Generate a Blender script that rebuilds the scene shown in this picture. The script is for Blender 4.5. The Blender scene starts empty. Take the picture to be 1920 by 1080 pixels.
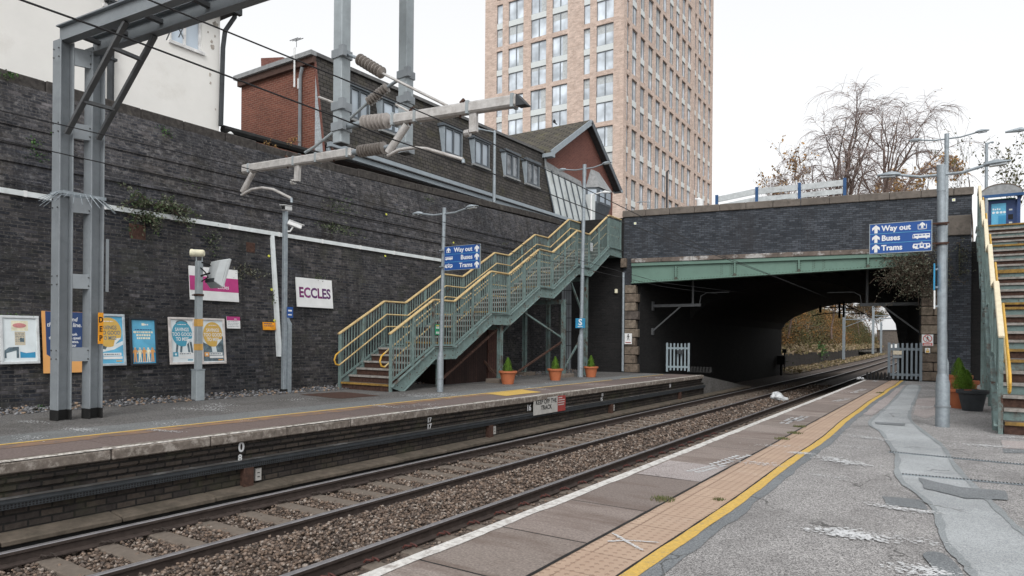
import bpy, bmesh, math, random
import numpy as np
from mathutils import Vector, Matrix, noise as mnoise
random.seed(7); rng = np.random.default_rng(7)
S = bpy.context.scene; COL = S.collection
R_ = math.radians
# ------------------------------------------------------------------ camera
FPX, PCX, PCY, CAMH = 1265., 960., 636., 1.4
PSI, RHO = R_(33.5), R_(.5)
CF = Vector((-math.sin(PSI), math.cos(PSI), 0)); R0 = Vector((math.cos(PSI), math.sin(PSI), 0)); ZZ = Vector((0, 0, 1))
CR = math.cos(RHO)*R0 + math.sin(RHO)*ZZ; CU = -math.sin(RHO)*R0 + math.cos(RHO)*ZZ
CP = Vector((0, 0, CAMH))
cd = bpy.data.cameras.new('camera'); cam = bpy.data.objects.new('camera', cd); COL.objects.link(cam)
cd.sensor_width = 36; cd.lens = FPX/1920*36; cd.shift_y = (PCY-540)/1920; cd.clip_start = .05; cd.clip_end = 6000
m = Matrix((CR, CU, -CF)).transposed().to_4x4(); m.translation = CP; cam.matrix_world = m
S.camera = cam
# ------------------------------------------------------------------ sky, sun, exposure
W = bpy.data.worlds.new('World'); S.world = W; W.use_nodes = True
nt = W.node_tree; bg = nt.nodes['Background']
sky = nt.nodes.new('ShaderNodeTexSky'); sky.sky_type = 'NISHITA'; sky.sun_disc = False
SUN_EL, SUN_AZ = R_(42), R_(150)
sky.sun_elevation = SUN_EL; sky.sun_rotation = SUN_AZ; sky.air_density = 1.0; sky.dust_density = 4.0; sky.ozone_density = .5
hs = nt.nodes.new('ShaderNodeHueSaturation'); hs.inputs['Saturation'].default_value = .10; hs.inputs['Value'].default_value = 1.0
nt.links.new(sky.outputs[0], hs.inputs['Color']); bg.inputs['Strength'].default_value = .15
ov = nt.nodes.new('ShaderNodeMix'); ov.data_type = 'RGBA'; ov.inputs[0].default_value = .6; ov.inputs[7].default_value = (5.0, 5.05, 5.1, 1)   # even cloud cover over the clear sky
nt.links.new(hs.outputs[0], ov.inputs[6]); nt.links.new(ov.outputs[2], bg.inputs['Color'])
sl = bpy.data.lights.new('sun', 'SUN'); sl.energy = .6; sl.angle = R_(25); sl.color = (1, .98, .95)
so = bpy.data.objects.new('sun', sl); COL.objects.link(so)
sdir = Vector((math.sin(SUN_AZ)*math.cos(SUN_EL), math.cos(SUN_AZ)*math.cos(SUN_EL), math.sin(SUN_EL)))
so.rotation_euler = sdir.to_track_quat('Z', 'Y').to_euler()
S.view_settings.view_transform = 'Standard'; S.view_settings.look = 'None'; S.view_settings.exposure = .62; S.view_settings.gamma = 1
S.cycles.max_bounces = 6; S.cycles.use_denoising = True
# ------------------------------------------------------------------ measuring helpers: a known plane and a sight line give a real point
def ray(x, y): return CF + CR*((x-PCX)/FPX) - CU*((y-PCY)/FPX)
def pl(x, y, p, n):
    d = ray(x, y); n = Vector(n); return CP + d*((Vector(p)-CP).dot(n)/d.dot(n))
def gz(x, y, z=0): return pl(x, y, (0, 0, z), (0, 0, 1))
def gx(x, y, X): return pl(x, y, (X, 0, 0), (1, 0, 0))
def gy(x, y, Y): return pl(x, y, (0, Y, 0), (0, 1, 0))
# ------------------------------------------------------------------ object helpers
OFF = {}
def tag(o, label=None, cat=None, group=None, kind=None):
    if label: o['label'] = label
    if cat: o['category'] = cat
    if group: o['group'] = group
    if kind: o['kind'] = kind
    return o
def thing(name, label, cat, loc=(0, 0, 0), group=None):
    o = bpy.data.objects.new(name, None); COL.objects.link(o); o.location = loc; o.empty_display_size = .2
    OFF[o.name] = Vector(loc); return tag(o, label, cat, group)
def copy_tree(o, parent=None, loc=None, rotz=None):
    c = o.copy(); COL.objects.link(c)
    if parent is not None: c.parent = parent
    if loc is not None: c.location = loc
    if rotz is not None: c.rotation_euler = (0, 0, rotz)
    for ch in list(o.children): copy_tree(ch, c)
    return c
class MB:
    def __init__(s, M=None): s.v = []; s.f = []; s.m = []; s.M = M; s.c = 0
    def p(s, q):
        q = Vector(q); q = s.M @ q if s.M is not None else q
        s.v.append((q.x, q.y, q.z)); return len(s.v)-1
    def fc(s, idx): s.f.append(tuple(idx)); s.m.append(s.c)
    def poly(s, pts): s.fc([s.p(q) for q in pts]); return s
    def hexa(s, P):
        i = [s.p(q) for q in P]
        for a in ((0, 3, 2, 1), (4, 5, 6, 7), (0, 1, 5, 4), (1, 2, 6, 5), (2, 3, 7, 6), (3, 0, 4, 7)): s.fc([i[k] for k in a])
        return s
    def box(s, x0, x1, y0, y1, z0, z1):
        return s.hexa([(x0, y0, z0), (x1, y0, z0), (x1, y1, z0), (x0, y1, z0), (x0, y0, z1), (x1, y0, z1), (x1, y1, z1), (x0, y1, z1)])
    def bar(s, a, b, w, h, up=(0, 0, 1)):
        a = Vector(a); b = Vector(b); d = (b-a).normalized(); u = Vector(up); r = d.cross(u)
        if r.length < 1e-4: r = d.cross(Vector((1, 0, 0)))
        r.normalize(); u = r.cross(d); r = r*(w/2); u = u*(h/2)
        return s.hexa([a-r-u, a+r-u, b+r-u, b-r-u, a-r+u, a+r+u, b+r+u, b-r+u])
    def tube(s, pts, r, n=8, cap=True):
        pts = [Vector(q) for q in pts]; rs = r if isinstance(r, (list, tuple)) else [r]*len(pts); rings = []; u = None
        for k, q in enumerate(pts):
            d = (pts[min(k+1, len(pts)-1)]-pts[max(k-1, 0)]).normalized()
            if u is None: u = d.orthogonal().normalized()
            else:
                u = u-d*u.dot(d); u = u.normalized() if u.length > 1e-5 else d.orthogonal().normalized()
            w = d.cross(u)
            rings.append([s.p(q+(u*math.cos(t)+w*math.sin(t))*rs[k]) for t in [2*math.pi*j/n for j in range(n)]])
        for a, b in zip(rings, rings[1:]):
            for j in range(n): s.fc((a[j], a[(j+1) % n], b[(j+1) % n], b[j]))
        if cap: s.fc(rings[0][::-1]); s.fc(rings[-1])
        return s
    def lathe(s, prof, c=(0, 0, 0), ax=None, n=16):
        c = Vector(c); d = Vector(ax).normalized() if ax is not None else ZZ; u = d.orthogonal().normalized() if ax is not None else Vector((1, 0, 0)); w = d.cross(u); rings = []
        for r, z in prof: rings.append([s.p(c+d*z+(u*math.cos(2*math.pi*j/n)+w*math.sin(2*math.pi*j/n))*max(r, 1e-4)) for j in range(n)])
        for a, b in zip(rings, rings[1:]):
            for j in range(n): s.fc((a[j], a[(j+1) % n], b[(j+1) % n], b[j]))
        s.fc(rings[0][::-1]); s.fc(rings[-1]); return s
    def prism(s, pts, w0, w1):                      # outline in local x,y, extruded along local z
        a = [s.p((x, y, w0)) for x, y in pts]; b = [s.p((x, y, w1)) for x, y in pts]; n = len(pts)
        s.fc(a[::-1]); s.fc(b)
        for j in range(n): s.fc((a[j], a[(j+1) % n], b[(j+1) % n], b[j]))
        return s
    def extr(s, prof, A, B):                        # closed profile pts (list of Vector) at A-section and B-section
        a = [s.p(q) for q in A]; b = [s.p(q) for q in B]; n = len(a)
        for j in range(n): s.fc((a[j], a[(j+1) % n], b[(j+1) % n], b[j]))
        s.fc(a[::-1]); s.fc(b); return s
    def build(s, name, mats, parent=None, smooth=False, bevel=0, fixn=True):
        me = bpy.data.meshes.new(name)
        off = OFF.get(parent.name, Vector()) if parent is not None else Vector()
        me.from_pydata(s.v, [], s.f)
        if not isinstance(mats, (list, tuple)): mats = [mats]
        for k in mats: me.materials.append(k)
        me.polygons.foreach_set('material_index', s.m)
        bm = bmesh.new(); bm.from_mesh(me)
        if fixn: bmesh.ops.recalc_face_normals(bm, faces=bm.faces)
        if bevel: bmesh.ops.bevel(bm, geom=[e for e in bm.edges if e.is_manifold and e.calc_face_angle(0) > .6], offset=bevel, segments=1, affect='EDGES', clamp_overlap=True)
        uv = bm.loops.layers.uv.new('UVMap')
        for fa in bm.faces:
            n = fa.normal
            if abs(n.z) > .75:
                for l in fa.loops: l[uv].uv = (l.vert.co.x, l.vert.co.y)
            else:
                h = max(math.hypot(n.x, n.y), 1e-6); tx, ty = -n.y/h, n.x/h
                for l in fa.loops: q = l.vert.co; l[uv].uv = (q.x*tx+q.y*ty, q.z/max(h, .3))
        if off.length > 0: bmesh.ops.translate(bm, verts=bm.verts, vec=-off)
        if smooth:
            for fa in bm.faces: fa.smooth = True
        bm.to_mesh(me); bm.free()
        if smooth: me.set_sharp_from_angle(angle=R_(40))
        o = bpy.data.objects.new(name, me); COL.objects.link(o)
        if parent is not None: o.parent = parent
        OFF[o.name] = off; return o
def np_mesh(name, V, F, mat, parent=None, smooth=False):
    V = np.asarray(V, np.float32); F = np.asarray(F, np.int32); k = F.shape[1]
    off = OFF.get(parent.name, Vector()) if parent is not None else Vector()
    me = bpy.data.meshes.new(name); me.vertices.add(len(V)); me.vertices.foreach_set('co', (V-np.array(off, np.float32)).ravel())
    me.loops.add(F.size); me.loops.foreach_set('vertex_index', F.ravel()); me.polygons.add(len(F))
    me.polygons.foreach_set('loop_start', np.arange(0, F.size, k, dtype=np.int32)); me.update(calc_edges=True); me.validate()
    if smooth: me.polygons.foreach_set('use_smooth', np.ones(len(F), bool))
    me.materials.append(mat); o = bpy.data.objects.new(name, me); COL.objects.link(o)
    if parent is not None: o.parent = parent
    OFF[o.name] = off; return o
def frame(o, r, u):
    r = Vector(r).normalized(); u = Vector(u); n = r.cross(u).normalized(); u = n.cross(r)
    M = Matrix((r, u, n)).transposed().to_4x4(); M.translation = Vector(o); return M
def text(s, M, size, mat, parent, name='lettering', bold=.0, align='CENTER', shear=0., sx=1., depth=.001):
    cu = bpy.data.curves.new('t', 'FONT'); cu.body = s; cu.size = size; cu.align_x = align; cu.offset = bold*size; cu.shear = shear; cu.extrude = depth; cu.resolution_u = 3
    cu.space_line = .95
    o = bpy.data.objects.new('t', cu); COL.objects.link(o); dg = bpy.context.evaluated_depsgraph_get()
    me = bpy.data.meshes.new_from_object(o.evaluated_get(dg)); bpy.data.objects.remove(o); bpy.data.curves.remove(cu)
    off = OFF.get(parent.name, Vector())
    me.transform(Matrix.Diagonal((sx, 1, 1, 1))); me.transform(M); me.transform(Matrix.Translation(-off))
    me.materials.clear(); me.materials.append(mat); me.name = name
    r = bpy.data.objects.new(name, me); COL.objects.link(r); r.parent = parent; OFF[r.name] = off; return r
# ------------------------------------------------------------------ materials
def _n(t, ty, **kw):
    n = t.nodes.new(ty)
    for k, v in kw.items():
        if k in n.inputs: n.inputs[k].default_value = v
        else: setattr(n, k, v)
    return n
def base(name, rough=.8, metal=0., spec=.3):
    m = bpy.data.materials.new(name); m.use_nodes = True; t = m.node_tree; b = t.nodes['Principled BSDF']
    b.inputs['Roughness'].default_value = rough; b.inputs['Metallic'].default_value = metal; b.inputs['Specular IOR Level'].default_value = spec
    return m, t, b
def c4(c): return (c[0], c[1], c[2], 1) if len(c) == 3 else c
def mix(t, fac, a, b, mode='MIX'):
    n = t.nodes.new('ShaderNodeMix'); n.data_type = 'RGBA'; n.blend_type = mode
    for sock, v in ((n.inputs[0], fac), (n.inputs[6], a), (n.inputs[7], b)):
        if hasattr(v, 'links'): t.links.new(v, sock)
        elif isinstance(v, (int, float)) and sock == n.inputs[0]: sock.default_value = v
        else: sock.default_value = c4(v)
    return n.outputs[2]
def noi(t, co, scale, detail=4, rough=.6, lo=None, hi=None, sc=None):
    if sc is not None:
        mp = _n(t, 'ShaderNodeMapping'); mp.inputs['Scale'].default_value = sc; t.links.new(co, mp.inputs[0]); co = mp.outputs[0]
    n = _n(t, 'ShaderNodeTexNoise', Scale=scale, Detail=detail, Roughness=rough); t.links.new(co, n.inputs['Vector']); o = n.outputs['Fac']
    if lo is not None:
        r = _n(t, 'ShaderNodeMapRange'); r.inputs[1].default_value = lo; r.inputs[2].default_value = hi; t.links.new(o, r.inputs[0]); o = r.outputs[0]
    return o
def coord(t, kind='Object'): return t.nodes.new('ShaderNodeTexCoord').outputs[kind]
def bump(t, b, h, s=.3, d=.01):
    n = _n(t, 'ShaderNodeBump', Strength=s, Distance=d); t.links.new(h, n.inputs['Height']); t.links.new(n.outputs[0], b.inputs['Normal'])
def plain(name, col, rough=.7, metal=0., var=.25, scale=6, dirt=None, bmp=0., spec=.3, dscale=2.5, dlo=.5, dhi=.75, rust=None, rlo=.6):
    m, t, b = base(name, rough, metal, spec); co = coord(t); f = noi(t, co, scale, 5, .65, .3, .7)
    lo = [max(0, c*(1-var)) for c in col]; hi = [min(1, c*(1+var)) for c in col]; c = mix(t, f, lo, hi)
    if dirt: c = mix(t, noi(t, co, dscale, 6, .7, dlo, dhi), c, dirt)
    if rust: c = mix(t, noi(t, co, 5, 9, .75, rlo, rlo+.07, sc=(1, 1, .6)), c, rust)
    t.links.new(c, b.inputs['Base Color'])
    if bmp: bump(t, b, noi(t, co, scale*6, 4), bmp, .005)
    return m
def brick(name, c1, c2, mortar, w=.225, h=.075, mo=.010, stain=None, light=None, moss=None, rough=.8, bmp=.6, var=.6, offset=.5, sfac=.8, llo=.56, lhi=.72, lfac=.7, blocks=False, each=False):
    m, t, b = base(name, rough); uv = coord(t, 'UV')
    bt = _n(t, 'ShaderNodeTexBrick'); bt.offset = offset; bt.inputs['Scale'].default_value = 1; bt.inputs['Brick Width'].default_value = w; bt.inputs['Row Height'].default_value = h
    bt.inputs['Mortar Size'].default_value = mo; bt.inputs['Mortar Smooth'].default_value = .25; bt.inputs['Bias'].default_value = -.1
    bt.inputs['Color1'].default_value = c4(c1); bt.inputs['Color2'].default_value = c4(c2); bt.inputs['Mortar'].default_value = c4(mortar)
    dn = _n(t, 'ShaderNodeTexNoise', Scale=5., Detail=3.); t.links.new(uv, dn.inputs['Vector'])
    vm = _n(t, 'ShaderNodeVectorMath', operation='MULTIPLY_ADD'); t.links.new(dn.outputs['Color'], vm.inputs[0]); vm.inputs[1].default_value = (.012, .012, 0); t.links.new(uv, vm.inputs[2])
    t.links.new(vm.outputs[0], bt.inputs['Vector']); c = bt.outputs['Color']
    if each:                                                     # every brick its own tone, a few of them pale
        def ma(op, a, k=None, k2=None):
            n = _n(t, 'ShaderNodeMath', operation=op)
            for i, v in enumerate((a, k, k2)):
                if v is None: continue
                if hasattr(v, 'links'): t.links.new(v, n.inputs[i])
                else: n.inputs[i].default_value = v
            return n.outputs[0]
        sp0 = _n(t, 'ShaderNodeSeparateXYZ'); t.links.new(vm.outputs[0], sp0.inputs[0]); row = ma('FLOOR', ma('DIVIDE', sp0.outputs[1], h)); even = ma('SUBTRACT', 1., ma('FLOORED_MODULO', row, 2.)); colm = ma('FLOOR', ma('ADD', ma('DIVIDE', sp0.outputs[0], w), ma('MULTIPLY', even, offset)))
        cb_ = _n(t, 'ShaderNodeCombineXYZ'); t.links.new(colm, cb_.inputs[0]); t.links.new(row, cb_.inputs[1]); wn = _n(t, 'ShaderNodeTexWhiteNoise', noise_dimensions='2D'); t.links.new(cb_.outputs[0], wn.inputs['Vector'])
        rr = t.nodes.new('ShaderNodeValToRGB'); e = rr.color_ramp.elements; e[0].color = (.66, .68, .73, 1); e[1].color = (2.5, 2.4, 2.35, 1); e[1].position = 1
        for ps_, v_ in ((.55, (1., 1., 1., 1)), (.86, (1.25, 1.2, 1.16, 1)), (.94, (1.8, 1.72, 1.66, 1))): q_ = e.new(ps_); q_.color = v_
        t.links.new(wn.outputs['Value'], rr.inputs[0]); cm_ = mix(t, 1., c, rr.outputs[0], 'MULTIPLY'); c = mix(t, bt.outputs['Fac'], cm_, c)
    c = mix(t, noi(t, uv, 1.3, 6, .7, .25, .75), mix(t, 1., c, (1-var, 1-var, 1-var), 'MULTIPLY'), mix(t, 1., c, (1+var*.6,)*3, 'MULTIPLY'))
    c = mix(t, noi(t, uv, 14, 4, .7, .3, .7), mix(t, 1., c, (.7, .7, .7), 'MULTIPLY'), mix(t, 1., c, (1.3, 1.3, 1.3), 'MULTIPLY'))
    if stain: c = mix(t, mulv(t, noi(t, uv, .6, 6, .7, .5, .7, sc=(1.6, .5, 1)), sfac), c, stain)
    if light: c = mix(t, mulv(t, noi(t, uv, 6.5, 12, .85, llo, lhi), lfac), c, light)
    if moss: c = mix(t, mulv(t, noi(t, uv, 1.1, 6, .75, .52, .7), .6), c, moss)
    if blocks:
        mp = _n(t, 'ShaderNodeMapping'); mp.inputs['Scale'].default_value = (.45, .8, 1); t.links.new(vm.outputs[0], mp.inputs[0]); vo = _n(t, 'ShaderNodeTexVoronoi', Scale=1., distance='CHEBYCHEV'); t.links.new(mp.outputs[0], vo.inputs['Vector'])
        sp_ = _n(t, 'ShaderNodeSeparateColor'); t.links.new(vo.outputs['Color'], sp_.inputs[0]); c = mix(t, sp_.outputs[0], mix(t, 1., c, (.74, .75, .78), 'MULTIPLY'), mix(t, 1., c, (1.2, 1.16, 1.12), 'MULTIPLY'))
        c = mix(t, mulv(t, noi(t, uv, 1., 7, .7, .52, .68, sc=(2.6, .22, 1)), .75), c, (.014, .014, .015)); c = mix(t, mulv(t, noi(t, uv, 1.4, 9, .8, .60, .74, sc=(2.2, .35, 1)), .35), c, (.26, .26, .26))
        sp2 = noi(t, uv, 11, 3, .6, .62, .66, sc=(1, 2.2, 1)); c = mix(t, mulv(t, sp2, .5), c, (.17, .16, .155))
    t.links.new(c, b.inputs['Base Color'])
    inv = _n(t, 'ShaderNodeMath', operation='SUBTRACT'); inv.inputs[0].default_value = 1; t.links.new(bt.outputs['Fac'], inv.inputs[1])
    ad = _n(t, 'ShaderNodeMath', operation='MULTIPLY_ADD'); t.links.new(noi(t, uv, 30, 4), ad.inputs[0]); ad.inputs[1].default_value = .4; t.links.new(inv.outputs[0], ad.inputs[2])
    bump(t, b, ad.outputs[0], bmp, .012); return m
def mulv(t, a, k):
    n = _n(t, 'ShaderNodeMath', operation='MULTIPLY'); t.links.new(a, n.inputs[0]); n.inputs[1].default_value = k; return n.outputs[0]
def island(name, cols, rough=.9, spec=.2, noise_=.3, nscale=25, bmp=0., streak=None):
    m, t, b = base(name, rough, 0, spec); g = t.nodes.new('ShaderNodeNewGeometry'); r = t.nodes.new('ShaderNodeValToRGB')
    r.color_ramp.interpolation = 'CONSTANT' if len(cols) > 2 else 'LINEAR'
    while len(r.color_ramp.elements) < len(cols): r.color_ramp.elements.new(.5)
    for k, c in enumerate(cols): e = r.color_ramp.elements[k]; e.position = k/len(cols); e.color = c4(c)
    t.links.new(g.outputs['Random Per Island'], r.inputs[0]); c = r.outputs[0]; co = coord(t)
    if noise_: f = noi(t, co, nscale, 5, .7, .3, .7); c = mix(t, f, mix(t, 1., c, (1-noise_,)*3, 'MULTIPLY'), mix(t, 1., c, (1+noise_,)*3, 'MULTIPLY'))
    if streak: c = mix(t, mulv(t, noi(t, co, 1.6, 6, .7, .5, .66, sc=(.35, 1.6, 1)), .7), c, streak)
    t.links.new(c, b.inputs['Base Color'])
    if bmp: bump(t, b, noi(t, co, nscale*2, 4), bmp, .004)
    return m
def asphalt(name, c0, c1, c2, patch=None, rough=.85, sp=260, plo=.5, phi=.7, pf=.6, ps=.7, cracks=True):
    m, t, b = base(name, rough, 0, .35); co = coord(t)
    v = _n(t, 'ShaderNodeTexVoronoi', Scale=sp); t.links.new(co, v.inputs['Vector'])
    r = t.nodes.new('ShaderNodeValToRGB'); r.color_ramp.elements[0].color = c4(c0); r.color_ramp.elements[1].color = c4(c2); r.color_ramp.elements[1].position = 1
    e = r.color_ramp.elements.new(.45); e.color = c4(c1)
    sx = _n(t, 'ShaderNodeSeparateColor'); t.links.new(v.outputs['Color'], sx.inputs[0]); t.links.new(sx.outputs[0], r.inputs[0]); c = r.outputs[0]
    f = noi(t, co, .8, 7, .7, .3, .7); c = mix(t, f, mix(t, 1., c, (.82, .82, .82), 'MULTIPLY'), mix(t, 1., c, (1.16, 1.16, 1.16), 'MULTIPLY'))
    if patch: c = mix(t, mulv(t, noi(t, co, ps, 7, .72, plo, phi, sc=(1, .6, 1)), pf), c, patch)
    if cracks:
        dn = _n(t, 'ShaderNodeTexNoise', Scale=3., Detail=5.); t.links.new(co, dn.inputs['Vector']); vm = _n(t, 'ShaderNodeVectorMath', operation='MULTIPLY_ADD'); t.links.new(dn.outputs['Color'], vm.inputs[0]); vm.inputs[1].default_value = (.5, .5, 0); t.links.new(co, vm.inputs[2])
        ve = _n(t, 'ShaderNodeTexVoronoi', Scale=.55, feature='DISTANCE_TO_EDGE'); t.links.new(vm.outputs[0], ve.inputs['Vector']); r2 = _n(t, 'ShaderNodeMapRange'); r2.inputs[1].default_value = .0015; r2.inputs[2].default_value = .006; r2.inputs[3].default_value = 1; r2.inputs[4].default_value = 0; t.links.new(ve.outputs['Distance'], r2.inputs[0])
        mm = _n(t, 'ShaderNodeMath', operation='MULTIPLY'); t.links.new(r2.outputs[0], mm.inputs[0]); t.links.new(noi(t, co, .9, 3, .6, .5, .6), mm.inputs[1]); c = mix(t, mulv(t, mm.outputs[0], .8), c, (.05, .048, .046))
        vg = _n(t, 'ShaderNodeTexVoronoi', Scale=3.2); t.links.new(co, vg.inputs['Vector']); r3 = _n(t, 'ShaderNodeMapRange'); r3.inputs[1].default_value = .035; r3.inputs[2].default_value = .05; r3.inputs[3].default_value = 1; r3.inputs[4].default_value = 0; t.links.new(vg.outputs['Distance'], r3.inputs[0]); c = mix(t, mulv(t, r3.outputs[0], .55), c, (.10, .098, .096))
    t.links.new(c, b.inputs['Base Color']); bump(t, b, v.outputs['Distance'], .35, .004)
    return m
def glass(name, col=(.5, .58, .66), rough=.06, var=.35, scale=.6):
    m, t, b = base(name, rough, 0, .6); co = coord(t)
    c = mix(t, noi(t, co, scale, 2, .5, .35, .65), [x*(1-var) for x in col], [min(1, x*(1+var*.5)) for x in col]); t.links.new(c, b.inputs['Base Color']); return m
M = {}
M['wall'] = brick('dark_engineering_brick', (.015, .018, .025), (.066, .064, .068), (.066, .063, .062), stain=(.018, .017, .017), light=(.24, .24, .25), moss=(.04, .043, .03), mo=.011, llo=.53, lhi=.68, lfac=.5, blocks=True, each=True)
M['wall_up'] = brick('upper_blue_brick', (.017, .020, .028), (.066, .066, .073), (.072, .070, .072), stain=(.022, .02, .02), light=(.34, .34, .35), mo=.011, llo=.50, lhi=.68, lfac=.5, moss=(.04, .034, .022), blocks=True, each=True)
M['bridge_brick'] = brick('blue_bridge_brick', (.034, .041, .052), (.088, .098, .116), (.030, .032, .036), light=(.2, .21, .23), stain=(.03, .03, .033), var=.3, llo=.62, lhi=.8, lfac=.5)
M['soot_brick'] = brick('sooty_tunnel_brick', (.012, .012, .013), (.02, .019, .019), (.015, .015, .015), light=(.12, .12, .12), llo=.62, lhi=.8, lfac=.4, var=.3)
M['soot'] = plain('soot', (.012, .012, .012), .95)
M['edge_brick'] = brick('damp_platform_brick', (.038, .032, .03), (.070, .056, .046), (.018, .017, .016), w=.24, h=.085, mo=.012, moss=(.055, .058, .03), light=(.2, .19, .17), llo=.66, lhi=.82, lfac=.4, bmp=.9)
M['red_brick'] = brick('red_house_brick', (.215, .078, .052), (.155, .056, .04), (.27, .17, .13), w=.225, h=.075, mo=.008, var=.2)
M['red_brick_d'] = brick('red_gable_brick', (.185, .072, .055), (.145, .056, .045), (.20, .12, .10), mo=.007, var=.2)
M['buff'] = brick('buff_tower_brick', (.63, .50, .43), (.47, .355, .295), (.54, .46, .40), w=.45, h=.15, mo=.012, var=.28, bmp=.2)
M['coping'] = plain('weathered_stone', (.052, .047, .044), .9, var=.5, scale=9, dirt=(.15, .14, .12), bmp=.4, dlo=.55, dhi=.8)
M['bcoping'] = plain('bridge_coping_stone', (.155, .135, .118), .9, var=.35, scale=5, dirt=(.07, .06, .055), bmp=.4, dlo=.5, dhi=.75)
M['ledge'] = plain('stained_ledge_stone', (.14, .115, .10), .9, var=.4, scale=3, dirt=(.42, .41, .40), bmp=.3, dscale=1.6, dlo=.5, dhi=.6)
M['quoin'] = island('sandstone_quoin', [(.17, .14, .11), (.13, .105, .085), (.20, .165, .13), (.10, .085, .075), (.15, .12, .095)], noise_=.5, nscale=6, bmp=.4)
M['galv'] = plain('galvanised_steel', (.30, .34, .37), .5, .35, var=.18, scale=14, dirt=(.22, .25, .27), bmp=.05)
M['mast'] = plain('mast_grey_paint', (.25, .275, .295), .55, .15, var=.15, scale=5, dirt=(.16, .175, .19), dlo=.5, dhi=.8)
M['dkshade'] = plain('dark_shaded_steel', (.10, .105, .11), .6, .1, var=.2, scale=6)  # darker mast steel: brace shade put into the colour, also for brackets and bolts
M['mast_w'] = plain('weathered_grey_steel', (.33, .37, .39), .6, .15, var=.15, scale=5, dirt=(.2, .2, .19), dlo=.55, dhi=.8)
M['alu'] = plain('dull_aluminium', (.50, .485, .47), .5, .35, var=.2, scale=10, dirt=(.30, .27, .245), dscale=6, rust=(.26, .20, .16), rlo=.62)
M['tar'] = plain('black_tar_paint', (.014, .014, .014), .7, var=.4)
M['black'] = plain('black_rubber', (.012, .012, .013), .7)
M['dark'] = plain('dark_grey_metal', (.04, .045, .05), .6)
M['insul'] = plain('brown_grey_porcelain', (.23, .205, .185), .45, var=.25, scale=20, spec=.5)
M['insul2'] = plain('grey_porcelain', (.36, .33, .31), .45, var=.2, scale=20, spec=.5)
M['wire'] = plain('wire_dark', (.02, .02, .022), .6)
M['white'] = plain('white_paint', (.74, .75, .75), .5, var=.06, scale=4)
M['cond'] = plain('white_conduit_plastic', (.66, .70, .71), .5, var=.12, scale=3, dirt=(.42, .43, .42), dlo=.55, dhi=.85)
M['render'] = plain('cream_render', (.80, .79, .76), .9, var=.04, scale=1.2, dirt=(.68, .66, .62), dscale=.8, dlo=.56, dhi=.8)
M['wframe'] = plain('white_window_frame', (.72, .72, .72), .5)
M['gframe'] = plain('grey_window_frame', (.09, .105, .12), .5)
M['fascia'] = plain('blue_grey_fascia', (.30, .345, .38), .6, var=.12, scale=4)
M['soffit'] = plain('dark_soffit', (.06, .06, .062), .8)
M['cheek'] = brick('lead_grey_cheek', (.42, .46, .49), (.40, .44, .47), (.30, .33, .35), w=3, h=.18, mo=.006, var=.1, bmp=.2)
M['slate'] = brick('mossy_slate', (.052, .048, .045), (.085, .077, .070), (.014, .013, .013), w=.28, h=.135, mo=.013, light=(.25, .24, .22), llo=.62, lhi=.8, lfac=.5, moss=(.075, .07, .035), bmp=.8, var=.4)
M['tile'] = brick('ridged_roof_tile', (.085, .076, .062), (.125, .11, .085), (.018, .016, .014), w=.6, h=.24, mo=.05, moss=(.12, .115, .04), bmp=.8, var=.4)
M['glass'] = glass('window_glass')
M['glass_t'] = glass('tower_glass', (.66, .73, .80), .06, .4, .5)
M['glass_d'] = glass('dark_glass', (.20, .22, .24), .05, .6, 3)
M['spandrel'] = plain('pale_spandrel', (.62, .66, .66), .5, var=.06)
M['rooflight'] = plain('silver_glazing', (.50, .54, .54), .25, .1, var=.15, scale=1.5, dirt=(.32, .34, .32), spec=.6)
M['lead'] = plain('lead_flashing', (.27, .28, .285), .7, var=.25)
M['redge'] = plain('dark_roof_edge', (.10, .10, .10), .8, var=.3)
M['green'] = plain('stair_green_paint', (.17, .235, .226), .6, var=.2, scale=7, dirt=(.12, .16, .15), dlo=.5, dhi=.75, rust=(.10, .05, .032), rlo=.58)
M['green_r'] = plain('rusty_green_paint', (.155, .215, .208), .65, var=.22, scale=6, dirt=(.09, .055, .04), dlo=.52, dhi=.68, rust=(.085, .042, .028), rlo=.56)
M['girder'] = plain('bridge_green_paint', (.135, .225, .185), .55, var=.1, scale=3, dirt=(.10, .16, .135), dlo=.5, dhi=.8, dscale=1.5, rust=(.085, .07, .05), rlo=.66)
M['girder_b'] = plain('girder_bolt_rust', (.07, .075, .06), .8)
M['rust'] = plain('rust', (.065, .035, .026), .85, var=.5, scale=14, bmp=.3)
M['tread'] = plain('worn_tread', (.10, .085, .075), .85, var=.4, scale=10)
M['nosing'] = plain('worn_nosing', (.30, .28, .26), .8, var=.35, scale=12, dirt=(.14, .12, .10))
M['ynose'] = plain('yellow_nosing', (.28, .17, .045), .8, var=.4, scale=12, dirt=(.12, .08, .04))
M['rail_y'] = plain('cream_yellow_paint', (.56, .42, .21), .6, var=.15, scale=9, dirt=(.34, .22, .10), dlo=.5, dhi=.75, rust=(.14, .07, .035), rlo=.62)
M['rail_o'] = plain('yellow_paint', (.62, .36, .055), .5, var=.12, scale=9, dirt=(.35, .18, .05), dlo=.6, dhi=.85)
M['rail_c'] = plain('cream_paint', (.68, .60, .44), .6, var=.1, scale=9, dirt=(.4, .3, .18), dlo=.62, dhi=.85)
M['wood_door'] = brick('red_brown_boards', (.075, .034, .026), (.055, .026, .021), (.012, .008, .008), w=.12, h=6, mo=.008, offset=0, var=.4)
M['wood_d'] = brick('dark_red_boards', (.034, .018, .015), (.022, .012, .011), (.007, .006, .006), w=.12, h=6, mo=.008, offset=0, var=.4)
M['rail_top'] = plain('worn_rail_head', (.30, .29, .30), .42, .5, var=.2, scale=8)
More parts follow.
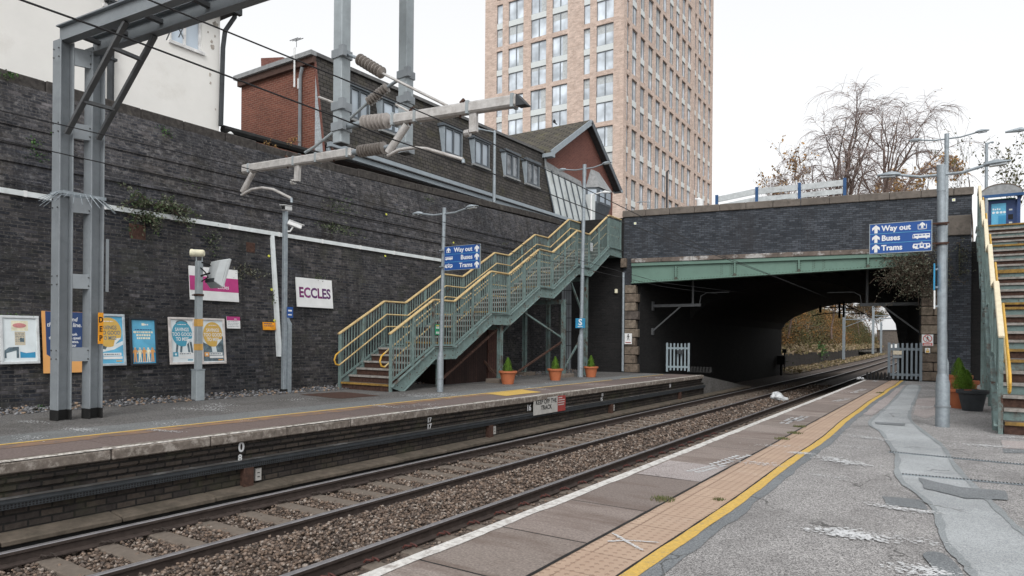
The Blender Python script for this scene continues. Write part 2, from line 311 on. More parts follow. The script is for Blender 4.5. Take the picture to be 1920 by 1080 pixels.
M['rail_side'] = plain('rusty_rail_side', (.055, .042, .037), .8, .1, var=.3, scale=10)
M['sleeper'] = plain('dirty_concrete_sleeper', (.165, .138, .115), .95, var=.2, scale=9, dirt=(.12, .097, .08), bmp=.4)
M['clip'] = plain('red_rail_clip', (.10, .036, .03), .6)
M['clip_d'] = plain('dark_rail_clip', (.045, .035, .03), .7)
M['stone'] = island('ballast_stone', [(.185, .14, .112), (.11, .085, .07), (.245, .19, .155), (.15, .11, .086), (.08, .066, .058), (.205, .15, .115), (.14, .11, .093), (.31, .265, .23)], noise_=.3, nscale=30)
M['bed'] = asphalt('ballast_bed', (.03, .024, .02), (.09, .07, .058), (.17, .13, .105), sp=22)
M['gravel'] = island('grey_gravel_stone', [(.16, .165, .175), (.09, .09, .095), (.24, .24, .25), (.13, .12, .115), (.30, .22, .16), (.11, .115, .125)], noise_=.2)
M['asph_r'] = asphalt('right_platform_asphalt', (.075, .072, .072), (.25, .242, .24), (.49, .475, .465), patch=(.135, .128, .126), sp=135, plo=.5, phi=.66, pf=.6, ps=1.1)
M['asph_l'] = asphalt('left_platform_asphalt', (.045, .043, .041), (.118, .113, .109), (.22, .215, .21), patch=(.066, .06, .053), sp=75, pf=.75)
M['asph_g'] = asphalt('grey_resurfacing', (.23, .245, .255), (.345, .365, .378), (.47, .49, .50), sp=170, patch=(.22, .23, .237), pf=.5, ps=1.5)
M['asph_gd'] = asphalt('dark_grey_resurfacing', (.10, .11, .12), (.17, .185, .195), (.24, .25, .26), sp=150)
M['asph_p'] = asphalt('pinkish_paving', (.20, .175, .17), (.34, .30, .29), (.46, .42, .41), sp=150)
M['asph_lg'] = asphalt('left_grey_strip', (.095, .098, .098), (.155, .162, .163), (.22, .228, .228), sp=90)
M['slab'] = island('brown_concrete_slab', [(.26, .218, .197), (.215, .18, .163), (.245, .206, .187), (.28, .24, .218), (.23, .195, .175), (.20, .168, .153)], noise_=.38, nscale=60, bmp=.3, streak=(.13, .095, .08))
M['slab_l'] = island('left_brown_slab', [(.17, .135, .125), (.145, .115, .107), (.19, .15, .138), (.16, .125, .115)], noise_=.3, nscale=30, bmp=.3)
M['edgestone'] = plain('grimy_edge_stone', (.17, .145, .125), .9, var=.35, scale=14, dirt=(.34, .31, .28), bmp=.5, dscale=7, dlo=.52, dhi=.66)
M['edgew'] = plain('chipped_white_edge', (.60, .57, .53), .9, var=.3, scale=25, dirt=(.16, .14, .12), dscale=14, dlo=.5, dhi=.58)
M['whiteline'] = plain('worn_white_line', (.60, .585, .56), .85, var=.2, scale=24, dirt=(.32, .29, .27), dscale=13, dlo=.49, dhi=.64)
M['yline'] = plain('yellow_line_paint', (.60, .395, .10), .8, var=.22, scale=60, dirt=(.36, .27, .13), dscale=30, dlo=.53, dhi=.66, bmp=.3)
M['mark'] = plain('white_chalky_mark', (.58, .59, .60), .9, var=.12)
M['terra'] = plain('terracotta', (.42, .135, .06), .7, var=.12, scale=5)
M['soil'] = plain('potting_soil', (.02, .015, .012), .95)
M['conifer'] = island('conifer_leaf', [(.13, .25, .03), (.17, .31, .045), (.09, .18, .03), (.21, .36, .07)], noise_=0, rough=.6)
M['leaf'] = island('wall_leaf', [(.055, .085, .035), (.08, .11, .055), (.12, .14, .09), (.04, .06, .03), (.16, .17, .12)], noise_=0, rough=.6)
M['leaf_g'] = island('green_leaf', [(.06, .13, .04), (.09, .16, .05), (.04, .09, .03)], noise_=0, rough=.6)
M['ivy'] = island('dry_climber_leaf', [(.10, .11, .075), (.15, .16, .12), (.07, .065, .045), (.20, .21, .16), (.09, .07, .05)], noise_=0)
M['twig'] = plain('brown_twig', (.09, .065, .05), .9)
M['twig_b'] = plain('birch_twig', (.28, .225, .215), .9)
M['bark'] = plain('birch_bark', (.17, .12, .10), .9, var=.4, scale=4, dirt=(.38, .33, .30), dlo=.55, dhi=.7)
M['autumn'] = island('autumn_leaf', [(.42, .24, .09), (.48, .29, .10), (.36, .20, .08), (.30, .21, .10)], noise_=0)
M['scrub'] = island('autumn_scrub_leaf', [(.12, .085, .05), (.09, .07, .035), (.06, .052, .028), (.15, .095, .045), (.10, .078, .055), (.075, .065, .042), (.19, .105, .04)], noise_=0)
M['scrub_o'] = island('orange_scrub_leaf', [(.27, .135, .045), (.21, .11, .04), (.18, .115, .05), (.12, .085, .04)], noise_=0)
M['scrub_g'] = island('olive_scrub_leaf', [(.075, .082, .034), (.10, .098, .042), (.055, .058, .026), (.12, .105, .05)], noise_=0)
M['grass_d'] = island('dead_grass', [(.30, .23, .15), (.24, .19, .11), (.34, .27, .18), (.20, .17, .08)], noise_=0)
M['earth'] = plain('earth', (.085, .068, .045), .95, var=.4, scale=.8)
M['ground'] = plain('ground_earth', (.10, .09, .075), .95, var=.3, scale=.1)
M['pave'] = plain('street_paving', (.28, .27, .26), .9, var=.15)
M['sblue'] = plain('sign_blue', (.022, .085, .30), .45, var=.04)
M['navy'] = plain('poster_navy', (.025, .055, .155), .4, var=.05)
M['pblue'] = plain('poster_sky_blue', (.12, .42, .63), .4, var=.18, scale=3)
M['pblue2'] = plain('poster_mid_blue', (.04, .26, .46), .4, var=.2, scale=2)
M['pyel'] = plain('poster_mustard', (.62, .40, .10), .4, var=.06)
M['porange'] = plain('poster_orange', (.72, .36, .12), .4, var=.05)
M['ppale'] = plain('poster_pale', (.70, .76, .78), .4, var=.06)
M['pgrey'] = plain('poster_slate', (.12, .17, .20), .5, var=.6, scale=7)
M['pteal'] = plain('poster_teal', (.07, .32, .45), .4, var=.06)
M['pcream'] = plain('poster_cream', (.78, .74, .56), .5)
M['ppink'] = plain('poster_pink', (.60, .25, .25), .5)
M['pbuff'] = plain('poster_newsprint', (.55, .49, .38), .6, var=.2, scale=30)
M['magenta'] = plain('magenta_band', (.45, .045, .20), .5, var=.12, scale=5)
M['purple'] = island('purple_mosaic', [(.16, .03, .12), (.22, .05, .17), (.12, .05, .14)], noise_=.8, nscale=30)
M['orange'] = plain('orange_plate', (.78, .32, .02), .5)
M['tape'] = plain('ochre_tape', (.62, .36, .10), .6)
M['red'] = plain('sign_red', (.50, .045, .03), .5)
M['keepw'] = plain('dirty_white_sign', (.42, .41, .39), .7, var=.15)
M['keepr'] = plain('dirty_red_sign', (.30, .05, .045), .7, var=.2)
M['lens'] = plain('lamp_glass', (.42, .45, .47), .25, var=.1, spec=.6)
M['pale_g'] = plain('pale_grey_plastic', (.50, .53, .54), .5, var=.08, scale=4)
M['sgreen'] = plain('sign_green', (.03, .24, .12), .5)
M['shelter'] = plain('shelter_navy', (.03, .06, .16), .45)
M['barrier'] = plain('barrier_blue', (.02, .075, .19), .5)
M['bpanel'] = plain('weathered_pale_panel', (.50, .53, .54), .7, var=.15, scale=6, dirt=(.30, .31, .31))
M['bag'] = plain('white_plastic_bag', (.62, .64, .66), .35, var=.1, scale=8)
M['yel'] = plain('small_yellow_tag', (.65, .65, .10), .6)
M['wire_y'] = M['rail_o']
def tactile():
    m, t, b = base('tactile_paving', .85); uv = coord(t, 'UV')
    bt = _n(t, 'ShaderNodeTexBrick'); bt.offset = 0
    for k, v in (('Scale', 1), ('Brick Width', .4), ('Row Height', .4), ('Mortar Size', .006)): bt.inputs[k].default_value = v
    for k, v in (('Color1', (.49, .365, .275, 1)), ('Color2', (.42, .31, .235, 1)), ('Mortar', (.16, .11, .08, 1))): bt.inputs[k].default_value = v
    t.links.new(uv, bt.inputs['Vector']); c = bt.outputs['Color']
    c = mix(t, noi(t, uv, 2.2, 6, .7, .3, .72), c, (.40, .285, .215)); c = mix(t, mulv(t, noi(t, uv, 1.2, 6, .75, .58, .72), .55), c, (.62, .52, .44))
    wv = []
    for ax in (0, 1):
        sp = _n(t, 'ShaderNodeSeparateXYZ'); t.links.new(uv, sp.inputs[0]); a = _n(t, 'ShaderNodeMath', operation='MULTIPLY'); t.links.new(sp.outputs[ax], a.inputs[0]); a.inputs[1].default_value = 2*math.pi/.0667
        s = _n(t, 'ShaderNodeMath', operation='COSINE'); t.links.new(a.outputs[0], s.inputs[0]); wv.append(s.outputs[0])
    ad = _n(t, 'ShaderNodeMath', operation='ADD'); t.links.new(wv[0], ad.inputs[0]); t.links.new(wv[1], ad.inputs[1])
    r = _n(t, 'ShaderNodeMapRange'); r.inputs[1].default_value = .9; r.inputs[2].default_value = 1.5; t.links.new(ad.outputs[0], r.inputs[0])
    c = mix(t, mulv(t, r.outputs[0], .35), c, (.24, .15, .10)); t.links.new(c, b.inputs['Base Color']); bump(t, b, r.outputs[0], .9, .006); return m
M['tactile'] = tactile()
# ================================================================== setting: ground, track bed, platforms
def tx(Y): return -.00013*max(0, Y-27)**2
def struct(o): return tag(o, kind='structure')
b = MB(); b.box(-3000, 3000, -3000, 3000, -3, -1.7); struct(b.build('ground', M['ground']))
b = MB(); ys = [-8]+list(range(0, 29, 4))+list(range(30, 240, 6))
def strip(b, xa, xb, za, zb, ys, fx=tx):
    for y0, y1 in zip(ys, ys[1:]): b.poly([(xa+fx(y0), y0, za), (xb+fx(y0), y0, zb), (xb+fx(y1), y1, zb), (xa+fx(y1), y1, za)])
for xa, xb, za, zb in ((-12.5, -8.55, -1.12, -1.10), (-8.55, -6.85, -1.10, -1.06), (-6.85, -6.5, -1.06, -.99), (-6.5, -5.7, -.99, -.99), (-5.7, -5.33, -.99, -1.05), (-5.33, -2.5, -1.05, -1.08), (-2.5, 4, -1.08, -1.12)): strip(b, xa, xb, za, zb, ys)
struct(b.build('track_bed', M['bed']))
# upper ground either side of the cutting
b = MB(); b.box(-400, -16.05, -60, 27.2, 2, 6.2); b.box(-400, -13.5, 27.2, 53.8, 2, 4.9); b.box(.75, 60, 29.6, 53.8, -1.5, 5.05); b.box(-1.6, 60, 54, 400, -1.5, 4.6); b.box(-400, -30, 54, 400, 2, 4.9); struct(b.build('upper_ground', M['pave']))
# ---- railway tracks
PROF = [(-.07, 0), (.07, 0), (.07, .014), (.012, .035), (.012, .11), (.036, .118), (.036, .15), (.03, .159), (-.03, .159), (-.036, .15), (-.036, .118), (-.012, .11), (-.012, .035), (-.07, .014)]
def rail(X, parent):
    b = MB(); ry = [-6, 0, 10, 20, 27]+list(range(30, 230, 6)); prev = None
    for y in ry:
        ring = [b.p((X+tx(y)+x, y, -1.03+z)) for x, z in PROF]
        if prev:
            for j in range(len(PROF)):
                b.c = 1 if j in (6, 7, 8) else 0; k = (j+1) % len(PROF); b.fc((prev[j], prev[k], ring[k], ring[j]))
        prev = ring
    return b.build('rail', [M['rail_side'], M['rail_top']], parent)
sb = MB(); L_, w1, w2 = 1.28, .15, .11
sb.hexa([(-L_, -w1, -.2), (L_, -w1, -.2), (L_, w1, -.2), (-L_, w1, -.2), (-L_, -w2, 0), (L_, -w2, 0), (L_, w2, 0), (-L_, w2, 0)])
cb = MB(); cb.tube([(.045, -.06, .02), (.075, -.055, .055), (.11, -.02, .045), (.10, .02, .03), (.075, .04, .055), (.11, .065, .04), (.155, .06, .025)], .012, 6)
SL0 = CL0 = CLD = None
def track(label, xc, y0, n, clipmat, ymaxclip):
    global SL0
    t = thing('railway_track', label, 'track', (xc, 0, -1.03), 'tracks between the two platforms')
    rail(xc-.735, t); rail(xc+.735, t)
    sm = bpy.data.meshes.get('sleeper'); cm = bpy.data.meshes.get(clipmat)
    for k in range(n):
        y = y0+.61*k
        if sm is None: s = sb.build('sleeper', M['sleeper'], None, bevel=.012); sm = s.data; s.parent = t
        else: s = bpy.data.objects.new('sleeper', sm); COL.objects.link(s); s.parent = t
        s.location = (tx(y), y, 0)
        if y < ymaxclip:
            for rx in (-.735, .735):
                for sg in (1, -1):
                    if cm is None: c = cb.build('rail_clip', M[clipmat], None, smooth=True); cm = c.data; cm.name = clipmat
                    else: c = bpy.data.objects.new('rail_clip', cm); COL.objects.link(c)
                    c.parent = s; c.location = (rx, 0, 0); c.rotation_euler = (0, 0, 0 if sg > 0 else math.pi)
    return t
track('rusty railway track nearest the left platform, with dark clips', -7.565, 1.5, 95, 'clip_d', 16)
track('railway track beside the right platform edge, rail held by red clips', -4.615, .35, 97, 'clip', 18)
# ---- loose ballast
def ico():
    p = (1+5**.5)/2; v = np.array([(-1, p, 0), (1, p, 0), (-1, -p, 0), (1, -p, 0), (0, -1, p), (0, 1, p), (0, -1, -p), (0, 1, -p), (p, 0, -1), (p, 0, 1), (-p, 0, -1), (-p, 0, 1)], float)/1.9
    f = np.array([(0, 11, 5), (0, 5, 1), (0, 1, 7), (0, 7, 10), (0, 10, 11), (1, 5, 9), (5, 11, 4), (11, 10, 2), (10, 7, 6), (7, 1, 8), (3, 9, 4), (3, 4, 2), (3, 2, 6), (3, 6, 8), (3, 8, 9), (4, 9, 5), (2, 4, 11), (6, 2, 10), (8, 6, 7), (9, 8, 1)])
    return v, f
def stones(name, P, size, mat, flat=.75):
    v, f = ico(); n = len(P); A = rng.normal(size=(n, 4)); A /= np.linalg.norm(A, axis=1)[:, None]; w, x, y, z = A.T
    Rm = np.stack([1-2*(y*y+z*z), 2*(x*y-z*w), 2*(x*z+y*w), 2*(x*y+z*w), 1-2*(x*x+z*z), 2*(y*z-x*w), 2*(x*z-y*w), 2*(y*z+x*w), 1-2*(x*x+y*y)], 1).reshape(n, 3, 3)
    sc = rng.uniform(.55, 1.25, (n, 1, 3)); V = v[None]*rng.uniform(.62, 1.15, (n, 12, 1))*sc; V = np.einsum('nij,nkj->nki', Rm, V)*np.asarray(size).reshape(-1, 1, 1)
    V[:, :, 2] *= flat; V = V+np.asarray(P)[:, None, :]; F = f[None]+12*np.arange(n)[:, None, None]
    return np_mesh(name, V.reshape(-1, 3), F.reshape(-1, 3), mat)
def zone(x0, x1, y0, y1, dens, zf, dz=.02):
    n = int((x1-x0)*(y1-y0)*dens); X = rng.uniform(x0, x1, n); Y = rng.uniform(y0, y1, n); return np.stack([X+np.array([tx(a) for a in Y]), Y, zf(X)+rng.normal(0, dz, n)], 1)
six = lambda X: np.interp(X, [-6.8, -6.5, -5.7, -5.36], [-1.01, -.955, -.955, -1.03])
Ps = []; Ss = []
for (x0, x1, zf) in ((-6.78, -5.42, six), (-8.22, -6.9, lambda X: X*0-1.055), (-5.27, -3.3, lambda X: X*0-1.065), (-8.6, -8.38, lambda X: X*0-1.07)):
    for y0, y1, d, s in ((1.5, 8, 900, .0245), (8, 13, 620, .027), (13, 22, 230, .036), (22, 40, 60, .045)):
        if zf(np.zeros(1))[0] < -1.05 and x0 > -6: d *= .6
        q = zone(x0, x1, y0, y1, d, zf); Ps.append(q); Ss.append(rng.uniform(.6, 1.35, len(q))*s)
P_ = np.concatenate(Ps); s_ = np.concatenate(Ss); offs = np.where(P_[:, 0] < -6.86, 1.5, .35); dy_ = np.abs((P_[:, 1]-offs+.305) % .61-.305)
inside = ((P_[:, 0] < -6.86) & (P_[:, 0] > -8.3)) | (P_[:, 0] > -5.35); keep = ~(inside & (dy_ < .135) & (rng.random(len(P_)) < .94)); P_, s_ = P_[keep], s_[keep]
tag(stones('ballast', P_, s_, M['stone']), kind='stuff')
# ---- right platform
YE = 28.55
b = MB(); b.box(-2.87, 14, -6, YE, -1.4, 0); plat = struct(b.build('right_platform', M['asph_r']))
def flat(name, pts, z, mat, parent=None, wob=0., n=1):
    """thin laid sheet from outline points (x,y)"""
    P = []
    for i, a in enumerate(pts):
        c = pts[(i+1) % len(pts)]
        for k in range(n):
            t = k/n; P.append((a[0]+(c[0]-a[0])*t+random.uniform(-wob, wob), a[1]+(c[1]-a[1])*t+random.uniform(-wob, wob), z))
    q = MB(); q.poly(P); o = q.build(name, mat, parent)
    me = o.data
    if me.polygons[0].normal.z < 0: me.flip_normals()
    return o
def pxp(pts): return [tuple(gz(*p)[:2]) for p in pts]
b = MB(); b.poly([(-2.92, -5, .0012), (-2.1, -5, .0012), (-2.1, YE, .0012), (-2.92, YE, .0012)]); b.build('slab_joint', M['tar'], plat)
b = MB(); y = -3.
while y < YE-.1:
    L = random.choice([.92, 1.0, 1.05, .95, 1.4]); y1 = min(y+L, YE); b.hexa([(-2.93, y+.006, -.1), (-2.1, y+.006, -.1), (-2.1, y1-.006, -.1), (-2.93, y1-.006, -.1), (-2.93, y+.006, .003), (-2.1, y+.006, .003), (-2.1, y1-.006, .003), (-2.93, y1-.006, .003)]); y = y1
b.build('edge_slab', M['slab'], plat, bevel=.006)
def ribbon(name, xl, xr, z, mat, parent, y0=-4, y1=YE, dy=.35, wl=.0, wr=.0, bend=None):
    q = MB(); ys = np.arange(y0, y1+.01, dy); pv = None; ph = random.random()*9
    for y in ys:
        s = bend(y) if bend else 0
        a = q.p((xl+s+wl*(mnoise.noise((y*1.7, ph, 0))+.6*mnoise.noise((y*6, ph, 3))), y, z)); c = q.p((xr+s+wr*(mnoise.noise((y*1.9, ph+5, 0))+.6*mnoise.noise((y*7, ph, 9))), y, z))
        if pv: q.fc((pv[0], pv[1], c, a))
        pv = (a, c)
    return q.build(name, mat, parent)
ribbon('white_line', -2.92, -2.815, .0075, M['whiteline'], plat, dy=.1, wr=.02)
ribbon('tactile_paving', -2.10, -1.655, .004, M['tactile'], plat, dy=.5)
ribbon('paving_seam', -2.115, -2.09, .008, M['tar'], plat, dy=.1, wl=.006, wr=.006)
yb = lambda y: .012*math.sin(y*1.3)-(.10 if y > 16 else .10*max(0, y-10)/6)
ribbon('yellow_line', -1.65, -1.555, .009, M['yline'], plat, dy=.12, wl=.008, wr=.012, bend=yb)
ribbon('tar_seam', -1.56, -1.455, .005, M['asph_gd'], plat, dy=.12, wl=.01, wr=.03, bend=yb)
ribbon('tar_seam', -1.67, -1.652, .0065, M['tar'], plat, dy=.12, wl=.006, wr=.006, bend=yb)
path_ = pxp([(1700, 721), (1690, 735), (1672, 755), (1650, 775), (1630, 790), (1632, 800), (1652, 808), (1662, 825), (1674, 842), (1685, 858), (1680, 882), (1690, 905), (1715, 922), (1738, 940), (1756, 960), (1764, 985), (1768, 1010), (1785, 1035), (1812, 1060), (1835, 1095), (2050, 1095), (1985, 1040), (1920, 1003), (1890, 975), (1855, 940), (1818, 905), (1795, 880), (1782, 862), (1770, 838), (1745, 820), (1722, 803), (1703, 785), (1708, 765), (1718, 745), (1728, 722)])
def smooth(pts, it=2):
    for _ in range(it):
        pts = [q for i in range(len(pts)) for q in (tuple(np.array(pts[i])*.75+np.array(pts[(i+1) % len(pts)])*.25), tuple(np.array(pts[i])*.25+np.array(pts[(i+1) % len(pts)])*.75))]
    return pts
M['seam'] = asphalt('mid_grey_seam', (.17, .185, .195), (.25, .27, .28), (.33, .35, .36), sp=170)
sp = smooth(path_); flat('grey_resurfaced_strip', sp, .004, M['asph_g'], plat, .014, 3)
def outline(name, pts, w, z, mat, parent):
    q = MB(); n = len(pts); A = [Vector((*p, z)) for p in pts]; ring = []
    for i in range(n):
        d = (A[(i+1) % n]-A[i-1]).normalized(); s = Vector((-d.y, d.x, 0))*(w*(.7+.8*random.random())/2); ring.append((q.p(A[i]-s), q.p(A[i]+s)))
    for i in range(n): a, c = ring[i], ring[(i+1) % n]; q.fc((a[0], a[1], c[1], c[0]))
    return q.build(name, mat, parent)
outline('strip_seam', sp, .05, .008, M['seam'], plat)
flat('paving_patch', pxp([(1656, 931), (1728, 938), (1742, 957), (1660, 947)]), .005, M['asph_gd'], plat, .012, 6)
flat('paving_patch', smooth(pxp([(1724, 1038), (1765, 1036), (1795, 1060), (1812, 1090), (1765, 1090), (1745, 1062)])), .0105, M['asph_gd'], plat)
flat('paving_patch', pxp([(1722, 897), (1800, 915), (1885, 922), (1892, 940), (1810, 936), (1735, 918)]), .0105, M['asph_gd'], plat, .01, 5)
flat('paving_patch', pxp([(1640, 792), (1698, 795), (1696, 799), (1642, 796)]), .0105, M['asph_gd'], plat, .005, 4)
flat('paving_patch', pxp([(1877, 826), (1925, 829), (1940, 843), (1880, 841)]), .006, M['asph_p'], plat, .005, 3)
flat('paving_patch', pxp([(1880, 842), (1945, 845), (1960, 850), (1882, 850)]), .005, M['asph_gd'], plat, .005, 3)
flat('pale_paving', pxp([(1668, 722), (1697, 722), (1662, 760), (1635, 779), (1612, 776), (1640, 750)]), .0035, M['asph_p'], plat, .006, 5)
flat('pale_paving', pxp([(1712, 777), (1720, 748), (1760, 745), (1762, 775), (1735, 785)]), .0035, M['asph_p'], plat, .01, 5)
flat('pale_paving', [(-2.80, 6.62), (-2.12, 6.60), (-2.12, 7.55), (-2.80, 7.57)], .0052, M['asph_p'], plat)
def flakes(pts, n, w, s, z, name, mat, parent, el=1.7):
    """chalky splash marks scattered along a stroke on the paving"""
    V = []; F = []; P = [np.array(p) for p in pts]
    for _ in range(int(n*3.2)):
        k = random.randrange(len(P)-1); t = random.random(); c = P[k]*(1-t)+P[k+1]*t+np.random.default_rng(len(V)+n).normal(0, w*(1.9 if w > .02 else 1), 2)*np.array([1.2, .6]); r = max(.0022, s*.48*random.uniform(.1, 1)**2.2); a0 = random.random()*6; m0 = len(V); kk = 6
        for j in range(kk): a = a0+j*2*math.pi/kk; rr = r*random.uniform(.5, 1.2); V.append((c[0]+math.cos(a)*rr*el, c[1]+math.sin(a)*rr, z+random.random()*.001))
        F += [(m0, m0+1, m0+2), (m0, m0+2, m0+3), (m0, m0+3, m0+4), (m0, m0+4, m0+5)]
    return np_mesh(name, V, F, mat, parent)
for pts, n, w, s in (([(1545, 858), (1570, 866), (1612, 873)], 150, .05, .035), ([(1565, 1000), (1590, 1003), (1635, 1010)], 170, .05, .035), ([(1640, 1008), (1740, 1018)], 70, .05, .02), ([(1648, 949), (1700, 958), (1750, 962)], 130, .03, .025), ([(1600, 818), (1660, 826)], 90, .06, .03), ([(1650, 768), (1700, 768), (1745, 765)], 160, .05, .03), ([(1720, 762), (1745, 765)], 80, .08, .04), ([(1725, 1072), (1750, 1078)], 110, .05, .03), ([(1830, 836), (1875, 838)], 90, .06, .03), ([(1480, 838), (1420, 836)], 60, .05, .02), ([(1405, 870), (1450, 872)], 80, .06, .025), ([(1585, 738), (1610, 733)], 60, .06, .03),
        ([(1540, 893), (1565, 896)], 40, .05, .02), ([(1780, 838), (1875, 840), (1918, 850)], 90, .1, .02), ([(1870, 820), (1918, 822)], 60, .05, .03), ([(1595, 838), (1625, 842)], 40, .05, .02)):
    flakes(pxp(pts), n, w, s, .012, 'white_mark', M['mark'], plat)
flakes(pxp([(1492, 852), (1503, 850), (1512, 853)]), 160, .03, .02, .014, 'white_mark', M['mark'], plat)
flakes(pxp([(1140, 1018), (1175, 1016), (1235, 1020)]), 200, .008, .008, .012, 'white_mark', M['mark'], plat)
flakes(pxp([(1150, 1003), (1175, 1018), (1205, 1035)]), 200, .008, .01, .012, 'white_mark', M['mark'], plat)
# worn stencil rows on the edge slabs (letters no longer readable)
for r, (xa, ya, xb, yb_) in enumerate(((1300, 886, 1358, 873), (1342, 873, 1402, 853), (1470, 795, 1492, 783), (1492, 790, 1512, 781), (1566, 753, 1592, 748), (1600, 737, 1625, 729), (1638, 716, 1648, 712))):
    A = np.array(pxp([(xa, ya)])[0]); B = np.array(pxp([(xb, yb_)])[0]); q = MB()
    for k in range(9):
        for j in range(2):
            c = A+(B-A)*(k/9)+np.array([.09*(j-.5), 0]); w_ = abs(B-A)[1]/9*.62
            if random.random() < .85: q.poly([(c[0]-.035, c[1], .0085), (c[0]+.035*random.random(), c[1], .0085), (c[0]+.03, c[1]+w_*random.uniform(.4, 1), .0085), (c[0]-.035, c[1]+w_, .0085)])
    q.build('worn_stencil', M['mark'], plat)
# drain channels across the platform
def drain(label, pa, pb):
    A, B = gz(*pa), gz(*pb); B = A+(B-A)*1.6; t = thing('drain_channel', label, 'drain', A, 'drain channels across the right platform'); d = (B-A).normalized(); s = Vector((-d.y, d.x, 0))
    q = MB(); q.bar(A+ZZ*.007, B+ZZ*.007, .07, .006); q.build('frame', M['galv'], t); q = MB(); n = int((B-A).length/.03)
    for k in range(n): p = A+d*(.03*k+.015)+ZZ*.0125; q.bar(p-s*.022, p+s*.022, .014, .003)
    q.build('slot_grating', M['tar'], t)
drain('steel drain channel across the right platform, the farther one', (1667, 848), (1920, 872)); drain('steel drain channel across the right platform, the nearer one', (1690, 890), (1920, 910))
M['weed'] = island('weed_blade', [(.10, .13, .045), (.15, .15, .07), (.075, .10, .035), (.19, .16, .09)], noise_=0)
# tufts of grass in the seam
def tuft(name, label, p, n, h, r, mat, cat='weed', group=None):
    V = []; F = []
    for _ in range(n):
        a = random.random()*6.28; rr = r*random.random(); x, y = p[0]+math.cos(a)*rr, p[1]+math.sin(a)*rr; hh = h*random.uniform(.4, 1); lx, ly = random.uniform(-1, 1)*hh*.7, random.uniform(-1, 1)*hh*.7; w = .004; m0 = len(V)
        V += [(x-w, y, p[2]), (x+w, y, p[2]), (x+lx, y+ly, p[2]+hh)]; F.append((m0, m0+1, m0+2))
    return tag(np_mesh(name, V, F, mat), label, cat, group)
for (x, y), l in (((1243, 938), 'green weed tuft at the slab seam nearest the camera'), ((1348, 938), 'small brownish weed tuft against the yellow line'), ((1467, 824), 'weed tuft beside the paving seam, nearest of three in a row'), ((1490, 813), 'weed tuft in the paving seam, middle of three in a row'), ((1500, 801), 'weed tuft by the paving seam, farthest of three in a row'), ((1650, 737), 'weed tuft beside the yellow line near the palisade gate')):
    sm_ = 'brownish' in l; tuft('weed_tuft', l, gz(x, y), 60 if sm_ else 150, .035 if sm_ else .045, .06 if sm_ else .11, M['weed'], group='weeds in the right platform seams')
# ---- left platform
XE = -8.75
b = MB(); b.box(-15, XE-.02, -6, 27.2, -1.4, 0)
b.hexa([(-11.4, 27.2, -1.4), (XE-.02, 27.2, -1.4), (XE-.02, 36, -1.4), (-11.4, 36, -1.4), (-11.4, 27.2, 0), (XE-.02, 27.2, 0), (XE-.02, 36, -1.0), (-11.4, 36, -1.0)])
lp = struct(b.build('left_platform', M['asph_l']))
b = MB(); b.box(XE-.1, XE+.05, -6, 27.2, -.225, -.125); b.box(XE-.1, XE+.015, -6, 27.2, -.32, -.225); b.box(XE-.1, XE-.01, -6, 27.6, -1.3, -.32)
b.build('brick_face', M['edge_brick'], lp)
b = MB(); y = -6.; random.seed(3)
while y < 27.2:
    y1 = min(y+random.uniform(1.15, 1.4), 27.2); j = random.uniform(-.008, .008); b.box(-8.93, -8.635+j, y+.006, y1-.006, -.125, .006+j*.5); y = y1
b.build('edge_stone', M['edgestone'], lp, bevel=.015)
ribbon('white_edge', -8.765, -8.645, .0135, M['edgew'], lp, y0=-5, y1=27, dy=.09, wl=.02, wr=.006)
b = MB(); y = -6.
while y < 27.2: y1 = min(y+1.9*random.uniform(.8, 1.2), 27.2); b.box(-10.06, -8.935, y+.005, y1-.005, -.05, .004); y = y1
b.build('edge_slab', M['slab_l'], lp)
M['smear'] = plain('ochre_stained_slab', (.29, .175, .10), .9, var=.25, scale=8, dirt=(.16, .125, .115), dscale=4, dlo=.42, dhi=.58)
ribbon('ochre_stain', -9.75, -10.05, .0075, M['smear'], lp, y1=15, wl=.15, dy=.2)
ribbon('yellow_line', -10.05, -10.14, .010, M['yline'], lp, y1=21.6, dy=.2, wl=.008, wr=.008)
ribbon('yellow_line', -10.05, -10.13, .010, M['yline'], lp, y0=22.3, y1=26.5, dy=.2, wl=.01, wr=.01)
ribbon('grey_resurfaced_strip', -10.14, -11.0, .004, M['asph_lg'], lp, y1=27, wr=.12)
ribbon('tar_seam', -10.13, -10.24, .0075, M['asph_gd'], lp, y1=27, wr=.02)
flat('yellow_pad', [(-9.2, 13.7), (-9.2, 15.3), (-10.0, 15.7), (-10.0, 13.9)], .011, M['yline'], lp, .03, 3)
flat('brown_patch', pxp([(560, 740), (640, 735), (715, 742), (640, 748)]), .005, M['rust'], lp, .05, 4)
for pts, n, w, s in (([(335, 767), (420, 770)], 110, .08, .035), ([(390, 765), (420, 758)], 130, .1, .035), ([(540, 752), (580, 748)], 90, .1, .03), ([(45, 791), (75, 793)], 60, .06, .03), ([(140, 806), (170, 808)], 110, .07, .03), ([(40, 822), (70, 822)], 40, .08, .03), ([(280, 807), (335, 811)], 100, .03, .025), ([(780, 744), (850, 740)], 220, .15, .04), ([(700, 760), (735, 765), (820, 758)], 130, .05, .035), ([(985, 726), (1030, 732)], 100, .05, .03), ([(1105, 722), (1130, 720)], 60, .05, .03), ([(1150, 712), (1200, 706)], 90, .15, .03), ([(300, 797), (330, 795)], 70, .08, .025), ([(800, 768), (830, 764)], 50, .05, .03), ([(1020, 718), (1060, 722)], 60, .08, .03), ([(1220, 709), (1245, 708)], 70, .05, .04), ([(440, 790), (470, 789)], 30, .05, .02)):
    flakes(pxp(pts), n, w, s, .013, 'white_mark', M['mark'], lp)
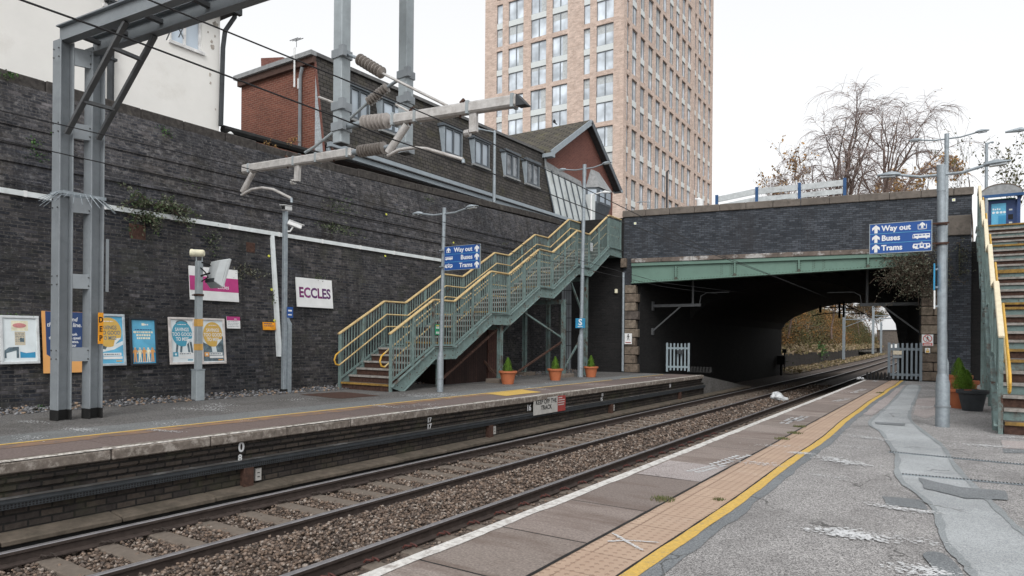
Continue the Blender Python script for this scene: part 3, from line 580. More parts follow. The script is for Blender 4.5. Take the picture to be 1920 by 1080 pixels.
fX = lambda y, z, X=-8.69: frame((X, y, z), (0, 1, 0), (0, 0, 1))
for s_, y, z, sz in (('0', 6.02, -.27, .2), ('8', 6.0, -.40, .13), ('17', 10.2, -.25, .13), ('17', 10.2, -.38, .14), ('16', 13.9, -.33, .2), ('15', 17.95, -.25, .13), ('15', 17.9, -.38, .14), ('14', 23.5, -.3, .2)):
    text(s_, fX(y, z), sz, M['mark'], lp, 'painted_number', bold=.03)
# gravel at the foot of the wall
n = 5200; Y = rng.uniform(1, 27, n); X = rng.uniform(-14.55, -13.75, n)-.1*rng.random(n); q = np.stack([X, Y, .012+.05*np.clip((-13.8-X), 0, .8)*rng.random(n)*2], 1)
tag(stones('gravel_strip', q, rng.uniform(.015, .045, n), M['gravel']), kind='stuff')
# cable duct along the platform face, and the trough lids below
M['ductlid'] = plain('dusty_black_lid', (.07, .068, .066), .7, var=.3, scale=3, dirt=(.24, .24, .24), dscale=2, dlo=.55, dhi=.7)
t = thing('cable_duct', 'long black perforated cable duct along the left platform face', 'duct', (-8.65, 0, -.54))
b = MB(); b.box(-8.755, -8.66, -6, 27.5, -.515, -.45); b.box(-8.755, -8.65, -6, 27.5, -.45, -.435); b.box(-8.755, -8.665, -6, 27.5, -.435, -.40); b.build('duct_body', M['dark'], t)
b = MB()
for y in np.arange(1.5, 15, .035):
    for z in (-.47, -.497): b.box(-8.661, -8.656, y, y+.018, z-.008, z+.008)
b.build('perforations', M['black'], t)
b = MB(); b.box(-8.755, -8.655, -6, 27.5, -.40, -.393); b.build('lid', M['ductlid'], t)
for y in (6.05, 12.2, 18.5, 24.5): b = MB(); b.box(-8.755, -8.66, y, y+.16, -1.1, -.515); b.build('bracket', M['rust'], t)
M['lid'] = plain('damp_concrete_lid', (.115, .095, .075), .9, var=.3, scale=6, dirt=(.06, .052, .04), dlo=.45, dhi=.7, bmp=.3)
t = thing('cable_trough', 'low concrete cable trough with lids at the foot of the left platform', 'trough', (-8.68, 0, -1.1)); y = -2.
while y < 34:
    L = 1.25; j = random.uniform(-.02, .02); b = MB(); z = -.79 if y < 16 else -.80
    b.hexa([(-8.775, y, z-.075), (-8.47+j, y, z-.085), (-8.47-j, y+L-.012, z-.085), (-8.775, y+L-.012, z-.075), (-8.775, y, z+.015), (-8.47+j, y, z-.02), (-8.47-j, y+L-.012, z-.02+j*.4), (-8.775, y+L-.012, z+.015)])
    b.build('trough_lid', M['lid'], t, bevel=.012); y += L
b = MB(); b.box(-8.775, -8.52, -2, 34, -1.2, -.87); b.build('trough_body', M['tar'], t)
# small white tag beside the duct bracket
for y, l in ((6.27, 'small white tag fixed below the cable duct, nearest'), (12.42, 'small white tag fixed below the cable duct, middle'), (18.72, 'small white tag fixed below the cable duct, farthest')):
    t = thing('post_tag', l, 'tag', (-8.7, y, -.65), 'tags below the cable duct'); b = MB(); b.box(-8.74, -8.70, y, y+.1, -.74, -.56); b.build('plate', M['keepw'], t)
    b = MB(); [b.box(-8.70, -8.697, y+.03, y+.07, z, z+.012) for z in (-.69, -.63)]; b.build('mark', M['tar'], t)
# KEEP OFF THE TRACK
t = thing('warning_sign', 'white and red KEEP OFF THE TRACK sign on the left platform face', 'sign', (-8.6, 14.8, -.3))
b = MB(); b.box(-8.66, -8.63, 14.05, 15.2, -.46, -.06); b.build('white_panel', M['keepw'], t); b = MB(); b.box(-8.66, -8.63, 15.2, 15.62, -.46, -.06); b.build('red_panel', M['keepr'], t)
text('KEEP OFF THE\nTRACK', fX(14.63, -.205, -8.627), .155, M['tar'], t, bold=.02, sx=1.05)
b = MB(); [b.box(-8.63, -8.627, 15.24, 15.24+w, z, z+.025) for z, w in ((-.12, .2), (-.18, .33), (-.24, .32), (-.30, .3))]; b.build('small_print', M['keepw'], t)
# ================================================================== left retaining wall
XW = -14.6
def wx(z): return XW-.1*z
def wp(x, y): return pl(x, y, (XW, 0, 0), (1, 0, .1))
t = thing('retaining_wall', 'tall dark engineering brick retaining wall along the left platform, white efflorescence', 'wall', (XW, 10, 0)); WALL = t
def wsec(prof, y): return [Vector((x, y, z)) for x, z in prof]
low = [(XW+.0, -.5), (wx(4.22), 4.22), (wx(4.22)-1, 4.22), (XW-1.4, -.5)]
b = MB(); b.extr(None, wsec(low, -8), wsec(low, 27.6)); b.build('lower_face', M['wall'], t)
b = MB(); up = [(wx(4.2)+.0, 4.2), (wx(4.3)+.035, 4.3), (wx(4.37)+.035, 4.37), (wx(4.4)-.0, 4.40), (wx(4.68)-.01, 4.68), (wx(4.7)+.03, 4.70), (wx(4.77)+.03, 4.77), (wx(4.8)-.03, 4.80), (wx(5.04)-.04, 5.04), (wx(5.06)-.01, 5.06), (wx(5.12)-.01, 5.12), (wx(5.15)-.07, 5.15), (wx(5.42)-.09, 5.42), (wx(5.44)-.06, 5.44), (wx(5.5)-.06, 5.5), (wx(5.53)-.13, 5.53), (wx(6.5)-.24, 7.0), (wx(6.5)-1, 7.0), (wx(4.2)-1, 4.2)]
lo_ = [(x, min(z, 6.34)) for x, z in up]
b.extr(None, wsec(lo_, -8), wsec(lo_, 14)); b.extr(None, wsec(lo_, 14.0005), [Vector((x, 27.6, min(z, 6.72))) for x, z in up]); b.build('upper_face', M['wall_up'], t)
b = MB(); y = -8.
def ctop(y): return float(np.interp(y, [-8, 13, 25, 28], [6.58, 6.58, 6.98, 7.02]))
while y < 27.4:
    y1 = min(y+random.uniform(.8, 1.1), 27.4); j = random.uniform(-.012, .012); x0 = -15.50+j; x1 = -16.08
    b.hexa([(x1, y, ctop(y)-.27), (x0, y, ctop(y)-.27), (x0, y1-.008, ctop(y1)-.27), (x1, y1-.008, ctop(y1)-.27), (x1, y, ctop(y)+j), (x0, y, ctop(y)+j-.02), (x0, y1-.008, ctop(y1)+j-.02), (x1, y1-.008, ctop(y1)+j)]); y = y1
b.build('coping', M['coping'], t, bevel=.02)
# patches of broken brick where old fixings were
b = MB()
for x, y, s in ((258, 432, .22), (470, 462, .16), (1017//3+63, 490, 0)):
    if s: q = wp(x, y); b.box(q.x-.05, q.x+.012, q.y-s*.8, q.y+s*.8, q.z-s, q.z+s*.6)
b.build('spalled_brick', M['rust'], t, bevel=.01)
# white conduit with a drop
t = thing('cable_conduit', 'long white cable conduit running along the brick retaining wall', 'conduit', (wx(4.1), 8, 4.1))
q0, q1 = wp(-40, 345), wp(835, 490); xx = -14.95; b = MB(); b.box(-15.1, xx, -8, 18.5, 4.06, 4.16); b.build('trunking', M['cond'], t)
b = MB()
for y in np.arange(-6, 18, 1.45): b = MB(); b.box(-15.1, xx+.006, y, y+.06, 4.05, 4.17); b.build('joint_cover', M['white'], t)
t = thing('drop_conduit', 'white conduit dropping down the wall behind the camera post', 'conduit', (-14.8, 11.25, 2.5)); b = MB()
b.hexa([(-14.95, 11.2, .9), (-14.62, 11.2, .9), (-14.62, 11.3, .9), (-14.95, 11.3, .9), (-15.2, 11.18, 4.06), (-14.95, 11.18, 4.06), (-14.95, 11.28, 4.06), (-15.2, 11.28, 4.06)]); b.build('trunking', M['cond'], t)
b = MB()
for z in (3.6, 2.7, 1.8): x = -14.6-.1*z; b = MB(); b.box(x-.2, x+.035, 11.19, 11.30, z, z+.05); b.build('clip', M['galv'], t)
# ================================================================== road bridge over the track
random.seed(11)
BA = Vector((-12.2, 27.2, 0)); E1 = Vector((.986, .168, 0)).normalized(); E2 = Vector((-E1.y, E1.x, 0))
BM = Matrix((E1, E2, ZZ)).transposed().to_4x4(); BM.translation = BA
t = BR = thing('road_bridge', 'blue brick road bridge with green steel girder over the railway', 'bridge', BA+E1*6)
b = MB(BM); b.box(0, 12.75, 0, .4, 4.92, 6.74); b.box(0, .4, .012, .5, -.3, 4.92); b.build('parapet', M['bridge_brick'], t)
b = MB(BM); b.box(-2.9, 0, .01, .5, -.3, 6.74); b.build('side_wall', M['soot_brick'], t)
b = MB(BM); x = -.06
while x < 12.8: x1 = min(x+1.02, 12.8); j = random.uniform(-.008, .008); b.box(x, x1-.008, -.07+j, .5, 6.742, 7.03+j); x = x1
b.build('coping', M['bcoping'], t, bevel=.02)
b = MB(BM); x = .36
while x < 11.2: x1 = min(x+1.3, 11.2); j = random.uniform(-.01, .01); b.box(x, x1-.006, -.17+j, .35, 4.74, 4.92); x = x1
b.build('ledge', M['ledge'], t, bevel=.015)
GB = lambda x: 3.84+.036*x                                  # underside rises to the right
b = MB(BM)
def gbar(x0, x1, y0, y1, za, zb, s=0): b.hexa([(x0, y0, GB(x0)+za), (x1, y0, GB(x1)+za), (x1, y1, GB(x1)+za), (x0, y1, GB(x0)+za), (x0, y0, GB(x0)+zb if not s else 4.737), (x1, y0, GB(x1)+zb if not s else 4.737), (x1, y1, GB(x1)+zb if not s else 4.737), (x0, y1, GB(x0)+zb if not s else 4.737)])
gbar(.37, 11.2, -.02, .05, .04, 0, 1); gbar(.37, 11.2, -.16, .3, 0, .04); b.box(.37, 11.2, -.12, .3, 4.60, 4.736)
GIRD = b.build('girder', M['girder'], t)
STX = [(BM.inverted() @ pl(px, 510, BA, E2)).x for px in (1268, 1378, 1498, 1627)]
for x in STX: b = MB(BM); gbar(x-.03, x+.03, -.13, -.021, .04, .62+.0); b.build('stiffener', M['girder'], t)
b = MB(BM)
def riv(x, z, y=-.021): b.lathe([(.018, 0), (.014, .01), (.004, .014)], (x, y, z), (0, -1, 0), 6)
for x in np.arange(.45, 11.1, .12): riv(x, GB(x)+.075)
for x0 in (STX[1]-.55, STX[2]+.5):
    for k in range(2):
        for z in np.arange(.15, .62, .085): riv(x0+.36*k, GB(x0)+z); riv(x0+.36*k+.06, GB(x0)+z+.04)
for x in STX:
    for z in np.arange(.12, .6, .09): riv(x-.06, GB(x)+z); riv(x+.06, GB(x)+z)
tag(b.build('rivets', M['girder_b'], t), kind='stuff')
for x in STX: b = MB(BM); b.prism([(x-.07, GB(x)+.045), (x+.07, GB(x)+.045), (x, GB(x)+.2)], 0, .02) if 0 else b.hexa([(x-.07, -.15, GB(x)+.041), (x+.07, -.15, GB(x)+.041), (x+.07, -.03, GB(x)+.041), (x-.07, -.03, GB(x)+.041), (x-.03, -.14, GB(x)+.16), (x+.03, -.14, GB(x)+.16), (x+.03, -.03, GB(x)+.16), (x-.03, -.03, GB(x)+.16)]); b.build('bracket_foot', M['girder_b'], t)
for nm, xa, xb, ztop, fl in (('left', .08, .66, 3.8, 1), ('right', 11.2, 11.86, 3.42, -1)):
    b = MB(BM); z = 0.; k = 0; h = ztop/10
    while z < ztop-.01:
        e = .1 if k % 2 else 0; x0, x1 = (xa, xb-e) if fl > 0 else (xa+e*0, xb)
        if fl < 0 and k % 3 == 1: b.box(x0, x0+.38, -.07, .45, z+.012, z+h-.012); b.box(x0+.4, x1, -.06, .45, z+.012, z+h-.012)
        else: b.box(x0, x1, -.075-random.random()*.01, .5, z+.012, z+h-.012)
        z += h; k += 1
    b.build('quoin_pier', M['quoin'], t, bevel=.02)
for q in ((11.88, 12.75, 0, .5, -.3, 4.92), (11.2, 11.88, .012, .5, 3.43, 4.92), (11.2, 11.88, .1, .5, -.2, 3.43), (.42, .64, .012, .4, 3.81, 4.0)): b = MB(BM); b.box(*q); b.build('wing_wall', M['bridge_brick'], t)
b = MB(BM); b.box(11.9, 12.72, -.07, .1, 5.3, 6.02); b.build('stone_block', M['bcoping'], t, bevel=.02)
# deck, side walls and the brick arch behind
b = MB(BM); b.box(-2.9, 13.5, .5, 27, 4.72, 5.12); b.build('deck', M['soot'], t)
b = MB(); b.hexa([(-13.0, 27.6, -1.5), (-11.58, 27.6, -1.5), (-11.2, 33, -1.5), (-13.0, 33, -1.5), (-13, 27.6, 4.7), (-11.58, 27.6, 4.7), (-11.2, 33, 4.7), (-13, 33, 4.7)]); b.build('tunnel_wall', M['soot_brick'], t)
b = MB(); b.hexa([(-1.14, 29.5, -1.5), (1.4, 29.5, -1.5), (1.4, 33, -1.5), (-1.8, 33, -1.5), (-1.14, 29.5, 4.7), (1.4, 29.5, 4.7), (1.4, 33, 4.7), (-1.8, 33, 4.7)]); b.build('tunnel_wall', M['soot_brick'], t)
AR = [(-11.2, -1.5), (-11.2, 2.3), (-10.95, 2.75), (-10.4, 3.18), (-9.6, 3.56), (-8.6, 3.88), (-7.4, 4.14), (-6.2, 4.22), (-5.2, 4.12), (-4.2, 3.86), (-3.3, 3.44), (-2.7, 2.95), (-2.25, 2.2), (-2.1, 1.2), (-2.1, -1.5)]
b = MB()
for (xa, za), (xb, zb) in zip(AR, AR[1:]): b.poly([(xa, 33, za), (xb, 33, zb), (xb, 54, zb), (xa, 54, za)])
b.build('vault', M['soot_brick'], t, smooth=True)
for yy in (33, 54):
    b = MB(); top = 4.72
    for (xa, za), (xb, zb) in zip(AR, AR[1:]):
        if abs(xa-xb) > .01: b.poly([(xa, yy, za), (xb, yy, zb), (xb, yy, top), (xa, yy, top)])
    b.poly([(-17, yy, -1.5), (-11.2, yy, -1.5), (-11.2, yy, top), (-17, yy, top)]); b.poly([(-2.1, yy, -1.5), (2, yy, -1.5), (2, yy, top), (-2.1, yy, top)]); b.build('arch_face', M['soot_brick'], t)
b = MB()
for x in np.arange(-10.8, -1.5, .9): b.box(x, x+.22, 28.0+(x+12.2)*.172, 33, 4.3, 4.72)
b.build('cross_girders', M['soot'], t)
# small signs on the bridge
def plate(name, label, cat, Mx, w, h, mat, d=.02, group=None):
    t = thing(name, label, cat, Mx.translation, group); b = MB(Mx); b.box(-w/2, w/2, -h/2, h/2, 0, d); b.build('plate', mat, t); return t
def fP(p, dx=0): return frame(p, E1, (0, 0, 1))               # facing the viewer on the bridge face
def on_br(x, y, off=.02): p = pl(x, y, BA-E2*off, E2); return p
for px, l in ((1191, 'yellow and white plate on the bridge parapet beside the stair top'), (1788, 'yellow and white plate high on the bridge near the right stairs')):
    p = on_br(px, 419 if px < 1500 else 375); Mx = fP(p); t = plate('bridge_plate', l, 'plate', Mx, .1, .1, M['white'], .015, 'small plates on the bridge'); b = MB(Mx); b.box(-.025, .025, -.02, .025, .016, .018); b.build('mark', M['yel'], t)
Mx = fP(on_br(1178, 635, .12)); t = plate('warning_sign', 'white no-entry sign with walking figure on the left stone pier', 'sign', Mx, .32, .46, M['white'])
def walker(b, s, x=0, y=0, w=.021):
    b.lathe([(.03*s, 0), (.03*s, .002)], (x+.005*s, y+.13*s, w), (0, 0, 1), 8)
    for pts in ([(-.03, .09), (.03, .09), (.025, -.02), (-.025, -.02)], [(-.025, -.02), (.0, -.02), (-.04, -.15), (-.065, -.15)], [(0, -.02), (.025, -.02), (.065, -.14), (.04, -.15)], [(-.03, .09), (-.02, .06), (-.06, -.01), (-.07, .0)], [(.03, .09), (.02, .06), (.06, .0), (.072, .01)]):
        b.prism([(x+px*s, y+py*s) for px, py in pts], w, w+.002)
b = MB(Mx); walker(b, .9, 0, .06); b.build('figure', M['tar'], t)
b = MB(Mx); b.box(-.12, .12, -.19, -.15, .021, .023); b.build('red_strip', M['keepr'], t)
pr = on_br(1739, 638, .12); Mx = fP(pr); t = plate('warning_sign', 'white and red do-not-pass sign on the right stone pier', 'sign', Mx, .36, .42, M['white'])
b = MB(Mx)
for k in range(24):
    a0, a1 = 2*math.pi*k/24, 2*math.pi*(k+1)/24; b.poly([(.12*math.cos(a0), .06+.12*math.sin(a0), .022), (.12*math.cos(a1), .06+.12*math.sin(a1), .022), (.145*math.cos(a1), .06+.145*math.sin(a1), .022), (.145*math.cos(a0), .06+.145*math.sin(a0), .022)])
b.bar((-.085, .145, .024), (.085, -.025, .024), .022, .003, (0, 0, 1)); b.box(-.15, .15, -.195, -.10, .021, .023); b.build('prohibition_ring', M['red'], t)
b = MB(Mx); walker(b, .62, 0, .06, .0215); b.build('figure', M['tar'], t); b = MB(Mx); [b.box(-.12, .12, z, z+.012, .0232, .0245) for z in (-.18, -.158, -.135)]; b.build('small_print', M['white'], t)
Mx = fP(on_br(1739, 657, .12)); t = plate('notice_plate', 'small yellow and white plate under the red warning sign', 'sign', Mx, .16, .18, M['white']); b = MB(Mx); b.box(-.055, .055, -.08, .0, .021, .023); b.prism([(-.04, .02), (.04, .02), (0, .075)], .021, .023); b.build('yellow_panel', M['pyel'], t)
t = thing('junction_box', 'small cream junction box on the wall beside the left stone pier', 'box', on_br(1156, 546)); b = MB(fP(on_br(1156, 546, .0))); b.box(-.06, .06, -.09, .09, 0, .1); b.build('case', M['pcream'], t, bevel=.01)
t = thing('drainpipe', 'grey pipe running down the left edge of the bridge abutment', 'pipe', BA-E2*.1); b = MB(BM); b.tube([(.02, -.1, .05), (.02, -.1, 4.35)], .055, 8); b.build('pipe', M['galv'], t, smooth=True); b = MB(BM); b.box(-.1, .16, -.2, .0, 4.55, 4.95); b.build('stone_corbel', M['quoin'], t, bevel=.02)
t = thing('cable_riser', 'wide grey cable riser climbing the brick wall behind the stair legs', 'conduit', on_br(1062, 690)); q = BM.inverted() @ on_br(1062, 690); b = MB(BM); b.box(q.x-.21, q.x+.21, -.12, .0, 0, 4.6)
b.build('trunking', M['mast'], t); b = MB(BM)
for z in np.arange(.5, 4.6, .62): b.box(q.x-.215, q.x+.215, -.126, .0, z, z+.03)
for x in (-.1, .02, .12): b.box(q.x+x, q.x+x+.02, -.128, -.1, .02, 4.58)
b.build('cable_strap', M['dark'], t)
# ================================================================== stairs
def stair(label, xi, xo, wallside, top_extra, outer_closed, near_cream, YB=(12.88, 14.58, 15.5, 17.33, 18.36, 20.25, 21.18, 23.05, 24.1, 25.85, 27.1)):
    """xi = track side x, xo = wall side x"""
    t = thing('footbridge_stairs', label, 'stairs', ((xi+xo)/2, 12.9, 0)); s = 1 if xi > xo else -1
    ZB = [0, 1.12, 1.12, 2.16, 2.16, 3.19, 3.19, 4.23, 4.23, 5.27, 5.27]; tread_i = 0
    for k in range(0, 10, 2):
        n = 6; dz = (ZB[k+1]-ZB[k])/n; dy = (YB[k+1]-YB[k])/n
        for j in range(n):
            y = YB[k]+dy*j; z = ZB[k]+dz*(j+1); b = MB(); xa, xb = min(xi, xo)+.05, max(xi, xo)-.05; lastn = j == n-1
            b.box(xa, xb, y, y+dy+.03 if not lastn else y+.12, z-.05, z); o = b.build('tread', M['tread'], t)
            b = MB(); b.box(xa+.005, xb-.005, y-.02, y+.045, z-.045, z+.006); b.build('nosing', M['ynose'] if (j == 0 or lastn and not wallside) else M['nosing'], o)
            b = MB(); b.box(xa, xb, y+.02, y+.035, z-dz+.001, z-.051); b.build('riser', M['green_r'] if (j % 2 and not wallside) else M['rust'], o)
        b = MB(); b.box(min(xi, xo)+.05, max(xi, xo)-.05, YB[k+1]+.02, YB[k+2]+.01, ZB[k+1]-.06, ZB[k+1]-.004); b.build('landing', M['tread'], t)
    for x, nm in ((xi, 0), (xo, 1)):
        # stringer: channel with flanges following flights and landings
        b = MB(); w = .05; n = len(YB)
        lo = [(y, z-.30) for y, z in zip(YB, ZB)]; hi = [(y, z+.03) for y, z in zip(YB, ZB)]; lo[0] = (YB[0]+.42, -.02); hi[0] = (YB[0]-.03, .12)
        for (ya, za), (yb, zb_), (yc, zc), (yd, zd) in zip(lo, lo[1:], hi[1:], hi): b.hexa([(x-w/2, ya, za), (x+w/2, ya, za), (x+w/2, yb, zb_), (x-w/2, yb, zb_), (x-w/2, yd, zd), (x+w/2, yd, zd), (x+w/2, yc, zc), (x-w/2, yc, zc)])
        so_ = b.build('stringer', M['green'], t)
        b = MB(); ox = s*.06 if nm == 0 else -s*.06
        for L in (lo, hi):
            for (ya, za), (yb, zb_) in zip(L, L[1:]): b.bar((x+ox*.6, ya, za), (x+ox*.6, yb, zb_), .10, .018, (0, 0, 1))
        b.build('flange', M['green_r'], so_)
        b = MB()
        for (ya, za), (yb, zb_), (yc, zc), (yd, zd) in zip(lo, lo[1:], hi[1:], hi):
            for f in (.08, .5, .92):
                yy = ya+(yb-ya)*f; z1 = za+(zb_-za)*f; yy2 = yd+(yc-yd)*f; z2 = zd+(zc-zd)*f
                for g in (.3, .7): b.lathe([(.016, 0), (.012, .012)], (x+(.026 if ox > 0 else -.026), yy+(yy2-yy)*g, z1+(z2-z1)*g), (1 if ox > 0 else -1, 0, 0), 6)
        b.build('bolts', M['rust'], so_)
        # railing: posts, bars, top handrail
        HR = 1.37; ra = [(YB[0], .16+.02)]+[(y, z) for y, z in zip(YB[1:], ZB[1:])]
        for k in range(n-1):
            (ya, za), (yb, zb_) = ra[k], ra[k+1]; b = MB(); L = yb-ya; m_ = max(2, int(L/.105))
            for j in range(1, m_):
                f = j/m_; y = ya+L*f; z = za+(zb_-za)*f; b.box(x-.006, x+.006, y-.017, y+.017, z+.10, z+HR-.05)
            b.bar((x, ya, za+.09), (x, yb, zb_+.09), .04, .05)
            b.build('railing_panel', M['green'], t)
            posts = [(ya, za)]+([((ya+yb)/2, (za+zb_)/2)] if L > 1.3 else [])
            for yp, zp in posts:
                b = MB(); b.box(x-.03, x+.03, yp-.035, yp+.035, zp-.28 if k or yp > ya else -.02, zp+HR-.03); b.build('post', M['green_r'] if random.random() < .25 else M['green'], t)
        b = MB(); yp, zp = ra[-1]; b.box(x-.03, x+.03, yp-.07, yp, zp-.28, zp+HR-.03); b.build('post', M['green'], t)
        b = MB(); pts = [(x, y, z+HR) for y, z in ra]; pts[0] = (x, YB[0]-.06, .16+HR-.03)
        for p, q in zip(pts, pts[1:]): b.bar(p, q, .085, .05)
        b.build('handrail', M['rail_c'] if near_cream else M['rail_y'], t, bevel=.012)
        # inner tubular handrails
        xi_ = x-s*.1 if nm == 0 else x+s*.1
        for hh in (.98, .62):
            pts = [(xi_, y, z+hh) for y, z in ra]; pts[0] = (xi_, YB[0]-.12, .12+hh-.09); q = MB()
            q.tube(pts, .022, 8); q.build('inner_handrail', M['rail_o'] if hh > .9 and near_cream else M['rail_y'], t, smooth=True)
        q = MB(); a = [(xi_, YB[0]-.12, 1.01), (xi_, YB[0]-.24, .93), (xi_, YB[0]-.29, .80), (xi_, YB[0]-.24, .68), (xi_, YB[0]-.12, .65)]
        q.tube(a, .022, 8); q.build('handrail_return', M['rail_o'], t, smooth=True)
    return t, YB, ZB
ST, YB, ZB = stair('long green steel stairs with yellow handrails against the left wall', -12.3, -14.2, True, 0, 0, False)
b = MB(); b.box(-14.6, -12.28, 26.4, 27.15, 5.0, 5.2); b.build('top_platform', M['green_r'], ST)
b = MB()
b.bar((-12.3, 25.85, 5.27+.01), (-12.3, 27.12, 5.27+.01), .012, .02)
for y in np.arange(25.9, 27.1, .03): b.box(-12.312, -12.306, y, y+.008, 5.3, 6.6)
b.build('mesh_screen', M['green'], ST)
# legs and bracing
for y, zt in ((18.0, 1.86), (22.2, 2.9), (14.95, .82), (24.0, 3.9)):
    for x in (-12.38, -14.1):
        b = MB(); b.box(x-.07, x+.07, y-.008, y+.008, .0, zt); b.box(x-.07, x-.055, y-.07, y+.07, 0, zt); b.box(x+.055, x+.07, y-.07, y+.07, 0, zt); b.build('support_post', M['green_r'], ST)
        if y not in (14.95, 24.0): b = MB(); b.box(x-.25, x+.3, y-.45, y+.35, -.1, .13); b.build('footing', M['sleeper'], ST, bevel=.02)
    b = MB(); b.box(-14.1, -12.38, y-.04, y+.04, zt-.16, zt); b.build('cross_beam', M['green_r'], ST)
for a, c in (((-12.45, 19.6, 2.3), (-12.45, 22.1, 1.5)), ((-12.45, 22.15, 1.3), (-12.45, 18.9, .2)), ((-12.45, 22.9, 3.6), (-12.45, 24.3, 1.9)), ((-12.45, 24.0, 1.7), (-12.45, 22.3, .2)), ((-12.45, 17.9, 1.7), (-12.45, 15.0, .15)), ((-14.0, 18.2, .2), (-14.0, 22, 2.6)), ((-12.5, 18.0, .2), (-14.0, 18.0, 1.6))):
    b = MB(); b.bar(a, c, .06, .06); b.build('brace', M['green_r'] if random.random() < .5 else M['rust'], ST)
# dark red timber enclosure under the stairs
t = thing('timber_store', 'dark red boarded timber store under the left stairs', 'shed', (-14, 17.5, 0)); b = MB(); b.box(-14.5, -13.0, 16.0, 18.9, 0, 1.75); b.build('board_wall', M['wood_d'], t)
b = MB(); b.box(-12.995, -12.955, 18.15, 18.95, .1, 1.72); d = b.build('door', M['wood_door'], t); b = MB(); [b.box(-12.955, -12.935, 18.17, 18.93, z, z+.09) for z in (.3, .95, 1.55)]; b.build('ledge_board', M['rust'], d)
# small green notice on the left stairs
p = gx(820, 618, -12.22); Mx = frame(p, (0, 1, 0), ZZ); t = plate('stair_notice', 'small green notice fixed to the left stair railing', 'sign', Mx, .2, .3, M['sgreen'], .01); b = MB(Mx); [b.box(-.07, .07, z, z+.02, .011, .013) for z in (-.11, -.08, .03, .06)]; b.build('small_print', M['white'], t); b = MB(Mx); b.box(-.06, .06, .095, .125, .011, .013); b.build('yellow_heading', M['pyel'], t)
p = gx(1109, 463, -12.22); Mx = frame(p, (0, 1, 0), ZZ); t = plate('stair_notice', 'pale notice fixed to the left stair railing near the top', 'sign', Mx, .2, .32, M['pale_g'], .01); b = MB(Mx); [b.box(-.06, .06, z, z+.015, .011, .013) for z in (-.1, -.04, .05)]; b.build('small_print', M['mast'], t)
RT, _, _ = stair('steep green steel stairs with cream handrail on the right platform', .55, 2.9, False, 0, 1, True, (12.88, 14.75, 15.95, 17.9, 19.1, 21.05, 22.25, 24.2, 25.4, 27.35, 29.0))
b = MB(); b.box(.525, .575, 12.9, 13.0, .0, .25); b.build('newel_foot', M['green_r'], RT)
for y, zt in ((15.3, .82), (18.5, 1.85), (21.6, 2.88), (24.8, 3.92)):
    for x in (.62, 2.8): b = MB(); b.box(x-.06, x+.06, y-.06, y+.06, 0, zt); b.build('support_post', M['green'], RT)
# ---- tram shelter at the top of the right stairs
Y = 32.2; sx0, sx1 = gy(1840, 380, Y).x, gy(1914, 380, Y).x; zt = gy(1880, 347, Y).z; zf = gy(1880, 367, Y).z; mx0, mx1 = gy(1853, 400, Y).x, gy(1904, 400, Y).x; zm = gy(1880, 373, Y).z
t = thing('tram_shelter', 'navy blue shelter with curved roof and screen at the head of the right stairs', 'shelter', (sx0, Y, 5.1)); cw = sx1-sx0; xc = (sx0+sx1)/2
for x in (sx0+.06, sx1-.06):
    for y in (Y, Y+1.3): b = MB(); b.box(x-.05, x+.05, y-.05, y+.05, 5.0, zf+.05); b.build('post', M['shelter'], t)
pr = [(xc+cw*.56*f, zf+(zt-zf)*math.sqrt(max(0, 1-f*f))) for f in (-1, -.9, -.6, -.3, 0, .3, .6, .9, 1)]; b = MB()
for (xa, za), (xb, zb_) in zip(pr, pr[1:]): b.hexa([(xa, Y-.2, za), (xb, Y-.2, zb_), (xb, Y+1.6, zb_), (xa, Y+1.6, za), (xa, Y-.2, za+.04), (xb, Y-.2, zb_+.04), (xb, Y+1.6, zb_+.04), (xa, Y+1.6, za+.04)])
b.build('roof', M['sleeper'], t); b = MB(frame((0, Y-.2, 0), (1, 0, 0), ZZ)); b.prism([(pr[0][0], zf+.02)]+pr+[(pr[-1][0], zf+.02)], -.05, -.01); b.build('roof_end', M['lead'], t)
b = MB(frame((0, Y-.2, 0), (1, 0, 0), ZZ)); b.prism([(xc-cw*.57, zf-.08), (xc+cw*.57, zf-.08), (xc+cw*.57, zf+.03), (xc-cw*.57, zf+.03)], 0, .05); b.build('fascia', M['barrier'], t)
b = MB(); b.box(mx0, mx1, Y+.1, Y+.35, 5.0, zm); mc = b.build('ticket_machine', M['shelter'], t, bevel=.02); mw = mx1-mx0
b = MB(); b.box(mx0+mw*.12, mx0+mw*.66, Y+.085, Y+.099, 5.3, zm-.15); b.build('screen', M['pblue'], mc)
b = MB(); b.box(mx0+mw*.38, mx0+mw*.66, Y+.078, Y+.084, 5.3, zm-.62); b.build('screen_image', M['pblue2'], mc); b = MB(); [b.box(mx0+mw*(.16+.08*k), mx0+mw*(.215+.08*k), Y+.078, Y+.084, zm-.40, zm-.33-.02*(k%2)) for k in range(4)]; b.build('screen_lettering', M['ppale'], mc)
b = MB(); [b.lathe([(.045, 0), (.045, .004)], (mx0+mw*f, Y+.083, zm-.5), (0, -1, 0), 12) for f in (.2, .34, .48, .6)]; b.build('screen_dots', M['ppale'], mc)
b = MB(); b.box(mx0+mw*.74, mx0+mw*.92, Y+.09, Y+.099, zm-.8, zm-.6); b.build('slot', M['black'], mc)
for z in (.45, .95, 1.1): b = MB(); b.box(mx0+mw*.77, mx0+mw*.89, Y+.088, Y+.099, zm-z, zm-z+.06); b.build('button', M['pale_g'], mc)
b = MB(); b.box(mx0-.01, mx1+.01, Y+.09, Y+.36, zm, zm+.03); b.build('green_trim', M['sgreen'], mc)
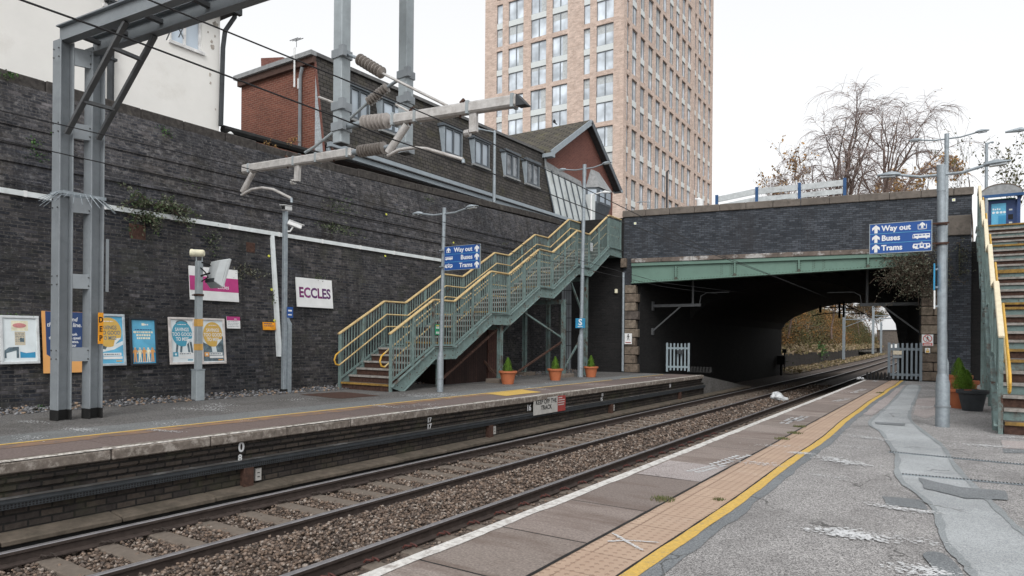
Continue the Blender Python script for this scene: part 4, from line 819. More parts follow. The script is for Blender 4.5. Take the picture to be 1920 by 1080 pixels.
# ================================================================== posters and signs on the wall
random.seed(21)
WUP = Vector((-.1, 0, 1)).normalized()
def wall_frame(y0, y1, z0, z1, off=.015):
    """frame centred on a wall rectangle; local x along the track, local y up the batter"""
    zc = (z0+z1)/2; return frame((wx(zc)+off, (y0+y1)/2, zc), (0, 1, 0), WUP), y1-y0, (z1-z0)
def poster(name, label, cat, y0, y1, z0, z1, fmat, d=.05, fw=.05, bg='ppale', group=None):
    Mx, w, h = wall_frame(y0, y1, z0, z1); t = thing(name, label, cat, Mx.translation, group)
    if fmat:
        b = MB(Mx)
        for a in ((-w/2, w/2, h/2-fw, h/2), (-w/2, w/2, -h/2, -h/2+fw), (-w/2, -w/2+fw, -h/2+fw, h/2-fw), (w/2-fw, w/2, -h/2+fw, h/2-fw)): b.box(*a, 0, d)
        b.build('frame', fmat, t, bevel=.006); b = MB(Mx); b.box(-w/2+fw-.002, w/2-fw+.002, -h/2+fw-.002, h/2-fw+.002, 0, d*.5)
    else: b = MB(Mx); b.box(-w/2, w/2, -h/2, h/2, 0, d)
    b.build('sheet', M[bg], t); z = d*.5 if fmat else d
    return t, Mx, w-2*fw*(fmat is not None), h-2*fw*(fmat is not None), z
def shape(t, Mx, pts, z, mat, name, dz=.0015): b = MB(Mx); b.prism(pts, z+.0003, z+dz); return b.build(name, M[mat] if isinstance(mat, str) else mat, t)
def rect(t, Mx, x0, x1, y0, y1, z, mat, name, dz=.0015): return shape(t, Mx, [(x0, y0), (x1, y0), (x1, y1), (x0, y1)], z, mat, name, dz)
def disc(cx, cy, rx, ry, n=28, a0=0, a1=6.2832): return [(cx+rx*math.cos(a0+(a1-a0)*k/n), cy+ry*math.sin(a0+(a1-a0)*k/n)) for k in range(n)]
def at(Mx, x, y, z): return Mx @ Matrix.Translation((x, y, z))
def lines(t, Mx, x0, y0, ws, dy, hh, z, mat, name='small_print', align=0):
    b = MB(Mx)
    for k, w in enumerate(ws):
        a = x0-(w/2 if align else 0); y = y0-dy*k; x = a
        while x < a+w-.01: l = min(random.uniform(.02, .06), a+w-x); b.box(x, x+l, y, y+hh, z+.0003, z+.0016); x += l+.012
    b.build(name, M[mat], t)
WF = plain('white_poster_frame', (.62, .65, .66), .5, var=.1, dirt=(.4, .4, .4)); BF = plain('black_poster_frame', (.025, .028, .034), .5); GF = plain('silver_poster_frame', (.42, .48, .52), .45, .2); PF = plain('pinkish_poster_frame', (.60, .56, .54), .55)
# 1 history poster
t, Mx, w, h, z = poster('poster', 'white framed poster with old newspaper cutting and blue station photo, leftmost on the wall', 'poster', 5.14, 5.78, .85, 1.76, WF, .05, .05)
rect(t, Mx, -.13, .14, .17, .36, z, 'pcream', 'yellow_box'); shape(t, Mx, disc(0, .27, .11, .045, 20), z+.0015, 'ppink', 'red_scribble'); rect(t, Mx, -.08, .09, -.1, .155, z, 'pbuff', 'newspaper_cutting'); lines(t, Mx, -.07, .12, [.14]*6, .03, .009, z+.0015, 'pgrey'); rect(t, Mx, 0, .07, -.04, .03, z+.003, 'pgrey', 'cutting_photo')
rect(t, Mx, -.25, -.02, -.34, -.13, z, 'ppale', 'station_photo'); shape(t, Mx, [(-.25, -.2), (-.18, -.14), (-.02, -.13), (-.02, -.34), (-.06, -.34), (-.06, -.2), (-.22, -.25), (-.22, -.34), (-.25, -.34)], z+.0015, 'pgrey', 'building_drawing'); rect(t, Mx, 0, .25, -.34, -.15, z, 'pblue2', 'harbour_photo'); shape(t, Mx, [(0, -.15), (.25, -.15), (.25, -.23), (.1, -.25), (0, -.22)], z+.0015, 'ppale', 'photo_sky')
# 2 stay behind the yellow line
t, Mx, w, h, z = poster('safety_board', 'orange and navy safety board behind the grey mast, Stay behind the yellow line', 'sign', 5.84, 6.6, .66, 1.87, None, .02, 0, 'porange')
shape(t, Mx, [(-w/2+.06, h/2-.005), (w/2-.03, h/2-.005), (w/2-.03, -.2), (0, -.48), (-w/2+.06, -.24)], z, 'navy', 'navy_panel', .002)
text('Stay behind\nthe yellow line.', at(Mx, .01, h/2-.19, z+.002), .118, M['white'], t, bold=.012, shear=.2, sx=.86); text('Trains pass through\nthis station at high speed\nand cause turbulence.\nThink about your', at(Mx, .01, h/2-.475, z+.002), .078, M['white'], t, bold=.02, sx=.72); text('safety', at(Mx, .0, -.2, z+.002), .06, M['white'], t)
# 3 / 5 / 6 savings posters
def savings(label, y0, y1, z0, z1, fr, bg, ball, tcol, tag_, variant):
    t, Mx, w, h, z = poster('poster', label, 'poster', y0, y1, z0, z1, fr, .05, .05, bg, 'savings posters on the brick wall'); r = w*.46
    if variant == 0: shape(t, Mx, [(-w/2, h/2), (-.05, h/2), (-.2, h/2-.12), (-w/2, h/2-.05)], z, 'ppale', 'pale_wash'); shape(t, Mx, [(-w/2, -.2), (.15, -.08), (w/2, -.02), (w/2, -.1), (.1, -.2), (-w/2, -.28)], z, 'ppale', 'pale_ribbon'); shape(t, Mx, [(-.12, -.1), (-.02, -.1), (-.07, -.2), (-.15, -.18)], z+.0015, 'pgrey', 'dark_shape')
    elif variant == 1:
        shape(t, Mx, disc(0, h/2-.08, .14, .07), z, 'pgrey', 'dark_hat')
        for x in (-.14, -.04, .1, .17): shape(t, Mx, [(x, -.02), (x+.05, -.02), (x+.02+.06*(x > 0), -.28), (x-.03+.06*(x > 0), -.28)], z, 'pgrey', 'walking_leg'); shape(t, Mx, [(x-.04+.06*(x > 0), -.28), (x+.05+.06*(x > 0), -.28), (x+.05+.06*(x > 0), -.31), (x-.04+.06*(x > 0), -.31)], z, 'white', 'shoe')
    else: shape(t, Mx, [(-w/2, -.02), (-.05, -.12), (.12, .3), (w/2, .1), (w/2, -h/2+.02), (-w/2, -h/2+.02)], z, 'pgrey', 'dark_photo'); shape(t, Mx, [(-.05, -.1), (.06, -.1), (.09, -.26), (-.03, -.26)], z+.001, 'ppale', 'pale_sleeve')
    cy = .16; o = shape(t, Mx, [q for q in disc(0, cy, r, r*1.2, 40) if not (q[0] > r*.35 and q[1] < cy-r*.55)], z+.003, ball, 'speech_disc'); shape(t, Mx, [(r*.35, cy-r*1.1), (r*.95, cy-r*.45), (r*.5, cy-r*.5)], z+.004, 'ppale', 'page_curl')
    text('SAVINGS\nTOO GOOD\nTO MISS', at(Mx, .0, cy+.06, z+.0046), .115, M[tcol], t, bold=.018, sx=.72); lines(t, Mx, -.1, cy+r*.85, [.2], .02, .016, z+.0046, 'white')
    zb = -h/2; rect(t, Mx, -w/2+.03, -w/2+.15, zb+.13, zb+.23, z+.003, tag_, 'price_box'); shape(t, Mx, disc(-w/2+.09, zb+.18, .025, .025, 12), z+.0046, 'ppale', 'emblem'); rect(t, Mx, -w/2+.16, w/2-.04, zb+.16, zb+.22, z+.003, 'white', 'caption_strip'); rect(t, Mx, -w/2+.16, w/2-.02, zb+.09, zb+.145, z+.003, 'white', 'caption_strip'); lines(t, Mx, -w/2+.18, zb+.18, [w-.26], .07, .02, z+.0046, 'pgrey'); rect(t, Mx, w/2-.15, w/2-.03, zb+.035, zb+.06, z+.003, tag_, 'web_strip')
savings('silver framed savings poster, mustard disc on sky blue, right of the grey mast', 6.72, 7.38, .77, 1.85, GF, 'pblue', 'pyel', 'pgrey', 'pyel', 0)
savings('white framed savings poster with blue disc over walking legs', 8.33, 8.95, .76, 1.83, PF, 'ppale', 'pteal', 'white', 'pteal', 1)
savings('white framed savings poster with mustard disc over a dark photo, behind the screen post', 9.08, 9.71, .75, 1.83, PF, 'ppale', 'pyel', 'white', 'porange', 2)
# 4 blue poster with people silhouettes
t, Mx, w, h, z = poster('poster', 'black framed blue poster with five orange and cream people silhouettes', 'poster', 7.47, 8.06, .76, 1.79, BF, .06, .045, 'pblue')
shape(t, Mx, [(-w/2, -h/2+.01), (w/2, -h/2+.01), (w/2, -.16), (.1, -.2), (-w/2, -.12)], z, 'pblue2', 'deep_blue_base'); rect(t, Mx, -.03, .03, h/2-.12, h/2-.07, z, 'pcream', 'emblem'); lines(t, Mx, .03, h/2-.115, [.08], .03, .03, z, 'white'); lines(t, Mx, 0, h/2-.22, [.36], .02, .018, z, 'navy', 'heading', 1); lines(t, Mx, 0, h/2-.285, [.42, .3, .28], .065, .04, z, 'pcream', 'cream_heading', 1)
for k, x in enumerate((-.19, -.09, .0, .09, .18)):
    mt = 'porange' if k % 2 == 0 else 'pcream'; b = MB(Mx); zz = z+.0016
    b.lathe([(.02, 0), (.02, .0012)], (x, -.145, zz), (0, 0, 1), 12)
    for pts in ([(-.03, -.17), (.03, -.17), (.026, -.3), (-.026, -.3)], [(-.026, -.3), (0, -.3), (-.012, -.44), (-.035, -.44)], [(0, -.3), (.026, -.3), (.034, -.44), (.012, -.44)], [(-.03, -.17), (-.02, -.2), (-.05, -.27), (-.062, -.25)], [(.03, -.17), (.02, -.2), (.05, -.24), (.066, -.23)]): b.prism([(x+a, q) for a, q in pts], zz, zz+.0012)
    b.build('people_silhouette', M[mt], t)
lines(t, Mx, 0, -h/2+.025, [.3], .02, .012, z+.0016, 'white', 'small_print', 1)
# station name board, magenta band
t, Mx, w, h, z = poster('station_name_board', 'white station name board with magenta band reading Eccles, behind the help screen', 'sign', 8.88, 10.14, 2.25, 3.04, None, .03, 0, 'white')
rect(t, Mx, -w/2, w/2, -.17, .17, z, 'magenta', 'magenta_band', .002); text('Eccles', at(Mx, .22, -.1, z+.002), .14, M['white'], t, bold=.01, sx=.9)
# ECCLES mosaic letters
t, Mx, w, h, z = poster('name_panel', 'plain white panel with large purple ECCLES mosaic lettering', 'sign', 11.9, 13.14, 2.22, 3.02, None, .03, 0, 'white'); text('ECCLES', at(Mx, .0, -.13, z), .38, M['purple'], t, bold=.035, sx=.86)
t, Mx, w, h, z = poster('notice', 'small white notice with magenta heading beside the last poster', 'sign', 9.79, 10.15, 1.6, 1.89, None, .015, 0, 'white'); rect(t, Mx, -w/2, w/2, .05, h/2, z, 'magenta', 'magenta_heading', .002); lines(t, Mx, .02, .075, [.07], .02, .02, z+.002, 'white', 'heading'); lines(t, Mx, -w/2+.03, .02, [.28, .29, .26, .28], .04, .008, z, 'pgrey')
t, Mx, w, h, z = poster('notice', 'small orange plate on the wall beside the camera post', 'sign', 10.8, 11.18, 1.58, 1.78, None, .015, 0, 'orange'); lines(t, Mx, -w/2+.03, .05, [.26, .3], .055, .02, z, 'navy')
for k, (x, y) in enumerate(((504, 480), (509, 543), (514, 601), (722, 480), (724, 402), (850, 455), (1145, 378))):
    p = wp(x, y) if x < 1100 else wp(x, y); t = thing('wall_tag', 'tiny round yellow survey tag on the dark brick wall', 'tag', p, 'survey tags on the walls'); b = MB(frame(p+Vector((.0 if p.z < 4.2 else -.0, 0, 0)), (0, 1, 0), WUP)); b.lathe([(.032, 0), (.03, .02)], (0, 0, 0), None, 10); b.build('disc', M['yel'], t)
# ================================================================== information screen post
p = gz(371, 751); t = thing('screen_post', 'grey post with tilted display screen and loudspeaker, ochre tape round it', 'post', p); Y0 = p.y; X0 = p.x
b = MB(); b.box(X0-.1, X0+.1, Y0-.1, Y0+.1, 0, .66); b.build('base_box', M['mast_w'], t, bevel=.01); b = MB(); b.box(X0-.105, X0+.105, Y0-.105, Y0+.105, .66, .69); b.build('base_cap', M['galv'], t)
b = MB(); b.box(X0-.062, X0+.062, Y0-.062, Y0+.062, .69, 3.05); b.build('post', M['mast_w'], t, bevel=.008)
for z0, z1 in ((1.62, 1.78), (1.1, 1.24)): b = MB(); b.box(X0-.066, X0+.066, Y0-.066, Y0+.066, z0, z1); b.build('ochre_tape', M['tape'], t)
b = MB(); b.box(X0-.075, X0+.075, Y0-.075, Y0+.075, 2.28, 2.33); b.tube([(X0-.12, Y0-.08, 2.305), (X0+.12, Y0-.08, 2.305)], .014, 6); b.build('clamp', M['rust'], t)
b = MB(); b.lathe([(.085, 0), (.09, .02), (.08, .05), (.075, .25), (.06, .28)], (X0-.12, Y0-.12, 3.22), (.75, .65, 0), 14); b.build('loudspeaker', M['pcream'], t, smooth=True); b = MB(); [b.tube([(X0+a, Y0+c, 3.0), (X0+a, Y0+c, 3.2)], .012, 6) for a, c in ((-.04, -.04), (.05, .04))]; b.build('speaker_bracket', M['mast_w'], t)
sm = Matrix.Translation((X0+.1, Y0+.34, 2.82)) @ Matrix.Rotation(R_(-8), 4, 'Z') @ Matrix.Rotation(R_(-15), 4, 'X')
b = MB(sm); b.prism([(-.29, -.31), (.29, -.31), (.29, .33), (-.29, .33)], -.0, .0) if 0 else b.box(-.30, .30, .07, .13, -.32, .34); b.hexa([(-.22, -.08, -.24), (.22, -.08, -.24), (.22, -.08, .24), (-.22, -.08, .24), (-.29, .07, -.31), (.29, .07, -.31), (.29, .07, .33), (-.29, .07, .33)]); sc = b.build('screen_case', M['pale_g'], t, bevel=.012)
b = MB(sm); b.box(-.2, .2, -.10, -.07, -.25, -.17); b.build('case_foot', M['dark'], sc); b = MB(sm); b.box(-.27, .27, .131, .135, -.29, .31); b.build('display', M['black'], sc)
b = MB(); b.tube([(X0+.06, Y0, 2.72), (X0+.1, Y0+.2, 2.8)], .02, 6); b.tube([(X0+.06, Y0, 2.9), (X0+.14, Y0+.06, 2.8), (X0+.12, Y0+.14, 2.7), (X0+.06, Y0+.02, 2.6)], .014, 6); b.tube([(X0+.06, Y0+.02, 3.02), (X0+.13, Y0+.14, 2.99), (X0+.12, Y0+.2, 2.95)], .016, 6); b.build('bracket_and_cable', M['tar'], t)
# ================================================================== camera post
p = gz(532, 737); X0, Y0 = p.x, p.y; t = thing('camera_post', 'galvanised post with two white security cameras against the wall', 'post', p)
b = MB(); b.box(X0-.05, X0+.05, Y0-.05, Y0+.05, .08, 4.55); b.build('post', M['galv'], t, bevel=.006); b = MB(); b.box(X0+.02, X0+.09, Y0+.06, Y0+.16, .0, 1.72); b.hexa([(X0+.02, Y0+.05, 1.72), (X0+.09, Y0+.05, 1.72), (X0+.09, Y0+.17, 1.72), (X0+.02, Y0+.17, 1.72), (X0+.0, Y0+.0, 1.92), (X0+.07, Y0+.0, 1.92), (X0+.07, Y0+.06, 1.92), (X0, Y0+.06, 1.92)]); b.build('side_channel', M['galv'], t)
b = MB(); b.box(X0-.07, X0+.07, Y0-.07, Y0+.07, 0, .1); b.build('base', M['tar'], t)
for nm, c, d in (('a', Vector((X0+.04, Y0+.0, 4.63)), Vector((.35, -.75, -.1))), ('b', Vector((X0+.16, Y0+.18, 4.22)), Vector((.45, .75, -.28)))):
    fm = frame(c, d.cross(ZZ), ZZ); d.normalize(); b = MB(); b.bar(c-d*.19, c+d*.16, .13, .11); cm_ = b.build('camera_housing', M['white'], t, bevel=.015); b = MB(); b.bar(c-d*.16+ZZ*.07, c+d*.22+ZZ*.07, .15, .012); b.build('sunshield', M['white'], cm_); b = MB(); b.bar(c+d*.155, c+d*.165, .1, .08); b.build('lens', M['black'], cm_)
    b = MB(); b.tube([c-ZZ*.05-d*.05, Vector((c.x*.5+X0*.5, c.y*.5+Y0*.5, c.z-.16)), Vector((X0, Y0, c.z-.17))], .022, 6); b.build('camera_arm', M['white'], t)
p2_ = Vector((X0+.08, Y0+.14, 1.85)); t = thing('notice', 'small blue notice on the camera post', 'sign', p2_); Mx = frame((X0+.07, Y0+.1, 2.03), (0, 1, 0), ZZ); b = MB(Mx); b.box(-.08, .1, -.14, .13, 0, .008); b.build('plate', M['sblue'], t); b = MB(Mx); b.box(-.05, .06, -.08, -.05, .008, .01); b.box(-.05, .06, .02, .06, .008, .01); b.build('white_mark', M['white'], t)
# ================================================================== lamp posts
def lamp(label, base_, ztop, zsleeve, rb, rp, armL, armR, dirx=(1, 0, 0), lean=0., headL=.36, name='platform_lamp', group='twin arm platform lamps', foot=True):
    x, y, z0 = base_; t = thing(name, label, 'lamp post', base_, group); lx = lambda z: x+lean*(z-z0)
    b = MB(); b.tube([(x, y, z0), (x, y, z0+zsleeve), (lx(z0+zsleeve+.16), y, z0+zsleeve+.16)], [rb, rb, rp*1.25], 14); b.build('base_sleeve', M['galv'], t, smooth=True)
    if foot: b = MB(); b.lathe([(rb*1.12, 0), (rb*1.12, .03)], (x, y, z0+.33), None, 14); b.tube([(x, y, z0), (x, y, z0+.32)], rb*.93, 14); b.build('foot_collar', M['mast'], t, smooth=True)
    b = MB(); b.tube([(lx(z0+zsleeve+.1), y, z0+zsleeve+.1), (lx(ztop), y, ztop)], [rp*1.15, rp], 12); b.build('column', M['galv'], t, smooth=True); b = MB(); b.tube([(lx(ztop-.42), y, ztop-.42), (lx(ztop+.02), y, ztop+.02)], rp*1.12, 12); b.build('top_collar', M['galv'], t, smooth=True)
    D = Vector(dirx).normalized(); T = Vector((lx(ztop), y, ztop-.14))
    for sg, L in ((-1, armL), (1, armR)):
        if not L: continue
        a = T+D*sg*rp; c = T+D*sg*(L-headL)+ZZ*.07; mid = T+D*sg*(L-headL)*.5+ZZ*.0; b = MB(); b.tube([a, mid, c, c+D*sg*.06+ZZ*.008], .024, 8); ar = b.build('arm', M['galv'], t, smooth=True)
        b = MB(); S_ = D.cross(ZZ)
        prof = [(0, .03, -.01, .035), (.18, .075, -.028, .055), (.45, .085, -.03, .068), (.75, .08, -.022, .04), (1, .05, -.0, .018)]; rings = []
        for f, w, lo, hi in prof:
            q = c+D*sg*f*headL+ZZ*(.02*f+.008); rings.append([b.p(q+S_*w*math.cos(t_)+ZZ*((hi if math.sin(t_) > 0 else -lo)*math.sin(t_))) for t_ in [2*math.pi*k/12 for k in range(12)]])
        for r0, r1 in zip(rings, rings[1:]):
            for k in range(12): b.fc((r0[k], r0[(k+1) % 12], r1[(k+1) % 12], r1[k]))
        b.fc(rings[0][::-1]); b.fc(rings[-1]); hd = b.build('lamp_head', M['galv'], ar, smooth=True)
        b = MB(); q0 = c+D*sg*.22*headL; q1 = c+D*sg*.85*headL; b.bar(q0-ZZ*.012, q1-ZZ*.0, .11, .03); b.build('lamp_glass', M['lens'], hd)
    return t
lamp('thick galvanised twin-arm lamp post nearest the camera, carrying the right way-out sign', (-.215, 13.39, 0), 4.36, .72, .105, .062, .95, .94, lean=-.011)
lamp('tall twin-arm lamp post standing behind the nearest right lamp', tuple(gz(1770, 726)), 8.0, 1.6, .085, .06, 1.05, 1.1, lean=.002)
lamp('twin-arm lamp post with way-out sign in front of the left stairs', (-11.32, 13.71, 0), 4.8, .9, .085, .045, 1.1, 1.08, lean=.018)
lamp('twin-arm lamp post with blue S plate in front of the left stairs', (-11.84, 22.56, 0), 7.95, 1.45, .11, .065, 1.15, 1.1, lean=.013)
# box and notice on the right posts
t = thing('service_box', 'narrow grey service box strapped behind the right lamp post', 'box', (-.1, 14.2, .9)); b = MB(); xa, xb, za, zb_ = gy(1769, 700, 14.1).x, gy(1779, 700, 14.1).x, gy(1785, 735, 14.1).z, gy(1785, 680, 14.1).z; b.box(xa, xb, 14.1, 14.25, za, zb_); b.hexa([(xa, 14.1, zb_), (xb, 14.1, zb_), (xb, 14.25, zb_), (xa, 14.25, zb_), (xa, 14.1, zb_+.09), (xa+.05, 14.1, zb_+.09), (xa+.05, 14.25, zb_+.09), (xa, 14.25, zb_+.09)]); b.build('case', M['galv'], t)
t = thing('edge_on_notice', 'blue and white notice seen edge-on, clamped to the near lamp post', 'sign', (-.36, 13.35, 2.5)); b = MB(); b.box(-.355, -.335, 13.2, 13.5, 2.28, 2.72); b.build('blue_plate', M['pblue2'], t); b = MB(); b.box(-.35, -.33, 13.2, 13.5, 1.97, 2.27); b.build('white_plate', M['white'], t); [(b.box(-.33, -.2, 13.35, 13.4, z, z+.03), b.build('clamp', M['galv'], t)) for z in (2.62, 2.32, 2.0) for b in (MB(),)]
# way out signs
ARROW = [(-.035, -.1), (.035, -.1), (.035, .005), (.085, -.04), (.085, .03), (0, .1), (-.085, .03), (-.085, -.04), (-.035, .005)]
def bus(b, x, y, s, z): b.prism([(x-.5*s, y-.13*s), (x+.5*s, y-.13*s), (x+.5*s, y+.15*s), (x-.44*s, y+.15*s), (x-.49*s, y+.1*s)], z, z+.002); return [(x-.36*s+.22*s*k, x-.2*s+.22*s*k, y+.02*s, y+.09*s) for k in range(4)]+[(x-.46*s, x-.4*s, y-.08*s, y+.1*s)]
def wayout(label, y, x0, x1, z0, z1, flip):
    Mx = frame(((x0+x1)/2, y, (z0+z1)/2), (1, 0, 0), ZZ); w, h = x1-x0, z1-z0; t = thing('direction_sign', label, 'sign', Mx.translation)
    b = MB(Mx); b.box(-w/2, w/2, -h/2, h/2, -.03, 0); b.build('panel', M['sblue'], t); b = MB(Mx)
    for a in ((-w/2-.012, w/2+.012, h/2, h/2+.012), (-w/2-.012, w/2+.012, -h/2-.012, -h/2), (-w/2-.012, -w/2, -h/2, h/2), (w/2, w/2+.012, -h/2, h/2)): b.box(*a, -.032, .004)
    b.build('frame', M['galv'], t); b = MB(Mx); [b.box(-w/2, w/2, h*(k/3-.5)-.003, h*(k/3-.5)+.003, 0, .003) for k in (1, 2)]; b.build('divider', M['pblue'], t)
    s = h/3; sg = -1 if flip else 1
    for k, txt in enumerate(('Way out', 'Buses', 'Trams')):
        yc = h*(2.5-k)/3-h/2; ax = -sg*(w/2-.09); b = MB(Mx); b.prism([(ax+px*s*4.1, yc+py*s*4.2) for px, py in ARROW], .0005, .0035); b.build('arrow', M['white'], t)
        if flip: text(txt, at(Mx, .33 if k == 0 else .34, yc-s*.24, .0005), s*.80, M['white'], t, bold=.022, align='RIGHT', sx=1.02, depth=.0015)
        else: text(txt, at(Mx, -w/2+.175, yc-s*.24, .0005), s*.78, M['white'], t, bold=.03, align='LEFT', sx=.93, depth=.0015)
        ix = sg*(w/2-.13); b = MB(Mx); holes = []
        if k == 0:
            for a in ((-.065, .065, -.055, -.045), (-.065, -.055, -.055, .03), (.055, .065, -.055, .03)): b.box(ix+a[0], ix+a[1], yc+a[2], yc+a[3], .0005, .0035)
            b.prism([(ix+px*s*2.9, yc+.015+py*s*3) for px, py in ARROW], .0005, .0035)
        elif k == 1: holes = bus(b, ix-sg*.015, yc, .25, .0005); b.lathe([(.014, .0005), (.014, .003)], (ix-.07, yc-.035, 0), (0, 0, 1), 10); b.lathe([(.014, .0005), (.014, .003)], (ix+.06, yc-.035, 0), (0, 0, 1), 10)
        else:
            xx = ix-sg*.01; b.prism([(xx-.12, yc-.035), (xx+.12, yc-.035), (xx+.13, yc+.0), (xx+.115, yc+.04), (xx-.115, yc+.04), (xx-.13, yc+.0)], .0005, .0025); b.prism([(xx-.02, yc+.04), (xx+.02, yc+.055), (xx, yc+.07), (xx-.008, yc+.068), (xx+.006, yc+.056), (xx-.03, yc+.046)], .0005, .0025); b.box(xx-.09, xx-.04, yc-.048, yc-.034, .0005, .0025); b.box(xx+.04, xx+.09, yc-.048, yc-.034, .0005, .0025)
            holes = [(xx-.1+.045*j, xx-.07+.045*j, yc-.0 if j not in (1, 3) else yc-.028, yc+.025) for j in range(5)]
        ic = b.build('pictogram', M['white'], t)
        if holes: b = MB(Mx); [b.box(*q, .003, .0045) for q in holes]; b.build('pictogram_windows', M['sblue'], ic)
    return t
t = wayout('blue Way out, Buses, Trams sign on the nearest right lamp post', 13.2, -1.295, -.39, 2.94, 3.44, False); b = MB(); [(b.box(-.40, -.14, 13.2, 13.24, z, z+.025), b.lathe([(.085, 0), (.085, .03)], (-.25, 13.39, z), None, 12)) for z in (3.37, 3.04)]; b.build('bracket', M['rust'], t)
t = wayout('blue Way out, Buses, Trams sign on the left platform lamp post', 13.6, -11.12, -9.99, 3.17, 3.77, True); b = MB(); [(b.box(-11.3, -11.1, 13.6, 13.64, z, z+.025), b.lathe([(.06, 0), (.06, .03)], (-11.27, 13.7, z), None, 12)) for z in (3.68, 3.26)]; b.build('bracket', M['galv'], t)
Mx = frame((-11.77, 22.4, 2.02), (1, .12, 0), ZZ); t = plate('letter_plate', 'blue square plate with white letter S on the left lamp post', 'sign', Mx, .38, .36, M['pblue2'], .015); text('S', at(Mx, 0, -.07, .016), .32, M['white'], t, bold=.03); lines(t, Mx, -.1, -.14, [.2], .02, .025, .016, 'white')
# ================================================================== potted conifers
def pot(label, base_, r, h, mat, planted=True, ph=.3, pr=.13, group='potted conifers on the platforms', tw=1):
    x, y, z = base_; t = thing('plant_pot', label, 'plant pot', base_, group)
    b = MB(); b.lathe([(r*.66, 0), (r*.92, h*.82), (r*1.02, h*.82), (r*1.08, h*.86), (r*1.08, h), (r*.95, h), (r*.9, h*.9), (.01, h*.9)], base_, None, 24); b.build('pot', mat, t, smooth=True); b = MB(); b.lathe([(r*.9, 0), (r*.9, .004)], (x, y, h*.92), None, 20); b.build('soil', M['soil'], t)
    if planted:
        V = []; F = []
        for q in range(tw):
            cx, cy = x+(q*.09 if tw > 1 else 0), y+(q*.03); sc = 1-.18*q
            for _ in range(2600):
                u = random.random()**.8; a = random.random()*6.28; rr = pr*sc*min(1, (1-u)*1.25)**.7*(.35+.65*random.random()**.5)*(1+.25*math.sin(a*3+u*9)); bz = h*.92+ph*sc*u; c = Vector((cx+math.cos(a)*rr, cy+math.sin(a)*rr, z+bz)); d = Vector((math.cos(a)*.6, math.sin(a)*.6, 1.1)).normalized(); s = Vector((-math.sin(a), math.cos(a), random.uniform(-.4, .4))); L = .045*random.uniform(.6, 1.2); m0 = len(V)
                V += [c-s*.007, c+s*.007, c+d*L]; F.append((m0, m0+1, m0+2))
        np_mesh('conifer', [tuple(v) for v in V], F, M['conifer'], t)
    return t
pot('terracotta pot with conical conifer, nearest below the left stairs', gz(952, 720), .27, .41, M['terra'], ph=.42, pr=.15); pot('terracotta pot with conifer between the stair leg and the S lamp', gz(1041, 713), .255, .40, M['terra'], ph=.42, pr=.14); pot('terracotta pot with conifer right of the S lamp post', gz(1108, 707), .26, .40, M['terra'], ph=.42, pr=.14)
p = gz(1823, 770); pot('charcoal grey tub in front of the terracotta pots by the right stairs', (p.x, p.y, 0), .27, .43, M['dark'], False)
p = gz(1803, 766); pot('terracotta pot with bushy bright conifer beside the charcoal tub', (p.x, p.y+.12, 0), .30, .42, M['terra'], True, .50, .19, tw=2); p = gz(1803, 756); pot('terracotta pot half hidden behind the other pots near the right stairs', (p.x+.02, p.y+.25, 0), .31, .52, M['terra'], False); p = gz(1797, 747); pot('farthest terracotta pot with conifer, behind the lamp post on the right', (p.x, p.y+.3, 0), .29, .58, M['terra'], True, .46, .17)
# ================================================================== palisade gates and anti-trespass mats
def palisade(label, A, Bp, h, n, mat, gap=False):
    A, Bp = Vector(A), Vector(Bp); d = (Bp-A); L = d.length; d.normalize(); s = Vector((-d.y, d.x, 0)); t = thing('palisade_gate', label, 'gate', (A+Bp)/2, 'palisade gates at the platform ends')
    for k in range(n+1):
        p = A+d*L*k/n; b = MB(); w = .034 if 0 < k < n else .045; top = h-.02 if 0 < k < n else h; z0 = .06 if 0 < k < n else 0; zt = top; b.hexa([p-d*w-s*.01+ZZ*z0, p+d*w-s*.01+ZZ*z0, p+d*w+s*.01+ZZ*z0, p-d*w+s*.01+ZZ*z0, p-d*w-s*.01+ZZ*zt, p+d*w-s*.01+ZZ*zt, p+d*w+s*.01+ZZ*zt, p-d*w+s*.01+ZZ*zt]); b.build('pale' if 0 < k < n else 'post', mat, t)
    for z in (.22, h-.24): b = MB(); b.bar(A+s*.03+ZZ*z, Bp+s*.03+ZZ*z, .03, .09); b.build('rail', mat, t)
    return t
gp = plain('gate_grey_paint', (.16, .19, .215), .6, var=.12)
t = palisade('grey palisade gate at the right platform end beside the stone pier', (-2.14, 28.5, 0), (-1.14, 28.7, 0), 1.40, 7, gp); b = MB(frame((-1.87, 28.44, 1.0), (1, .2, 0), ZZ)); b.box(-.14, .14, -.04, .1, .02, .03); b.build('lock_plate', M['pbuff'], t); b = MB(frame((-1.87, 28.44, .88), (1, .2, 0), ZZ)); b.box(-.14, .14, -.04, .05, .02, .03); b.build('lock_box', M['mast'], t)
lgp = plain('gate_pale_grey', (.27, .33, .36), .6, var=.12); t = palisade('pale grey palisade gate under the left end of the bridge', (-10.98, 29.3, 0), (-10.05, 29.5, 0), 1.3, 6, lgp); b = MB(frame((-10.35, 29.3, .86), (1, .2, 0), ZZ)); b.box(-.16, .12, -.06, .12, .02, .03); b.build('lock_plate', M['dark'], t)
